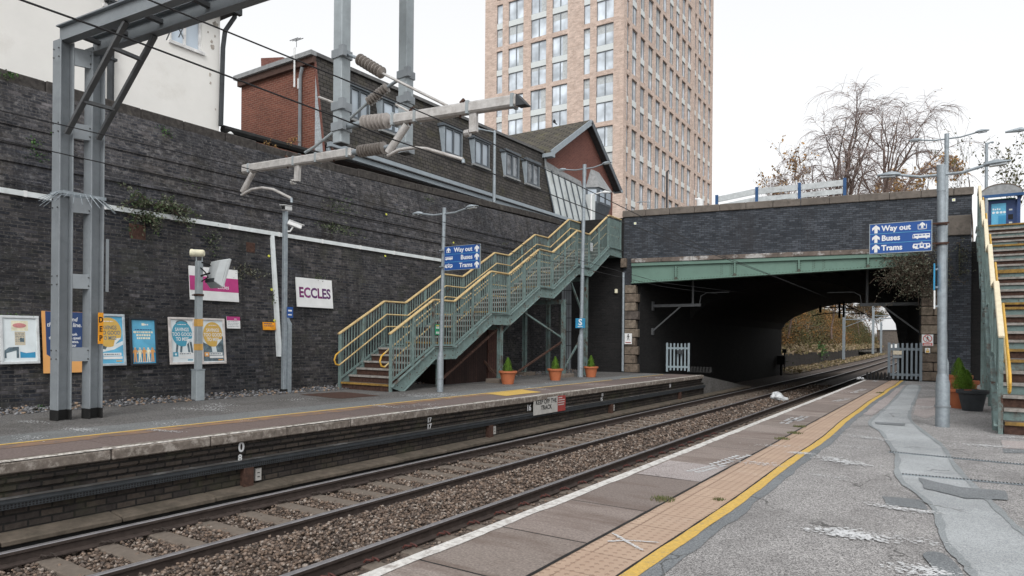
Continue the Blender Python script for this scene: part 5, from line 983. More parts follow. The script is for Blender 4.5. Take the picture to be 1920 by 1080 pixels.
def mats(label, A, Bp, n, rows, mat, h):
    A, Bp = Vector(A), Vector(Bp); t = thing('trespass_mat', label, 'rubber mat', (A+Bp)/2, 'rows of anti-trespass pyramids'); d = (Bp-A)/n; L = d.length; s = Vector((-d.y, d.x, 0)).normalized()
    b = MB(); b.bar(A-d*.5+ZZ*.02, Bp+d*.5+ZZ*.02, .5, .03); b.build('base', mat, t)
    for r in range(rows):
        for k in range(n+1): c = A+d*k+s*(r-.5)*L; b = MB(); b.lathe([(L*.50, .02), (L*.42, .05), (L*.27, h*.75), (L*.16, h*.95), (L*.03, h)], c, None, 8); b.build('pyramid', mat, t)
mats('row of black rubber anti-trespass pyramids at the right platform end', (-2.84, 28.35, 0), (-2.14, 28.45, 0), 6, 2, M['black'], .30); mats('row of dusty anti-trespass pyramids beside the left palisade gate', (-9.95, 29.6, 0), (-9.1, 29.6, 0), 6, 2, M['tar'], .26)
# ================================================================== plastic bag on the track
c = gz(1457, 748, -.9); V = []; F = []; nu, nv = 40, 24; c = Vector((-4.9, gz(1457, 752, -.95).y*0+19.5, -.95)); c = gz(1457, 750, -.95); b = MB()
for i in range(nv+1):
    th = math.pi*i/nv
    for j in range(nu): ph_ = 2*math.pi*j/nu; r = .2*(1+.4*mnoise.noise((2*math.cos(ph_), 2*math.sin(ph_), th*1.5))+.3*mnoise.noise((6*math.cos(ph_), 6*math.sin(ph_), th*5))); V.append((c.x+r*1.15*math.sin(th)*math.cos(ph_)+(.12*math.sin(th)**2 if math.cos(ph_) > .7 else 0), c.y+r*math.sin(th)*math.sin(ph_), c.z+.14+.85*r*math.cos(th)-(.08 if math.cos(ph_) > .7 else 0)))
for i in range(nv):
    for j in range(nu): F.append((i*nu+j, i*nu+(j+1) % nu, (i+1)*nu+(j+1) % nu, (i+1)*nu+j))
tag(np_mesh('plastic_bag', V, F, M['bag']), 'crumpled white plastic bag blown onto the ballast between the rails', 'plastic bag')
p = gz(1612, 710, 0); b = MB(); [b.lathe([(.02, 0), (.07*random.uniform(.6, 1), .05), (.02, .1)], (p.x-.1+.08*k, p.y+.0, -.02), (random.uniform(-1, 1), .3, .6), 7) for k in range(3)]; o = b.build('litter', M['bag']); tag(o, 'scrap of white litter beside the black trespass mat', 'litter')
# ================================================================== overhead line gantry
random.seed(31)
GE1 = Vector((.996, .088, 0)).normalized(); GE2 = Vector((-GE1.y, GE1.x, 0)); GO = Vector((-12.32, 5.40, 0))
GM = Matrix((GE1, GE2, ZZ)).transposed().to_4x4(); GM.translation = GO
GT = thing('overhead_line_gantry', 'grey steel overhead line gantry with twin-column mast at the far left', 'gantry', GO); t = GT
def hcol(x, y, z0, z1, name, mt, w=.115, d=.11):
    b = MB(GM); b.box(x-w, x+w, y-d, y-d+.022, z0, z1); b.box(x-w, x+w, y+d-.022, y+d, z0, z1); b.box(x-.012, x+.012, y-d+.022, y+d-.022, z0, z1); return b.build(name, mt, t, bevel=.004)
COLS = [(-.05, -.215), (.085, .215)]
for x, y in COLS: hcol(x, y, .17, 6.24, 'mast_column', M['mast']); hcol(x, y, 0, .17, 'tarred_foot', M['tar'], .118, .113)
for z0, z1 in ((5.88, 6.17), (4.67, 4.92), (3.44, 3.69), (2.18, 2.42), (.97, 1.2)):
    b = MB(GM); b.hexa([(.02, -.11, z0), (.06, -.11, z0), (.16, .11, z0), (.12, .11, z0), (.02, -.11, z1), (.06, -.11, z1), (.16, .11, z1), (.12, .11, z1)]); b.build('batten_plate', M['mast'], t)
def ibeam(y, z0, z1, x0, x1, w=.075):
    b = MB(GM); b.box(x0, x1, y-w, y+w, z1-.02, z1); b.box(x0, x1, y-w, y+w, z0, z0+.02); b.box(x0, x1, y-.012, y+.012, z0+.02, z1-.02); return b.build('girder', M['mast'], t)
ibeam(-.2, 6.24, 6.52, -.18, 14.5); ibeam(.18, 6.15, 6.43, .1, 14.5)
for x in (.25, 1.0, 1.9, 3.0, 4.1, 5.2, 6.3): b = MB(GM); b.box(x, x+.08, -.19, .17, 6.27, 6.33); b.build('cross_batten', M['dkshade'], t)
for (x, y), (xe, ze, ye) in zip(COLS, ((1.62, 6.22, -.2), (1.75, 6.13, .18))):
    b = MB(GM); b.bar((x+.11, y, 4.72), (xe, ye, ze), .08, .055); b.build('brace', M['dkshade'], t)  # shadow side of the braces painted in as a darker tone
b = MB(GM)
for f in (.3, .78): p0 = Vector((COLS[0][0]+.11, COLS[0][1], 4.72)).lerp(Vector((1.62, -.2, 6.22)), f); p1 = Vector((COLS[1][0]+.11, COLS[1][1], 4.72)).lerp(Vector((1.75, .18, 6.13)), f); b = MB(GM); b.bar(p0, p1, .07, .05); b.build('brace_batten', M['dkshade'], t)
b = MB(GM); b.box(-.17, .0, -.33, .33, 3.70, 3.75); b.box(-.17, .21, -.345, -.325, 3.70, 3.75); b.box(-.17, .22, .325, .345, 3.70, 3.75); b.box(.19, .21, -.33, .33, 3.70, 3.75)
for k in range(26):
    a = 6.283*k/26; c = Vector((.02+.19*math.cos(a), .34*math.sin(a), 3.74)); d = Vector((math.cos(a)*.8, math.sin(a)*1.0, random.uniform(-.95, -.5))); b.tube([c, c+d*.25], [.008, .004], 5)
b.build('anti_climb_spikes', M['galv'], t)
b = MB(GM); b.box(.19, .215, .36, .40, 2.15, 3.05); b.build('conduit', M['mast'], t)
Mx = frame(GM @ Vector((.205, .2, 1.52)), GE2, ZZ); b = MB(Mx); b.box(.03, .115, -.26, .27, 0, .012); b.build('orange_plate', M['orange'], t)
for k, ch in enumerate('DEP'): text(ch, at(Mx, .0725, .105-.155*k, .013), .13, M['tar'], t, bold=.03, sx=.8)
hcol2 = MB(GM); hcol2.box(14.2, 14.4, -.3, -.1, 0, 6.24); hcol2.box(14.2, 14.4, .1, .3, 0, 6.24); hcol2.build('mast_column', M['mast'], t)
# drop posts
DP = [Vector((-6.35, 5.75, 0)), Vector((-6.35, 6.9, 0))]
for p, z0 in zip(DP, (3.78, 3.93)):
    b = MB(); b.box(p.x-.075, p.x+.075, p.y-.075, p.y+.075, z0, 6.6); b.build('drop_post', M['mast_w'], t, bevel=.008); b = MB(); b.box(p.x-.065, p.x+.065, p.y-.065, p.y+.065, z0-.004, z0+.0); b.build('post_end', M['dark'], t)
b = MB(); b.box(-6.45, -6.25, 5.5, 7.1, 6.5, 6.62); b.build('outrigger', M['mast'], t)
def coll(p, z, name='clamp'):
    b = MB(); b.box(p.x-.09, p.x+.09, p.y-.09, p.y+.09, z-.05, z+.05); b.box(p.x+.07, p.x+.15, p.y-.12, p.y-.06, z-.06, z+.07); b.build(name, M['mast'], t)
for p, zs in ((DP[0], (4.87, 4.23, 3.98)), (DP[1], (5.0, 4.66, 3.98))): [coll(p, z) for z in zs]
def onp(p, x, y): return pl(x, y, p, GE2)
def insul(a, c, r, n, mat):
    a, c = Vector(a), Vector(c); L = (c-a).length; pr = [(r*.35, 0)]
    for k in range(n): z0 = L*(k+.1)/n; z1 = L*(k+.9)/n; zm = L*(k+.5)/n; pr += [(r*.5, z0), (r*.97, zm-.006), (r*1.0, zm+.006), (r*.52, z1-.2*(z1-zm))]
    pr.append((r*.35, L)); b = MB(); b.lathe(pr, a, c-a, 18); return b.build('insulator', mat, t, smooth=True)
def rod(pts, r, mat, name='tube', n=10): b = MB(); b.tube(pts, r, n); return b.build(name, M[mat], t, smooth=True)
A, B_ = DP
f1 = lambda x, y: onp(A, x, y); f2 = lambda x, y: onp(B_, x, y)
insul(f1(672, 110), f1(718, 138), .072, 8, M['insul']); rod([f1(651, 102), f1(672, 110)], .02, 'galv', 'link'); rod([f1(718, 138), f1(838, 198)], .016, 'alu', 'stay_tube')
insul(f1(680, 231), f1(729, 226), .092, 7, M['insul2']); rod([f1(650, 238), f1(680, 231)], .035, 'galv', 'link')
b = MB(); b.bar(f1(734, 226), f1(972, 189), .11, .125); b.build('cantilever_tube', M['alu'], t, bevel=.02); b = MB(); q0, q1 = f1(972, 189), f1(990, 187); b.hexa([q0+Vector((0, -.055, -.064)), q0+Vector((0, .055, -.064)), q1+Vector((0, .055, -.06)), q1+Vector((0, -.055, -.06)), q0+Vector((0, -.055, .064)), q0+Vector((0, .055, .064)), q1+Vector((0, .055, -.05)), q1+Vector((0, -.055, -.05))]); b.build('tube_end_cap', M['dark'], t)
rod([f1(763, 234), f1(728, 286)], .045, 'alu', 'registration_drop'); rod([f1(727, 292), f1(748, 281), f1(775, 277), f1(800, 279), f1(868, 299)], .02, 'alu', 'steady_arm'); rod([f1(868, 299), f1(869, 306)], .02, 'galv', 'contact_clip')
insul(f2(673, 284), f2(722, 277), .088, 10, M['insul']); rod([f2(722, 277), f2(752, 272)], .035, 'galv', 'link')
b = MB(); b.bar(f2(662, 286), f2(457, 318), .12, .13); b.build('cantilever_tube', M['alu'], t, bevel=.02); rod([f2(662, 286), f2(673, 284)], .04, 'galv', 'link')
rod([f2(474, 324), f2(455, 360)], .045, 'alu', 'registration_drop'); rod([f2(453, 366), f2(472, 355), f2(492, 352), f2(512, 355), f2(546, 372)], .022, 'alu', 'steady_arm'); rod([f2(546, 371), f2(547, 380)], .02, 'galv', 'contact_clip')
insul(f2(727, 163), f2(690, 192), .072, 8, M['insul']); rod([f2(750, 148), f2(727, 163)], .022, 'galv', 'link'); rod([f2(690, 192), f2(640, 236), f2(590, 275), f2(572, 286)], .02, 'mast_w', 'stay_tube')
for f, (x, y), (x2, y2) in ((f1, (888, 205), (888, 248)), (f2, (559, 304), (557, 340))):
    a, c = f(x, y), f(x2, y2); b = MB(); b.bar(a, c, .05, .09); b.bar(a+GE1*.07, a.lerp(c, .5), .02, .03); b.bar(a-GE1*.07, a.lerp(c, .5), .02, .03); b.bar(a-GE1*.08, a+GE1*.08, .06, .03); b.lathe([(.04, 0), (.04, .06)], c-GE1*.05, -GE1, 10); b.build('wire_clamp', M['alu'], t)
for f, pa, pb in ((f1, (598, 182), (632, 195)), (f1, (742, 196), (768, 210))): rod([f(*pa), f(*pb)], .015, 'alu', 'short_rod', 6)
# black coil of cable hung from the near girder
b = MB(); c = pl(212, 44, GO, GE2); pts = [c+GE1*.12*math.cos(a)+ZZ*.1*math.sin(a) for a in np.linspace(0, 6.283, 20)]; b.tube(pts, .008, 5, False); b.tube([c-GE1*.1+ZZ*.03, c-GE1*.1+ZZ*.3, c-GE1*.1+ZZ*.7], .008, 5); b.tube([c-GE1*.1-ZZ*.02, c-GE1*.1+ZZ*.12], .022, 6); b.build('cable_coil', M['wire'], t)
b = MB()
for x, y, x2, y2 in ((235, 12, 275, 14), (287, 28, 270, 58), (318, 20, 296, 60), (300, 22, 322, 42), (322, 52, 312, 75), (345, 48, 335, 70), (330, 42, 344, 72)): b.tube([pl(x, y, GO+GE2*.2, GE2), pl(x2, y2, GO+GE2*.2, GE2)], .009, 4)
b.build('tie_rods', M['mast'], t)
# bolted collars, gussets and bolts on the gantry
for f, pa, pb, fs in ((f1, (734, 226), (972, 189), (.03, .22, .64, .97)), (f2, (662, 286), (457, 318), (.03, .3, .5, .93))):
    a, c = f(*pa), f(*pb); d = (c-a).normalized()
    for q in fs: b = MB(); m_ = a.lerp(c, q); b.bar(m_-d*.018, m_+d*.018, .125, .142); b.build('tube_collar', M['mast_w'], t)
    for q in (.16, .57): b = MB(); m_ = a.lerp(c, q); b.bar(m_+ZZ*.07, m_+ZZ*.11+d*.05, .03, .03); b.tube([m_-ZZ*.09, m_-ZZ*.055], .012, 6); b.build('tube_bolt', M['rust'], t)
for (x, y), zs in zip(COLS, ((6.02, 4.8, 3.56, 2.3, 1.08), (6.02, 4.8, 3.56, 2.3, 1.08))):
    for z in zs:
        b = MB(GM)
        for dx in (-.075, .075):
            for dz in (-.07, .07): b.lathe([(.014, 0), (.012, .016), (.004, .017)], (x+dx, y-.11, z+dz), (0, -1, 0), 6)
        tag(b.build('bolts', M['dkshade'], t), kind='stuff')
# wires
def wire(name, label, X, pts, r, group):
    P = [gx(x, y, X) for x, y in pts]; a, c = P[0], P[1]; P = [a+(a-c).normalized()*5]+P; b = MB(); b.tube(P, r, 6); return tag(b.build(name, M['wire'], None), label, 'wire', group)
wire('contact_wire', 'lower contact wire over the track beside the right platform', -4.6, [(40, 0), (200, 57), (640, 223), (735, 261), (1000, 352), (1178, 421), (1340, 478), (1460, 522), (1570, 566)], .007, 'overhead wires')
wire('catenary_wire', 'upper catenary wire over the track beside the right platform', -4.6, [(280, 0), (420, 57), (640, 147), (770, 202), (890, 253), (1130, 370), (1292, 450), (1345, 476), (1450, 517), (1560, 561)], .0065, 'overhead wires')
wire('catenary_wire', 'upper catenary wire over the track beside the left platform', -7.84, [(0, 207), (200, 254), (453, 313), (560, 343), (833, 417), (1010, 467), (1240, 530), (1410, 551), (1480, 566)], .0065, 'overhead wires')
wire('contact_wire', 'lower contact wire over the track beside the left platform', -7.84, [(0, 262), (200, 307), (463, 370), (548, 384), (840, 446), (1070, 498), (1240, 537), (1345, 551)], .0065, 'overhead wires')
# supports under the bridge
for lab, x0, s in (('grey cantilever bracket on the left wall under the bridge', -11.5, 1), ('grey cantilever bracket on the right wall under the bridge', -1.2, -1)):
    Y = 28.8 if s > 0 else 30.2; zz = 2.95 if s > 0 else 2.9; L = 2.2 if s > 0 else 2.1; t = thing('wire_bracket', lab, 'bracket', (x0, Y, zz), 'wire brackets under the bridge'); b = MB(); b.box(min(x0, x0+s*L), max(x0, x0+s*L), Y-.05, Y+.05, zz-.06, zz+.06); b.build('arm', M['dkshade'], t); b = MB(); b.bar((x0, Y, zz-1.15), (x0+s*1.3, Y, zz-.06), .06, .06); b.build('strut', M['dkshade'], t); b = MB(); b.box(min(x0, x0+s*.06), max(x0, x0+s*.06), Y-.1, Y+.1, zz-.2, zz+.2); b.box(min(x0, x0+s*.06), max(x0, x0+s*.06), Y-.1, Y+.1, zz-1.3, zz-1.0); b.build('wall_plate', M['dkshade'], t)
    b = MB(); b.tube([(x0+s*1.85, Y, zz), (x0+s*1.85, Y, 4.6)], .05, 8); b.build('hanger', M['dkshade'], t); b = MB(); b.tube([(x0+s*(L-.05), Y, zz+.05), (x0+s*L, Y, zz+.38), (x0+s*(L+.25), Y, zz+.52), (x0+s*(L+1.2), Y, zz+.52)], .018, 7); b.build('steady_arm', M['dkshade'], t, smooth=True)
# dark wire supports in the arch mouth
t = thing('wire_support', 'dark overhead wire support hanging in the far arch mouth', 'bracket', (-6.5, 53, 3.5)); b = MB()
for x, y, w, h0, h1 in ((1574, 0, .12, 566, 596), (1582, 0, .12, 566, 595), (1538, 0, .14, 572, 586)): p = gy(x, h0, 52.); q = gy(x, h1, 52.); b = MB(); b.box(p.x-w/2, p.x+w/2, 51.95, 52.1, q.z, max(p.z, 4.3)); b.build('hanger', M['soot'], t); b = MB(); b.tube([gy(1523, 592, 52), gy(1545, 588, 52), gy(1575, 586, 52), gy(1600, 587, 52), gy(1622, 588, 52)], .035, 5); b.tube([gy(1545, 577, 52), gy(1572, 576, 52), gy(1602, 579, 52)], .035, 5); b.tube([gy(1583, 570, 52), gy(1602, 579, 52), gy(1632, 594, 52)], .03, 5); b.build('bracket_tube', M['soot'], t)
# ================================================================== buildings above the wall
def facade(Mx, Wd, Hh, holes, mat, parent, depth=.2, name='wall'):
    us = sorted({0, Wd, *[h[0] for h in holes], *[h[1] for h in holes]}); vs = sorted({0, Hh, *[h[2] for h in holes], *[h[3] for h in holes]}); b = MB(Mx)
    for u0, u1 in zip(us, us[1:]):
        for v0, v1 in zip(vs, vs[1:]):
            cu, cv = (u0+u1)/2, (v0+v1)/2
            if not any(h[0] < cu < h[1] and h[2] < cv < h[3] for h in holes): b.poly([(u0, v0, 0), (u1, v0, 0), (u1, v1, 0), (u0, v1, 0)])
    for a, c, e, f in holes:
        for q in ([(a, e), (c, e)], [(c, e), (c, f)], [(c, f), (a, f)], [(a, f), (a, e)]): (p0, p1) = q; b.poly([(*p0, 0), (*p1, 0), (*p1, -depth), (*p0, -depth)])
    return b.build(name, mat, parent, fixn=False)
def window(Mx, u0, u1, v0, v1, parent, fm, gm, depth=.15, bars=(.5,), hb=(), fw=.06, sill=None):
    b = MB(Mx)
    for a in ((u0, u1, v1-fw, v1), (u0, u1, v0, v0+fw), (u0, u0+fw, v0+fw, v1-fw), (u1-fw, u1, v0+fw, v1-fw)): b.box(*a, -depth-.02, -depth+.05)
    for f in bars: c = u0+(u1-u0)*f; b.box(c-fw*.6, c+fw*.6, v0+fw, v1-fw, -depth-.02, -depth+.05)
    for f in hb: c = v0+(v1-v0)*f; b.box(u0+fw, u1-fw, c-fw*.5, c+fw*.5, -depth-.02, -depth+.045)
    w = b.build('window', fm, parent); b = MB(Mx); b.poly([(u0+fw*.5, v0+fw*.5, -depth), (u1-fw*.5, v0+fw*.5, -depth), (u1-fw*.5, v1-fw*.5, -depth), (u0+fw*.5, v1-fw*.5, -depth)]); b.build('pane', gm, w, fixn=False)
    if sill: b = MB(Mx); b.box(u0-.05, u1+.05, v0-.07, v0, -.05, .06); b.build('sill', sill, w)
    return w
# cream house
HX = -16.05; hy = gx(411, 240, HX).y; t = thing('house', 'cream rendered house with white windows standing on the wall at the far left', 'house', (HX-3, 5, 6.3)); y0 = -6.
Mx = frame((HX, y0, 6.2), (0, 1, 0), ZZ); Wd = hy-y0; p1, p2 = gx(320, 72, HX), gx(378, 35, HX); q1, q2 = gx(206, 30, HX), gx(236, 3, HX)
wins = [(p1.y-y0, p2.y-y0+.02, 8.6-6.2, 10.0-6.2), (q1.y-y0-.1, q2.y-y0+.1, 8.85-6.2, 10.1-6.2), (2.5, 3.6, 2.4, 3.8)]
facade(Mx, Wd, 5.3, wins, M['render'], t, .14); Mx2 = frame((HX, hy, 6.2), (-1, 0, 0), ZZ); facade(Mx2, 7, 5.3, [], M['render'], t); M['peel'] = plain('peeled_render', (.42, .38, .34), .95, var=.3); M['damp'] = plain('damp_render', (.30, .28, .25), .95, var=.5, scale=9)
for px, py, s in ((404, 47, .10), (398, 88, .07), (397, 78, .05), (403, 68, .035), (394, 140, .05), (395, 156, .04), (404, 205, .03), (390, 60, .03)):
    p = gx(px, py, HX+.004); b = MB(frame(p, (0, 1, 0), ZZ)); b.prism([(s*random.uniform(.4, 1)*math.cos(a), s*1.2*random.uniform(.5, 1)*math.sin(a)) for a in np.linspace(0, 5.7, 11)], 0, .003); b.build('peeled_patch', M['damp' if s > .08 else 'peel'], t)
for w in wins: window(Mx, *w, t, M['wframe'], M['glass'], .1, (.48,), (), .055, M['wframe'])
ez = gx(424, 36, HX).z+.12; b = MB(); b.box(HX-7.3, HX+.35, y0, hy+.3, ez, ez+.12); b.build('eaves', M['soffit'], t); b = MB(); b.hexa([(HX-7.3, y0, ez+.12), (HX+.45, y0, ez+.12), (HX+.45, hy+.35, ez+.12), (HX-7.3, hy+.35, ez+.12), (HX-4, y0, ez+2.5), (HX-3, y0, ez+2.5), (HX-3, hy-2, ez+2.5), (HX-4, hy-2, ez+2.5)]); b.build('roof', M['slate'], t)
b = MB(); b.box(HX+.30, HX+.42, y0, hy+.36, ez-.06, ez+.1); b.build('gutter', M['dark'], t)
b = MB(); pp = [gx(441, 12, HX+.3), gx(440, 32, HX+.25), gx(422, 58, HX+.09), gx(418, 90, HX+.09), gx(414, 236, HX+.09)]; b.tube(pp, .06, 8); b.build('downpipe', M['dark'], t, smooth=True); b = MB(); d0 = gx(207, 187, HX+.07); b.tube([(HX+.07, d0.y, 6.6), (HX+.07, d0.y, 9.9)], .075, 8); b.build('downpipe', M['dark'], t, smooth=True)
b = MB(); p = gx(207, 120, HX+.07); [(b.box(HX, HX+.16, p.y-.11, p.y+.11, z, z+.05), b.build('pipe_clip', M['dark'], t)) for z in (7.6, 8.9) for b in (MB(),)]
# low flashing between the house and the mansard building
t = thing('parapet_gutter', 'black gutter lying along the wall top between the cream house and brick building', 'gutter', (-16.1, 12.5, 6.8)); b = MB(); b.tube([(-16.05, hy+.1, 6.82), (-16.15, 14.2, 6.92)], .11, 8); b.box(-17.5, -16.1, hy, 14.2, 6.2, 6.72); b.build('pipe', M['tar'], t)
b = MB(); p = gx(432, 253, -15.95); b.lathe([(.02, 0), (.07, .03), (.08, .08), (.03, .13)], p-ZZ*.05, None, 10); tag(b.build('globe_light', M['white'], None, smooth=True), 'small white globe light on the wall top beside the cream house', 'light')
# mansard building
M['vboard'] = plain('brown_verge_board', (.085, .05, .04), .8)
XB, XT = -16.45, -16.95; YA = 14.22; t = thing('mansard_building', 'long brick building with dark slate mansard roof and blue-grey windows above the wall', 'building', (-19, 21, 6.3)); YE_ = 28.35
zr = lambda y: float(np.interp(y, [YA, YE_], [10.3, 10.5])); zb = 7.40
b = MB(); b.poly([(-20.7, YA, 6.2), (XB-.45, YA, 6.2), (XB-.45, YA, 10.28), (-20.7, YA, 10.28)]); b.poly([(-20.7, YA, 6.2), (-20.7, YE_, 6.2), (-20.7, YE_, 10.2), (-20.7, YA, 10.2)]); b.build('brick_end_wall', M['red_brick'], t)
b = MB(); b.poly([(XB-.45, YA-.004, 7.0), (XB+.0, YA-.004, 7.15), (XT+.02, YA-.004, 10.15), (XB-.45, YA-.004, 10.15)]); b.build('grey_cheek', M['cheek'], t); b = MB(); b.bar((XB+.01, YA-.02, 7.15), (XT+.03, YA-.02, 10.2), .05, .05); b.build('red_verge', M['red_brick_d'], t)
b = MB(); b.poly([(XB, YA, zb), (XB, YE_, zb), (XT, YE_, zr(YE_)), (XT, YA, zr(YA))]); b.build('mansard_roof', M['slate'], t); b = MB(); b.poly([(XT, YA, 10.25), (XT, YE_, 10.45), (-20.7, YE_, 10.45), (-20.7, YA, 10.25)]); b.build('flat_roof', M['lead'], t)
b = MB(); b.hexa([(XT-.1, YA-.15, zr(YA)-.06), (XT+.1, YA-.15, zr(YA)-.06), (XT+.1, YE_, zr(YE_)-.06), (XT-.1, YE_, zr(YE_)-.06), (XT-.1, YA-.15, zr(YA)+.07), (XT+.07, YA-.15, zr(YA)+.07), (XT+.07, YE_, zr(YE_)+.07), (XT-.1, YE_, zr(YE_)+.07)]); b.build('roof_edge', M['redge'], t); b = MB(); b.box(-20.85, XT+.1, YA-.22, YA-.0, 10.22, 10.36); b.build('verge_edge', M['lead'], t)
b = MB(); b.box(-20.75, XB-.42, YA-.13, YA-.002, 10.0, 10.22); b.build('verge_board', M['vboard'], t)
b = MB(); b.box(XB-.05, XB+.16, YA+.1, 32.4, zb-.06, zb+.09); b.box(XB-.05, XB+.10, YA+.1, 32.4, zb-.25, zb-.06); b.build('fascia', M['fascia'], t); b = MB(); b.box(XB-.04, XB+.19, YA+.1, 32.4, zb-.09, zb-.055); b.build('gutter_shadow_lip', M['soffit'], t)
b = MB(); b.box(XB-.8, XB-.05, YA+.05, 32.3, zb-.3, zb-.2); b.build('soffit', M['soffit'], t); b = MB(); b.box(XB-.9, XB-.6, YA+.2, 32.2, 6.2, zb-.3); b.build('lower_wall', M['red_brick_d'], t)
WX = XB-.13
for k, (xa, xb, yt, yb_) in enumerate(((655, 690, 165, 226), (716, 757, 190, 250), (833, 864, 233, 291), (889, 915, 259, 314), (948, 971, 282, 332), (987, 1009, 302, 350))):
    a = gx(xa, yt, WX); c = gx(xb, yb_, WX); y0_, y1_ = a.y, c.y; z1_ = 9.60; z0_ = 8.58; Mx = frame((WX, y0_, z0_), (0, 1, 0), ZZ); w = window(Mx, 0, y1_-y0_, 0, z1_-z0_, t, M['gframe'], M['glass_d'] if k > 3 else M['glass'], .0, (.5,), (), .07)
    sx_ = lambda z: XB+(XT-XB)*(z-zb)/(10.4-zb); b = MB()
    for yy in (y0_-.05, y1_+.0):
        b = MB(); b.hexa([(sx_(z0_)-.15, yy, z0_-.05), (WX+.04, yy, z0_-.05), (WX+.04, yy+.05, z0_-.05), (sx_(z0_)-.15, yy+.05, z0_-.05), (sx_(z1_)-.05, yy, z1_), (WX+.04, yy, z1_), (WX+.04, yy+.05, z1_), (sx_(z1_)-.05, yy+.05, z1_)]); b.build('dormer_cheek', M['fascia'], w)
    b = MB(); b.box(XT, WX+.10, y0_-.12, y1_+.12, z1_, z1_+.11); b.build('dormer_roof', M['gframe'], w); b = MB(); b.box(sx_(z0_)-.1, WX+.09, y0_-.1, y1_+.1, z0_-.09, z0_-.02); b.build('sill', M['lead'], w)
b = MB(); p = gy(563, 140, YA-.1); q = gy(566, 118, YA-.1); b.tube([(q.x+.05, YA-.12, 9.95), (p.x, YA-.1, 9.7), (p.x, YA-.1, 6.9)], .055, 8); b.build('downpipe', M['mast'], t, smooth=True)
b = MB(); p = gy(552, 150, YA-.2); b.tube([(p.x, YA-.2, 9.35), (p.x, YA-.2, 10.6), ], .03, 6); b.box(p.x+.08, p.x+.17, YA-.15, YA-.05, 9.3, 9.62); b.build('aerial_pole', M['white'], t); b = MB(); p = gy(556, 74, YA-.2); b.tube([(p.x, YA-.2, 10.6), (p.x, YA-.2, p.z)], .008, 4); [b.tube([(p.x-.2, YA-.2+d, p.z+e), (p.x+.2, YA-.2+d, p.z+e)], .012, 4) for d, e in ((0, 0), (.1, .03), (-.1, -.03))]; b.build('tv_aerial', M['dark'], t)
b = MB(); p0 = gy(505, 113, YA+2); p1 = gy(553, 122, YA+2); b.hexa([(p0.x, YA+1.7, 10.2), (p1.x, YA+1.7, 10.2), (p1.x, YA+2.4, 10.2), (p0.x, YA+2.4, 10.2), (p0.x-.1, YA+1.7, p0.z), (p1.x-.3, YA+1.7, p0.z-.25), (p1.x-.3, YA+2.4, p0.z-.25), (p0.x-.1, YA+2.4, p0.z)]); b.build('roof_hatch', M['red_brick_d'], t)
# gabled end building with glazed lean-to
GX = -16.8; t = thing('gabled_building', 'red brick gabled building with brown tiled roof and oriel window by the stair top', 'building', (GX, 32, 5))
L_e, R_e, PK = gx(1022, 284, GX), gx(1154, 356, GX), gx(1098, 227, GX)
b = MB(); b.poly([(GX, L_e.y+.15, 4.8), (GX, R_e.y-.4, 4.8), (GX, R_e.y-.4, R_e.z), (GX, PK.y, PK.z-.15), (GX, L_e.y+.15, L_e.z)]); b.build('brick_gable', M['red_brick_d'], t); b = MB(); b.poly([(GX-.02, R_e.y-.4, 4.8), (GX-9, R_e.y-.4, 4.8), (GX-9, R_e.y-.4, 10.2), (GX-.02, R_e.y-.4, 10.2)]); b.build('side_wall', M['red_brick_d'], t)
for (ea, nm) in ((L_e, 'l'), (R_e, 'r')): b = MB(); s = .12; b.hexa([(GX+.35, ea.y, ea.z-s), (GX-9, ea.y, ea.z-s), (GX-9, PK.y, PK.z-s), (GX+.35, PK.y, PK.z-s), (GX+.35, ea.y, ea.z), (GX-9, ea.y, ea.z), (GX-9, PK.y, PK.z+.02), (GX+.35, PK.y, PK.z+.02)]); b.build('tiled_roof', M['tile'], t)
for ea in (L_e, R_e): b = MB(); b.bar((GX+.37, ea.y, ea.z-.13), (GX+.37, PK.y, PK.z-.11), .05, .27, (0, 0, 1)); b.build('bargeboard', M['fascia'] if ea is L_e else M['gframe'], t); b = MB(); b.bar((GX+.18, ea.y, ea.z-.2), (GX+.18, PK.y, PK.z-.2), .36, .04, (0, 0, 1)); b.build('soffit', M['soffit'], t)
b = MB(); b.box(GX-.1, GX+.42, R_e.y-.1, R_e.y+.12, R_e.z-.2, R_e.z-.06); b.build('eaves_box', M['fascia'], t); b = MB(); b.box(GX-.1, GX+.42, L_e.y-.1, L_e.y+.25, L_e.z-.3, L_e.z-.12); b.build('eaves_box', M['fascia'], t)
G0, G1, G2, G3 = gx(1020, 312, -16.75), gx(1090, 346, -16.75), gx(1101, 412, -16.4), gx(1036, 404, -16.4)
b = MB(); b.poly([Vector((-16.4, 28.4, 7.5)), Vector((-16.4, 32.3, 7.5)), Vector((-16.8, 32.0, 9.55)), Vector((-16.8, 28.1, 9.75))]); gl = b.build('patent_glazing', M['rooflight'], t); b = MB()
for k in range(7): f = k/6; b.bar(Vector((-16.38, 28.4+3.9*f, 7.5)), Vector((-16.78, 28.1+3.9*f, 9.75-.2*f)), .055, .05, (1, 0, 0))
b.build('glazing_bar', M['gframe'], gl); b = MB(); b.poly([(-16.78, 28.1, 9.75), (-16.78, 32.0, 9.55), (-16.82, 31.8, 10.1), (-16.82, 28.1, 10.45)]); b.build('lead_flashing', M['lead'], t)
b = MB(); b.box(-16.75, -16.3, 32.35, 32.6, 4.8, 9.2); b.build('white_pillar', M['spandrel'], t); b = MB(); b.box(-17, -15.9, 27.4, 32.2, 4.8, 7.1); b.build('base_wall', M['wall_up'], t)
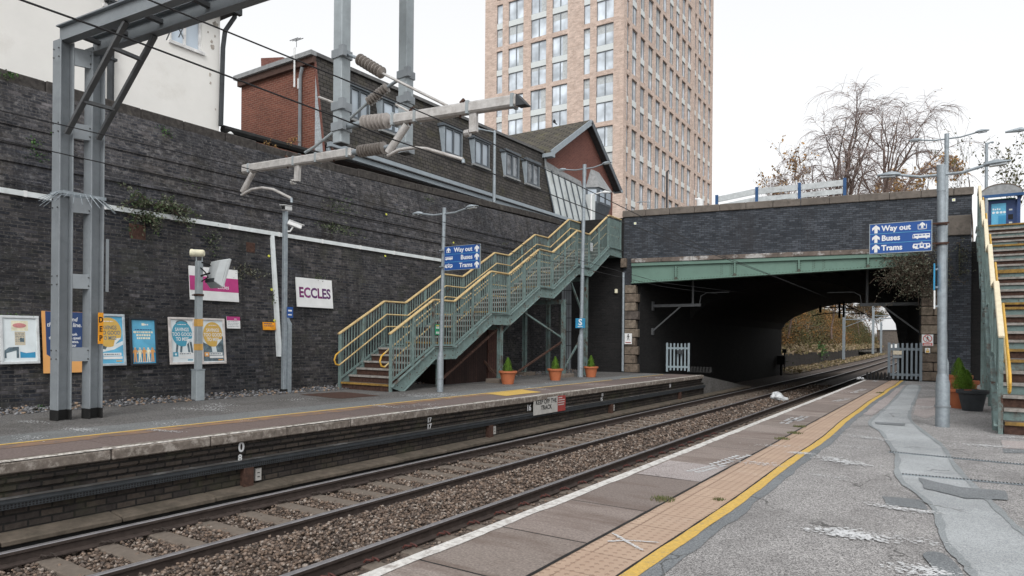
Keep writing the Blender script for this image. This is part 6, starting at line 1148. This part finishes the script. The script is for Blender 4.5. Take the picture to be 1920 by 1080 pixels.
# oriel
o0, o1 = gx(1112, 350, -16.4), gx(1143, 392, -16.4); y0_, y1_, z0_, z1_ = o0.y, o1.y, o1.z, o0.z; b = MB()
b.hexa([(GX, y0_-.1, z0_), (GX+.6, y0_+.25, z0_), (GX+.6, y1_-.25, z0_), (GX, y1_+.1, z0_), (GX, y0_-.1, z1_), (GX+.6, y0_+.25, z1_), (GX+.6, y1_-.25, z1_), (GX, y1_+.1, z1_)]); orl = b.build('oriel_window', M['gframe'], t)
b = MB(); e = .02
for (pa, pb) in (((GX+.05, y0_-.06), (GX+.56, y0_+.22)), ((GX+.61, y0_+.32), (GX+.61, (y0_+y1_)/2-.05)), ((GX+.61, (y0_+y1_)/2+.05), (GX+.61, y1_-.32))):
    d = Vector((pb[0]-pa[0], pb[1]-pa[1], 0)).normalized(); n_ = Vector((d.y, -d.x, 0))*.015; A_, B2 = Vector((*pa, 0))+d*.06, Vector((*pb, 0))-d*.06; b.poly([A_+n_+ZZ*(z0_+.1), B2+n_+ZZ*(z0_+.1), B2+n_+ZZ*(z1_-.12), A_+n_+ZZ*(z1_-.12)])
b.build('pane', M['glass'], orl, fixn=False)
b = MB(); b.hexa([(GX, y0_-.1, z1_), (GX+.66, y0_+.2, z1_), (GX+.66, y1_-.2, z1_), (GX, y1_+.1, z1_), (GX, y0_+.5, z1_+1.1), (GX+.05, y0_+.7, z1_+1.1), (GX+.05, y1_-.7, z1_+1.1), (GX, y1_-.5, z1_+1.1)]); b.build('oriel_roof', M['lead'], t)
b = MB(); b.hexa([(GX, y0_+.4, z0_-1.6), (GX+.05, y0_+.5, z0_-1.6), (GX+.05, y1_-.5, z0_-1.6), (GX, y1_-.4, z0_-1.6), (GX, y0_-.05, z0_), (GX+.58, y0_+.25, z0_), (GX+.58, y1_-.25, z0_), (GX, y1_+.05, z0_)]); b.build('oriel_base', M['gframe'], t)
p = gx(1071, 223, GX); b = MB(); b.lathe([(.01, 0), (.07, .05), (.08, .12), (.04, .2)], (p.x-1, p.y, p.z-.05), (.3, -.6, .6), 8); b.bar((p.x-1, p.y+.05, p.z), (p.x-1, p.y+.25, p.z-.05), .06, .03); tag(b.build('pigeon', M['dark'], None, smooth=True), 'pigeon perched on the ridge of the tiled gable roof', 'bird')
# upper lamps beside the buildings
def street_lamp(label, base_, ztop, side, r=.06, L=.9, mt='galv', grp='street lamps up at road level'):
    x, y, z = base_; t = thing('street_lamp', label, 'street lamp', base_, grp); b = MB(); b.tube([(x, y, z), (x, y, ztop)], [r*1.25, r], 10); b.build('column', M[mt], t, smooth=True); D = Vector(side).normalized()
    b = MB(); b.tube([(x, y, ztop-.05), Vector((x, y, ztop+.02))+D*L*.4, Vector((x, y, ztop+.06))+D*L*.55], r*.55, 8); a = b.build('arm', M[mt], t, smooth=True); c = Vector((x, y, ztop+.05))+D*L*.55; b = MB(); b.tube([c, c+D*.15+ZZ*.02, c+D*L*.45], [.03, .08, .03], 8); b.build('lamp_head', M[mt], a, smooth=True)
street_lamp('grey street lamp standing on the retaining wall top before the mansard roof', (-15.8, 22.46, 6.6), 9.87, (-.9, -.6, 0), .055, 1.0)
street_lamp('white bent-top street lamp in front of the gabled building', tuple(gx(1108, 440, -14.6).xy)+(4.8,), 8.35, (.9, .5, 0), .05, .9, 'white')
p = gy(1850, 268, 50); street_lamp('slim grey street lamp beyond the shelter at the far right', (p.x, 50, 4.6), p.z, (.5, .5, 0), .08, .5)
p = gy(1892, 250, 26.5); street_lamp('street lamp reaching in from the right edge of the picture', (p.x+1.1, 26.5, 5.0), p.z, (-1, 0, 0), .06, 1.2)
p = gy(1250, 395, 60); street_lamp('dark thin post in front of the brick tower, behind the bridge', (p.x, 60, 5), gy(1250, 322, 60).z, (.5, 0, 0), .09, .02, 'dark'); p = gy(1218, 395, 60); street_lamp('short pale lamp in front of the brick tower, behind the bridge', (p.x, 60, 5), gy(1218, 378, 60).z, (-1, 0, 0), .07, 1.3)
p = gy(1313, 380, 50); street_lamp('stub of a white lamp just above the bridge coping', (p.x, 50, 5), gy(1313, 374, 50).z, (-1, 0, 0), .25, .4, 'white')
# ================================================================== tower block
random.seed(41)
d_ = ray(1168, 300); TC = CP+d_*85; TC.z = 0; t = thing('tower_block', 'tall pale brick tower block with grid of paired windows behind the station', 'building', TC)
def tdir(vx): v = ray(vx, 640); v.z = 0; return v.normalized()
vl, vr = tdir(-1066), tdir(1750); TOP = 70.; Z0 = 2.
FL = frame(TC+vl*21.2+ZZ*Z0, -vl, ZZ); FR = frame(TC+ZZ*Z0, vr, ZZ); WL, WR = 21.2, 40.2
colL = [(1.43, 3.81, 2), (4.72, 5.64, 1), (7.99, 10.32, 2), (11.22, 13.64, 2), (14.83, 17.27, 2), (18.24, 19.23, 1)]
colR = [(1.01, 1.92, 1), (2.78, 4.63, 2), (5.68, 7.48, 2), (8.59, 10.57, 2), (11.51, 13.51, 2), (14.34, 16.28, 2), (17.32, 19.27, 2), (20.18, 22.13, 2), (23.08, 25.03, 2), (25.93, 27.98, 2), (29.66, 30.73, 1), (31.5, 33.5, 2), (34.52, 36.27, 2), (37.45, 39.15, 2)]
rows = [(15.9, 10.6), (22.3, 16.3), (28.8, 22.9), (35.35, 29.4), (41.9, 35.95), (48.45, 42.5), (55.0, 49.05), (61.5, 55.6)]; hL = []; hR = []
for zt, zb_ in rows:
    for a, c, n in colL: hL.append((WL-c, WL-a, zb_-Z0, zt-Z0, n))
    for a, c, n in colR: hR.append((a, c, zb_-Z0, zt-Z0, n))
facade(FL, WL, TOP-Z0, [h[:4] for h in hL], M['buff'], t, .35); facade(FR, WR, TOP-Z0, [h[:4] for h in hR], M['buff'], t, .45)
bk = MB(); bk.poly([TC+vl*21.2+ZZ*Z0, TC+vl*21.2+vr*40.2+ZZ*Z0, TC+vl*21.2+vr*40.2+ZZ*TOP, TC+vl*21.2+ZZ*TOP]); bk.poly([TC+vr*40.2+ZZ*Z0, TC+vl*21.2+vr*40.2+ZZ*Z0, TC+vl*21.2+vr*40.2+ZZ*TOP, TC+vr*40.2+ZZ*TOP]); bk.poly([TC+ZZ*TOP, TC+vl*21.2+ZZ*TOP, TC+vl*21.2+vr*40.2+ZZ*TOP, TC+vr*40.2+ZZ*TOP]); bk.build('rear_wall', M['buff'], t)
TF = plain('tower_window_frame', (.20, .22, .24), .5); REST = MB(); cnt = 0
def twin(Mx, h, dep):
    global cnt
    u0, u1, v0, v1, n = h; H = v1-v0; s0, s1 = v0+H*.425, v0+H*.555; cnt += 1
    b = MB(Mx); fw = .07
    for e, f in ((v0, s0), (s1, v1)):
        for a in ((u0, u1, f-fw, f), (u0, u1, e, e+fw), (u0, u0+fw, e, f), (u1-fw, u1, e, f)): b.box(*a, -dep-.02, -dep+.06)
        if n == 2: c = u0+(u1-u0)*.50; b.box(c-.07, c+.07, e, f, -dep-.02, -dep+.08)
    w = b.build('window', TF, t); b = MB(Mx)
    for e, f in ((v0, s0), (s1, v1)): b.poly([(u0, e, -dep), (u1, e, -dep), (u1, f, -dep), (u0, f, -dep)])
    b.build('pane', M['glass_t'], w, fixn=False); b = MB(Mx); b.box(u0, u1, s0, s1, -dep-.05, -dep+.16); b.build('spandrel', M['spandrel'], w)
    if random.random() < .75:                                   # blinds behind some panes
        b = MB(Mx)
        for e, f in ((v0, s0), (s1, v1)):
            if random.random() < .6:
                if n == 2 and random.random() < .6: m_ = (u0+u1)/2+.1; b.poly([(m_+.25, e+.07, -dep+.004), (u1-.1, e+.07, -dep+.004), (u1-.1, f-.07, -dep+.004), (m_+.25, f-.07, -dep+.004)])
                else: g = f-(f-e)*random.uniform(.15, .5); b.poly([(u0+.08, g, -dep+.004), (u1-.08, g, -dep+.004), (u1-.08, f-.07, -dep+.004), (u0+.08, f-.07, -dep+.004)])
        if b.f: b.build('blind', M['bpanel'], w, fixn=False)
vis = [('L', h) for h in hL if 44.3 > h[2]+Z0 and h[3]+Z0 > 12]+[('R', h) for h in hR if h[3]+Z0 > 12 and h[2]+Z0 < 46.5+.45*h[0]]
for sd, h in vis: twin(FL if sd == 'L' else FR, h, .25 if sd == 'L' else .3)
# ================================================================== trees
def seg_mesh(name, segs, mat, parent, n=4):
    V = np.zeros((len(segs), 2, n, 3)); ang = np.arange(n)*2*math.pi/n
    P0 = np.array([s[0] for s in segs]); P1 = np.array([s[1] for s in segs]); r0 = np.array([s[2] for s in segs]); r1 = np.array([s[3] for s in segs]); D = P1-P0; D /= np.linalg.norm(D, axis=1)[:, None]+1e-9
    ref = np.where(np.abs(D[:, 2:3]) < .9, np.array([[0, 0, 1.]]), np.array([[1., 0, 0]])); U = np.cross(D, ref); U /= np.linalg.norm(U, axis=1)[:, None]; Wv = np.cross(D, U)
    for j in range(n): o = U*math.cos(ang[j])+Wv*math.sin(ang[j]); V[:, 0, j] = P0+o*r0[:, None]; V[:, 1, j] = P1+o*r1[:, None]
    base_ = np.arange(len(segs))[:, None]*2*n; F = np.concatenate([np.stack([base_[:, 0]+j, base_[:, 0]+(j+1) % n, base_[:, 0]+n+(j+1) % n, base_[:, 0]+n+j], 1) for j in range(n)])
    return np_mesh(name, V.reshape(-1, 3), F, mat, parent)
def leaves_at(name, P, size, mat, parent=None, k=1, spread=.0):
    P = np.repeat(np.asarray(P, float), k, 0); P = P+rng.normal(0, spread, P.shape) if spread else P; n = len(P); a = rng.normal(size=(n, 3)); a /= np.linalg.norm(a, axis=1)[:, None]; c = np.cross(a, rng.normal(size=(n, 3))); c /= np.linalg.norm(c, axis=1)[:, None]; s = size*rng.uniform(.5, 1.3, (n, 1))
    V = np.stack([P-c*s*.35, P+a*s*.9, P+c*s*.35, P-a*s*.5], 1); F = np.arange(n*4).reshape(n, 4); return np_mesh(name, V.reshape(-1, 3), F, mat, parent)
def grow(p, d, L, r, lev, out, tw, droop, spread, rs, ml):
    n = 7 if lev == 0 else 5 if lev < 3 else 4; q = p.copy(); first = {0: 2, 1: 1, 2: 1}.get(lev, 1)
    for k in range(n):
        w = .10 if lev == 0 else .16; d = d+np.array([rs.gauss(0, w), rs.gauss(0, w), rs.gauss(0, .06)]); f = (k+1)/n
        d[2] += .05 if lev < 2 else (.02 if lev == 2 and f < .5 else -droop*f*2.2); d /= np.linalg.norm(d); q2 = q+d*L/n; ra, rb = r*(1-.62*k/n), r*(1-.62*(k+1)/n)
        (out if lev < 3 and ra > .022 else tw).append((q.copy(), q2.copy(), ra, rb))
        if lev < ml and k >= first:
            for c in range(1+(rs.random() < .5)+2*(lev == 2)):
                a = rs.random()*6.283; s = np.array([math.cos(a), math.sin(a), .25 if lev < 2 else 0]); e = d*(1-spread)+s*spread*rs.uniform(.6, 1.1); e /= np.linalg.norm(e)
                grow(q2, e, L*rs.uniform(.42, .66)*(1-.4*f*(lev == 0)), max(rb*.62, .012), lev+1, out, tw, droop, spread, rs, ml)
        q = q2
def tree(name, label, base_, h, seed, spread=.5, droop=.12, r=.16, leafm=None, nl=0, ls=.1, twm='twig_b', barkm='bark', group='trees beyond the bridge', k=1, trunks=1, twr=1., ml=4):
    rs = random.Random(seed); t = thing(name, label, 'tree', base_, group); out, tw = [], []; p = np.array(base_, float)
    for i in range(trunks):
        d = np.array([rs.uniform(-.28, .28)*(trunks > 1), rs.uniform(-.2, .2)*(trunks > 1), 1.]); grow(p+np.array([.3*i, 0, 0]), d/np.linalg.norm(d), h*.80*rs.uniform(.85, 1.05), r, 0, out, tw, droop, spread, rs, ml)
    tw = [(a, c, max(e*twr, .008), max(f*twr, .006)) for a, c, e, f in tw]; seg_mesh('trunk', out, M[barkm], t, 6); seg_mesh('twigs', tw, M[twm], t, 3)
    if leafm: sel = rs.sample(range(len(tw)), min(nl, len(tw))); leaves_at('crown', [tw[i][1] for i in sel], ls, M[leafm], t, k, .12)
    return t, len(tw)
def tb(x, y, D=56, z=4.6): d = ray(x, y); p = CP+d*(D/1.0); return (p.x, p.y, z)
tree('birch_tree', 'tall bare birch with spreading drooping twigs, largest above the bridge', tb(1600, 350, 52), 15.5, 3, .5, .22, .26, 'autumn', 160, .09, trunks=2, ml=3)
tree('birch_tree', 'bare birch with upright limbs, just right of the largest birch', tb(1652, 350, 50), 17.5, 8, .5, .22, .24, 'autumn', 110, .09, trunks=2, ml=3)
tree('birch_tree', 'smaller bare birch leaning left, at the left of the birch group', tb(1520, 360, 54), 11.6, 12, .55, .22, .19, 'autumn', 70, .09, trunks=2, ml=3)
tree('birch_tree', 'slim bare birch behind the blue barrier, between two larger birches', tb(1555, 350, 60), 12.5, 15, .5, .22, .14, ml=3)
tree('birch_tree', 'birch holding yellow autumn leaves behind the near right lamp post', tb(1760, 350, 55), 12.4, 19, .42, .35, .14, 'autumn', 1500, .22, k=3)
tree('autumn_tree', 'small orange-leaved tree behind the left end of the blue barrier', tb(1428, 375, 60), 11.5, 23, .33, .02, .12, 'autumn', 900, .24, 'twig', k=1, ml=3)
tree('sapling', 'slender sapling with few leaves left of the shelter', tb(1826, 350, 42), 9.2, 27, .33, -.03, .06, 'scrub_g', 260, .12, 'twig', 'twig', k=1, twr=.7, ml=2)
tree('sapling', 'leafier sapling right behind the shelter', tb(1897, 350, 40), 8.4, 29, .36, -.02, .06, 'scrub_g', 420, .15, 'twig', 'twig', k=2, twr=.7, ml=2)
# ================================================================== blue barrier on the bridge
t = thing('barrier', 'blue posted barrier with weathered pale rails on top of the bridge', 'barrier', BA+E1*4+E2*1.2); BP = BA+E2*1.3; qs = [pl(x, y, BP, E2) for x, y in ((1344, 366), (1419, 351), (1499, 343), (1584, 334))]
for q in qs: b = MB(BM); l = BM.inverted() @ q; b.box(l.x-.06, l.x+.06, 1.24, 1.36, 5.1, q.z); b.build('post', M['barrier'], t)
for a, c in zip(qs, qs[1:]):
    a, c = BM.inverted() @ a, BM.inverted() @ c
    for e, f in ((-.06, -.30), (-.42, -.62)): b = MB(BM); b.hexa([(a.x+.07, 1.27, a.z+f), (c.x-.07, 1.27, c.z+f), (c.x-.07, 1.33, c.z+f), (a.x+.07, 1.33, a.z+f), (a.x+.07, 1.27, a.z+e), (c.x-.07, 1.27, c.z+e), (c.x-.07, 1.33, c.z+e), (a.x+.07, 1.33, a.z+e)]); b.build('panel', M['bpanel'], t)
# ================================================================== plants on walls
def wall_plant(label, p, n, rx, ry, rz, size, mat, stems=0, name='wall_plant', group='plants rooted in the brickwork', hang=0., stemm='twig', nst=12):
    t = thing(name, label, 'plant', p, group); P = []; segs = []
    for k in range(nst if stems else 0):
        d = np.array([random.uniform(.2, 1)*rx, random.uniform(-1, 1)*ry, random.uniform(-.6, 1)*rz]); a = np.array(p, float); m_ = a+d*.55+np.array([0, 0, .12*rz]); e = a+d+np.array([0, 0, -hang*random.random()]); segs += [(a, m_, .008, .006), (m_, e, .006, .003)]
        for f in rng.uniform(.25, 1, n//nst): q = a+(m_-a)*f*2 if f < .5 else m_+(e-m_)*(f-.5)*2; P.append(q+rng.normal(0, size*.9, 3))
    if not stems: P = np.array(p)+rng.normal(0, 1, (n, 3))*np.array([rx, ry, rz])*.5; P[:, 0] = np.maximum(P[:, 0], p[0]-.02); P[:, 2] -= hang*rng.random(n)**2
    leaves_at('leaves', P, size, M[mat], t)
    if segs: seg_mesh('stems', segs, M[stemm], t, 3)
    return t
def wpt(x, y, o=.02): p = wp(x, y); return (p.x+o-(.2 if p.z > 5.2 else .07 if p.z > 4.6 else 0), p.y, p.z)
random.seed(5)
wall_plant('large buddleia bush hanging over the white conduit', wpt(285, 385), 900, .4, 1.0, .30, .05, 'leaf', 1, hang=.35, nst=30); wall_plant('trailing end of the buddleia below the conduit', wpt(265, 410), 420, .35, .45, .25, .05, 'leaf', 1, hang=.45, nst=14)
for (x, y), l, n, ry, rz, mt in (((642, 395), 'green creeper patch high on the wall above the camera post', 340, .7, .35, 'leaf'), ((632, 428), 'dense leafy patch just under the brick ledge right of the camera post', 420, .9, .18, 'leaf'), ((70, 290), 'small fern clump high on the wall left of the mast', 120, .18, .22, 'leaf_g'), ((66, 268), 'tiny fern above another fern clump left of the mast', 70, .14, .1, 'leaf_g'), ((24, 137), 'small weed on the coping at the far left edge', 70, .18, .08, 'leaf_g'), ((318, 245), 'small green weed under the coping below the cream house', 60, .2, .12, 'leaf_g'), ((355, 340), 'small yellow-green weed on the upper brick ledge', 90, .25, .16, 'leaf'), ((400, 455), 'trailing brown creeper above the station name board', 170, .25, .5, 'leaf'), ((460, 508), 'dry tuft growing right of the station name board', 220, .5, .18, 'ivy'), ((596, 521), 'weed growing over the top of the ECCLES panel', 60, .2, .1, 'leaf'), ((655, 385), 'thin weed hanging below the upper ledge', 90, .2, .3, 'leaf_g'), ((810, 372), 'small weed near the wall top left of the lamp head', 60, .3, .15, 'leaf'), ((760, 400), 'faint green tuft on the upper wall left of the lamp arm', 60, .3, .15, 'leaf_g'), ((95, 248), 'small green sprig on the ledge just left of the mast', 60, .2, .08, 'leaf_g'), ((193, 270), 'little green sprig on the ledge just right of the mast', 60, .16, .1, 'leaf_g'), ((512, 557), 'small weed on the wall beside the drop conduit', 50, .1, .2, 'leaf'), ((950, 460), 'bare stalks sprouting behind the middle of the left stair', 60, .4, .3, 'ivy')):
    wall_plant(l, wpt(x, y), n, .12, ry, rz, .04, mt, 0, hang=.05)
for (x, y), l in (((548, 268), 'dry brown stalks on the coping below the brick end wall'), ((505, 278), 'withered tuft on the coping left of the brick end wall')):
    p = pl(x, y, (-15.9, 0, 0), (1, 0, 0)); wall_plant(l, tuple(p), 120, .1, .25, .3, .03, 'autumn', 1, hang=0, nst=10)
wall_plant('moss clump at the foot of the wall beside the mast', tuple(gz(73, 765, .03)), 60, .1, .12, .06, .035, 'leaf_g', 0)
wall_plant('tiny weeds along the top of the leftmost poster', wpt(22, 591), 50, .04, .3, .04, .025, 'leaf_g', 0)
# climber on the right of the bridge
pc = pl(1700, 530, BA-E2*.35, E2)
t = thing('climbing_shrub', 'straggly grey-brown climber hanging over the right end of the green girder', 'plant', pc); segs = []; P = []; rs = random.Random(9)
for k in range(260):
    u = rs.gauss(0, .62); a = Vector((pc.x+.25+rs.gauss(0, .35), pc.y+rs.uniform(.0, .3), pc.z+.55+rs.gauss(0, .3))); q = a; d = Vector((rs.gauss(-.15, .8), rs.uniform(-.5, .1), rs.gauss(.1, .6)))
    for j in range(5): d = (d+Vector((rs.gauss(0, .35), rs.gauss(0, .2), rs.gauss(-.22, .25)))).normalized(); q2 = q+d*rs.uniform(.12, .26); segs.append((np.array(q), np.array(q2), .008, .006)); P += [np.array(q2)]*(4 if j > 0 else 2); q = q2
seg_mesh('stems', segs, M['twig'], t, 3); P = np.array(P); leaves_at('leaves', P+rng.normal(0, .07, P.shape), .05, M['ivy'], t)
for (x, y), l, n in (((1800, 480), 'dark creeper on the wall right of the near lamp post', 500), ((1800, 510), 'wispy creeper strands low on the wall by the right stairs', 160)):
    p = pl(x, y, BA-E2*.05, E2); wall_plant(l, tuple(p), n, .35, .12, .42 if n > 200 else .12, .045, 'ivy', 0)
# ================================================================== view through the arch
random.seed(61)
b = MB(); ys = list(range(54, 260, 8)); fx2 = lambda y: tx(y)
for y0, y1 in zip(ys, ys[1:]):
    for xa, xb, za, zb_ in ((-10.3, -12.6, -1.05, -.95), (-13.0, -15.5, .2, 1.1), (-15.5, -19, 1.1, 4.6), (-19, -26, 4.6, 6.4), (-26, -60, 6.4, 6.6)): b.poly([(xa+fx2(y0), y0, za), (xb+fx2(y0), y0, zb_), (xb+fx2(y1), y1, zb_), (xa+fx2(y1), y1, za)])
tag(b.build('embankment', M['earth'], None), kind='structure')
b = MB()
for y0, y1 in zip(ys[:9], ys[1:10]): b.hexa([(-13.1+fx2(y0), y0, -1), (-12.6+fx2(y0), y0, -1), (-12.6+fx2(y1), y1, -1), (-13.1+fx2(y1), y1, -1), (-13.1+fx2(y0), y0, .25), (-12.75+fx2(y0), y0, .25), (-12.75+fx2(y1), y1, .25), (-13.1+fx2(y1), y1, .25)])
tag(b.build('low_wall', M['edge_brick'], None), 'low mossy retaining wall below the scrub beyond the arch', 'wall')
def bankz(x): return np.interp(x, [-26, -19, -15.5, -13], [6.4, 4.6, 1.1, .2])
n = 9000; Y = rng.uniform(55, 210, n); Xr = -rng.uniform(12.6, 17, n); P = np.stack([Xr+np.array([tx(a) for a in Y]), Y, bankz(Xr)+rng.uniform(0, .35, n)], 1); tag(leaves_at('dry_grass', P, .3, M['grass_d']), kind='stuff')
n = 2500; Y = rng.uniform(55, 160, n); Xr = -rng.uniform(10.2, 12.6, n); P = np.stack([Xr+np.array([tx(a) for a in Y]), Y, -1+rng.uniform(0, .15, n)], 1); tag(leaves_at('verge_grass', P, .2, M['grass_d']), kind='stuff')
Pm = {'scrub': [], 'scrub_o': [], 'scrub_g': []}; rs = np.random.default_rng(3)
for k in range(1700):
    y = rs.uniform(56, 230); x = -14.6-12*rs.random()**1.3; r = rs.uniform(.7, 1.9); h = bankz(x)+rs.uniform(.3, 2.6)*(1 if x < -17 else .5); nz = mnoise.noise((x*.16, y*.07, 3.3))+rs.normal(0, .13); m_ = 'scrub_g' if nz < .05 else 'scrub' if nz < .24 else 'scrub_o'; q = rs.normal(0, 1, (80, 3))*np.array([.5, .5, .55])*r; Pm[m_].append(q+np.array([x+tx(y), y, h]))
for k, v in Pm.items(): tag(leaves_at('scrub_'+{'scrub': 'brown', 'scrub_o': 'orange', 'scrub_g': 'olive'}[k], np.concatenate(v), .17, M[k]), kind='stuff')
for k, (px, D, hh, lm, lab) in enumerate(((1500, 62, 6, 'scrub_g', 'olive tree on the bank just inside the left of the arch view'), (1535, 70, 7.5, 'scrub', 'brown leafed tree on the bank left of the grey mast'), (1610, 82, 7, 'scrub_o', 'orange leafed tree on the bank right of the grey mast'), (1622, 140, 11, 'scrub', 'tall brown tree far along the bank before the distant bridge'), (1640, 165, 12, 'scrub_g', 'tall olive tree far along the bank before the distant bridge'), (1655, 185, 12, 'scrub_o', 'farthest orange tree along the bank before the distant bridge'))):
    p = CP+ray(px, 640)*D; tree('bank_tree', lab, (p.x-(3 if D < 100 else 1), p.y, 1.8), hh, 70+k, .6, .02, .12, lm, 700, .3, 'twig', group='trees on the railway bank', k=2)
wall_plant('green bramble at the foot of the bank inside the arch', (-12.4, 56.5, -.2), 300, .8, 1.6, .7, .14, 'leaf_g', 0); wall_plant('dark shrub hanging over the low wall beyond the arch', (-13.3, 84, .4), 300, .8, 1.6, .8, .2, 'leaf_g', 0)
for lab, px, pyb, pyt, X in (('nearer grey overhead line mast beyond the arch', 1582, 653, 588, -12.6), ('farther grey overhead line mast beyond the arch', 1637, 648, 565, -14.0), ('farthest thin overhead line mast beyond the arch', 1652, 650, 620, -14.6)):
    a, c = gx(px, pyb, X), gx(px, pyt, X); w = .16 if 'nearer' in lab else .2; t = thing('overhead_line_mast', lab, 'mast', a, 'masts beyond the arch'); b = MB(); b.box(a.x-w, a.x+w, a.y-w, a.y+w, -1, max(c.z, 6)); b.build('column', M['galv'], t); b = MB(); z = gx(px, 599 if 'nearer' in lab else 592, X).z; b.bar((a.x, a.y, z), (a.x+6, a.y, z+.1), .1, .12); b.bar((a.x+.1, a.y, z-1), (a.x+2.5, a.y, z), .07, .07); b.build('cantilever', M['galv'], t); b = MB(); b.bar((a.x+3, a.y, z), (a.x+4.5, a.y, z-.8), .07, .07); b.build('registration_arm', M['galv'], t)
q = CP+ray(1698, 620)*185; t = thing('distant_bridge', 'distant pale stone bridge across the railway, seen through the arch', 'bridge', q); b = MB(frame((q.x, q.y, 0), (1, -.03, 0), ZZ)); b.box(-7, 12, 1.0, 4.6, -1, 0); b.box(-7, -3.6, -1.6, 1.0, -1, 0); b.box(6, 12, -1.6, 1, -1, 0); b.build('parapet', M['bcoping'], t); b = MB(frame((q.x, q.y, 0), (1, -.03, 0), ZZ)); b.box(-7, 12, 4.6, 4.9, -1.1, .15); b.build('coping', M['coping'], t)
q = CP+ray(1705, 640)*260; t = thing('distant_building', 'far white building below the distant bridge', 'building', q); b = MB(); b.box(q.x-9, q.x+8, q.y, q.y+6, -1, 3.4); b.build('wall', M['white'], t); b = MB(); [b.box(q.x+x, q.x+x+.9, q.y-.05, q.y, .6, 2.2) for x in (-6, -3.5, -1, 2, 5)]; b.build('window', M['glass_d'], t)
t = thing('signal_post', 'small dark signal post at the bank foot just inside the arch view', 'post', (-11.6, 57, -1)); b = MB(); b.tube([(-11.6, 57, -1), (-11.6, 57, .6)], .05, 6); b.build('post', M['tar'], t); b = MB(); b.box(-11.75, -11.45, 56.9, 57.1, .5, .8); b.build('head', M['tar'], t)
t = thing('lineside_cabinet', 'dark lineside cabinet on a stand at the left foot of the arch', 'cabinet', (-10.9, 52.5, -1)); b = MB(); b.box(-11.15, -10.6, 52.2, 52.6, -.3, .35); b.build('case', M['tar'], t, bevel=.03); b = MB(); b.box(-10.95, -10.8, 52.3, 52.5, -1.1, -.3); b.build('stand', M['tar'], t)
for o in list(S.objects):
    if o.type == 'MESH' and len(o.data.polygons) and not o.data.uv_layers and False: pass
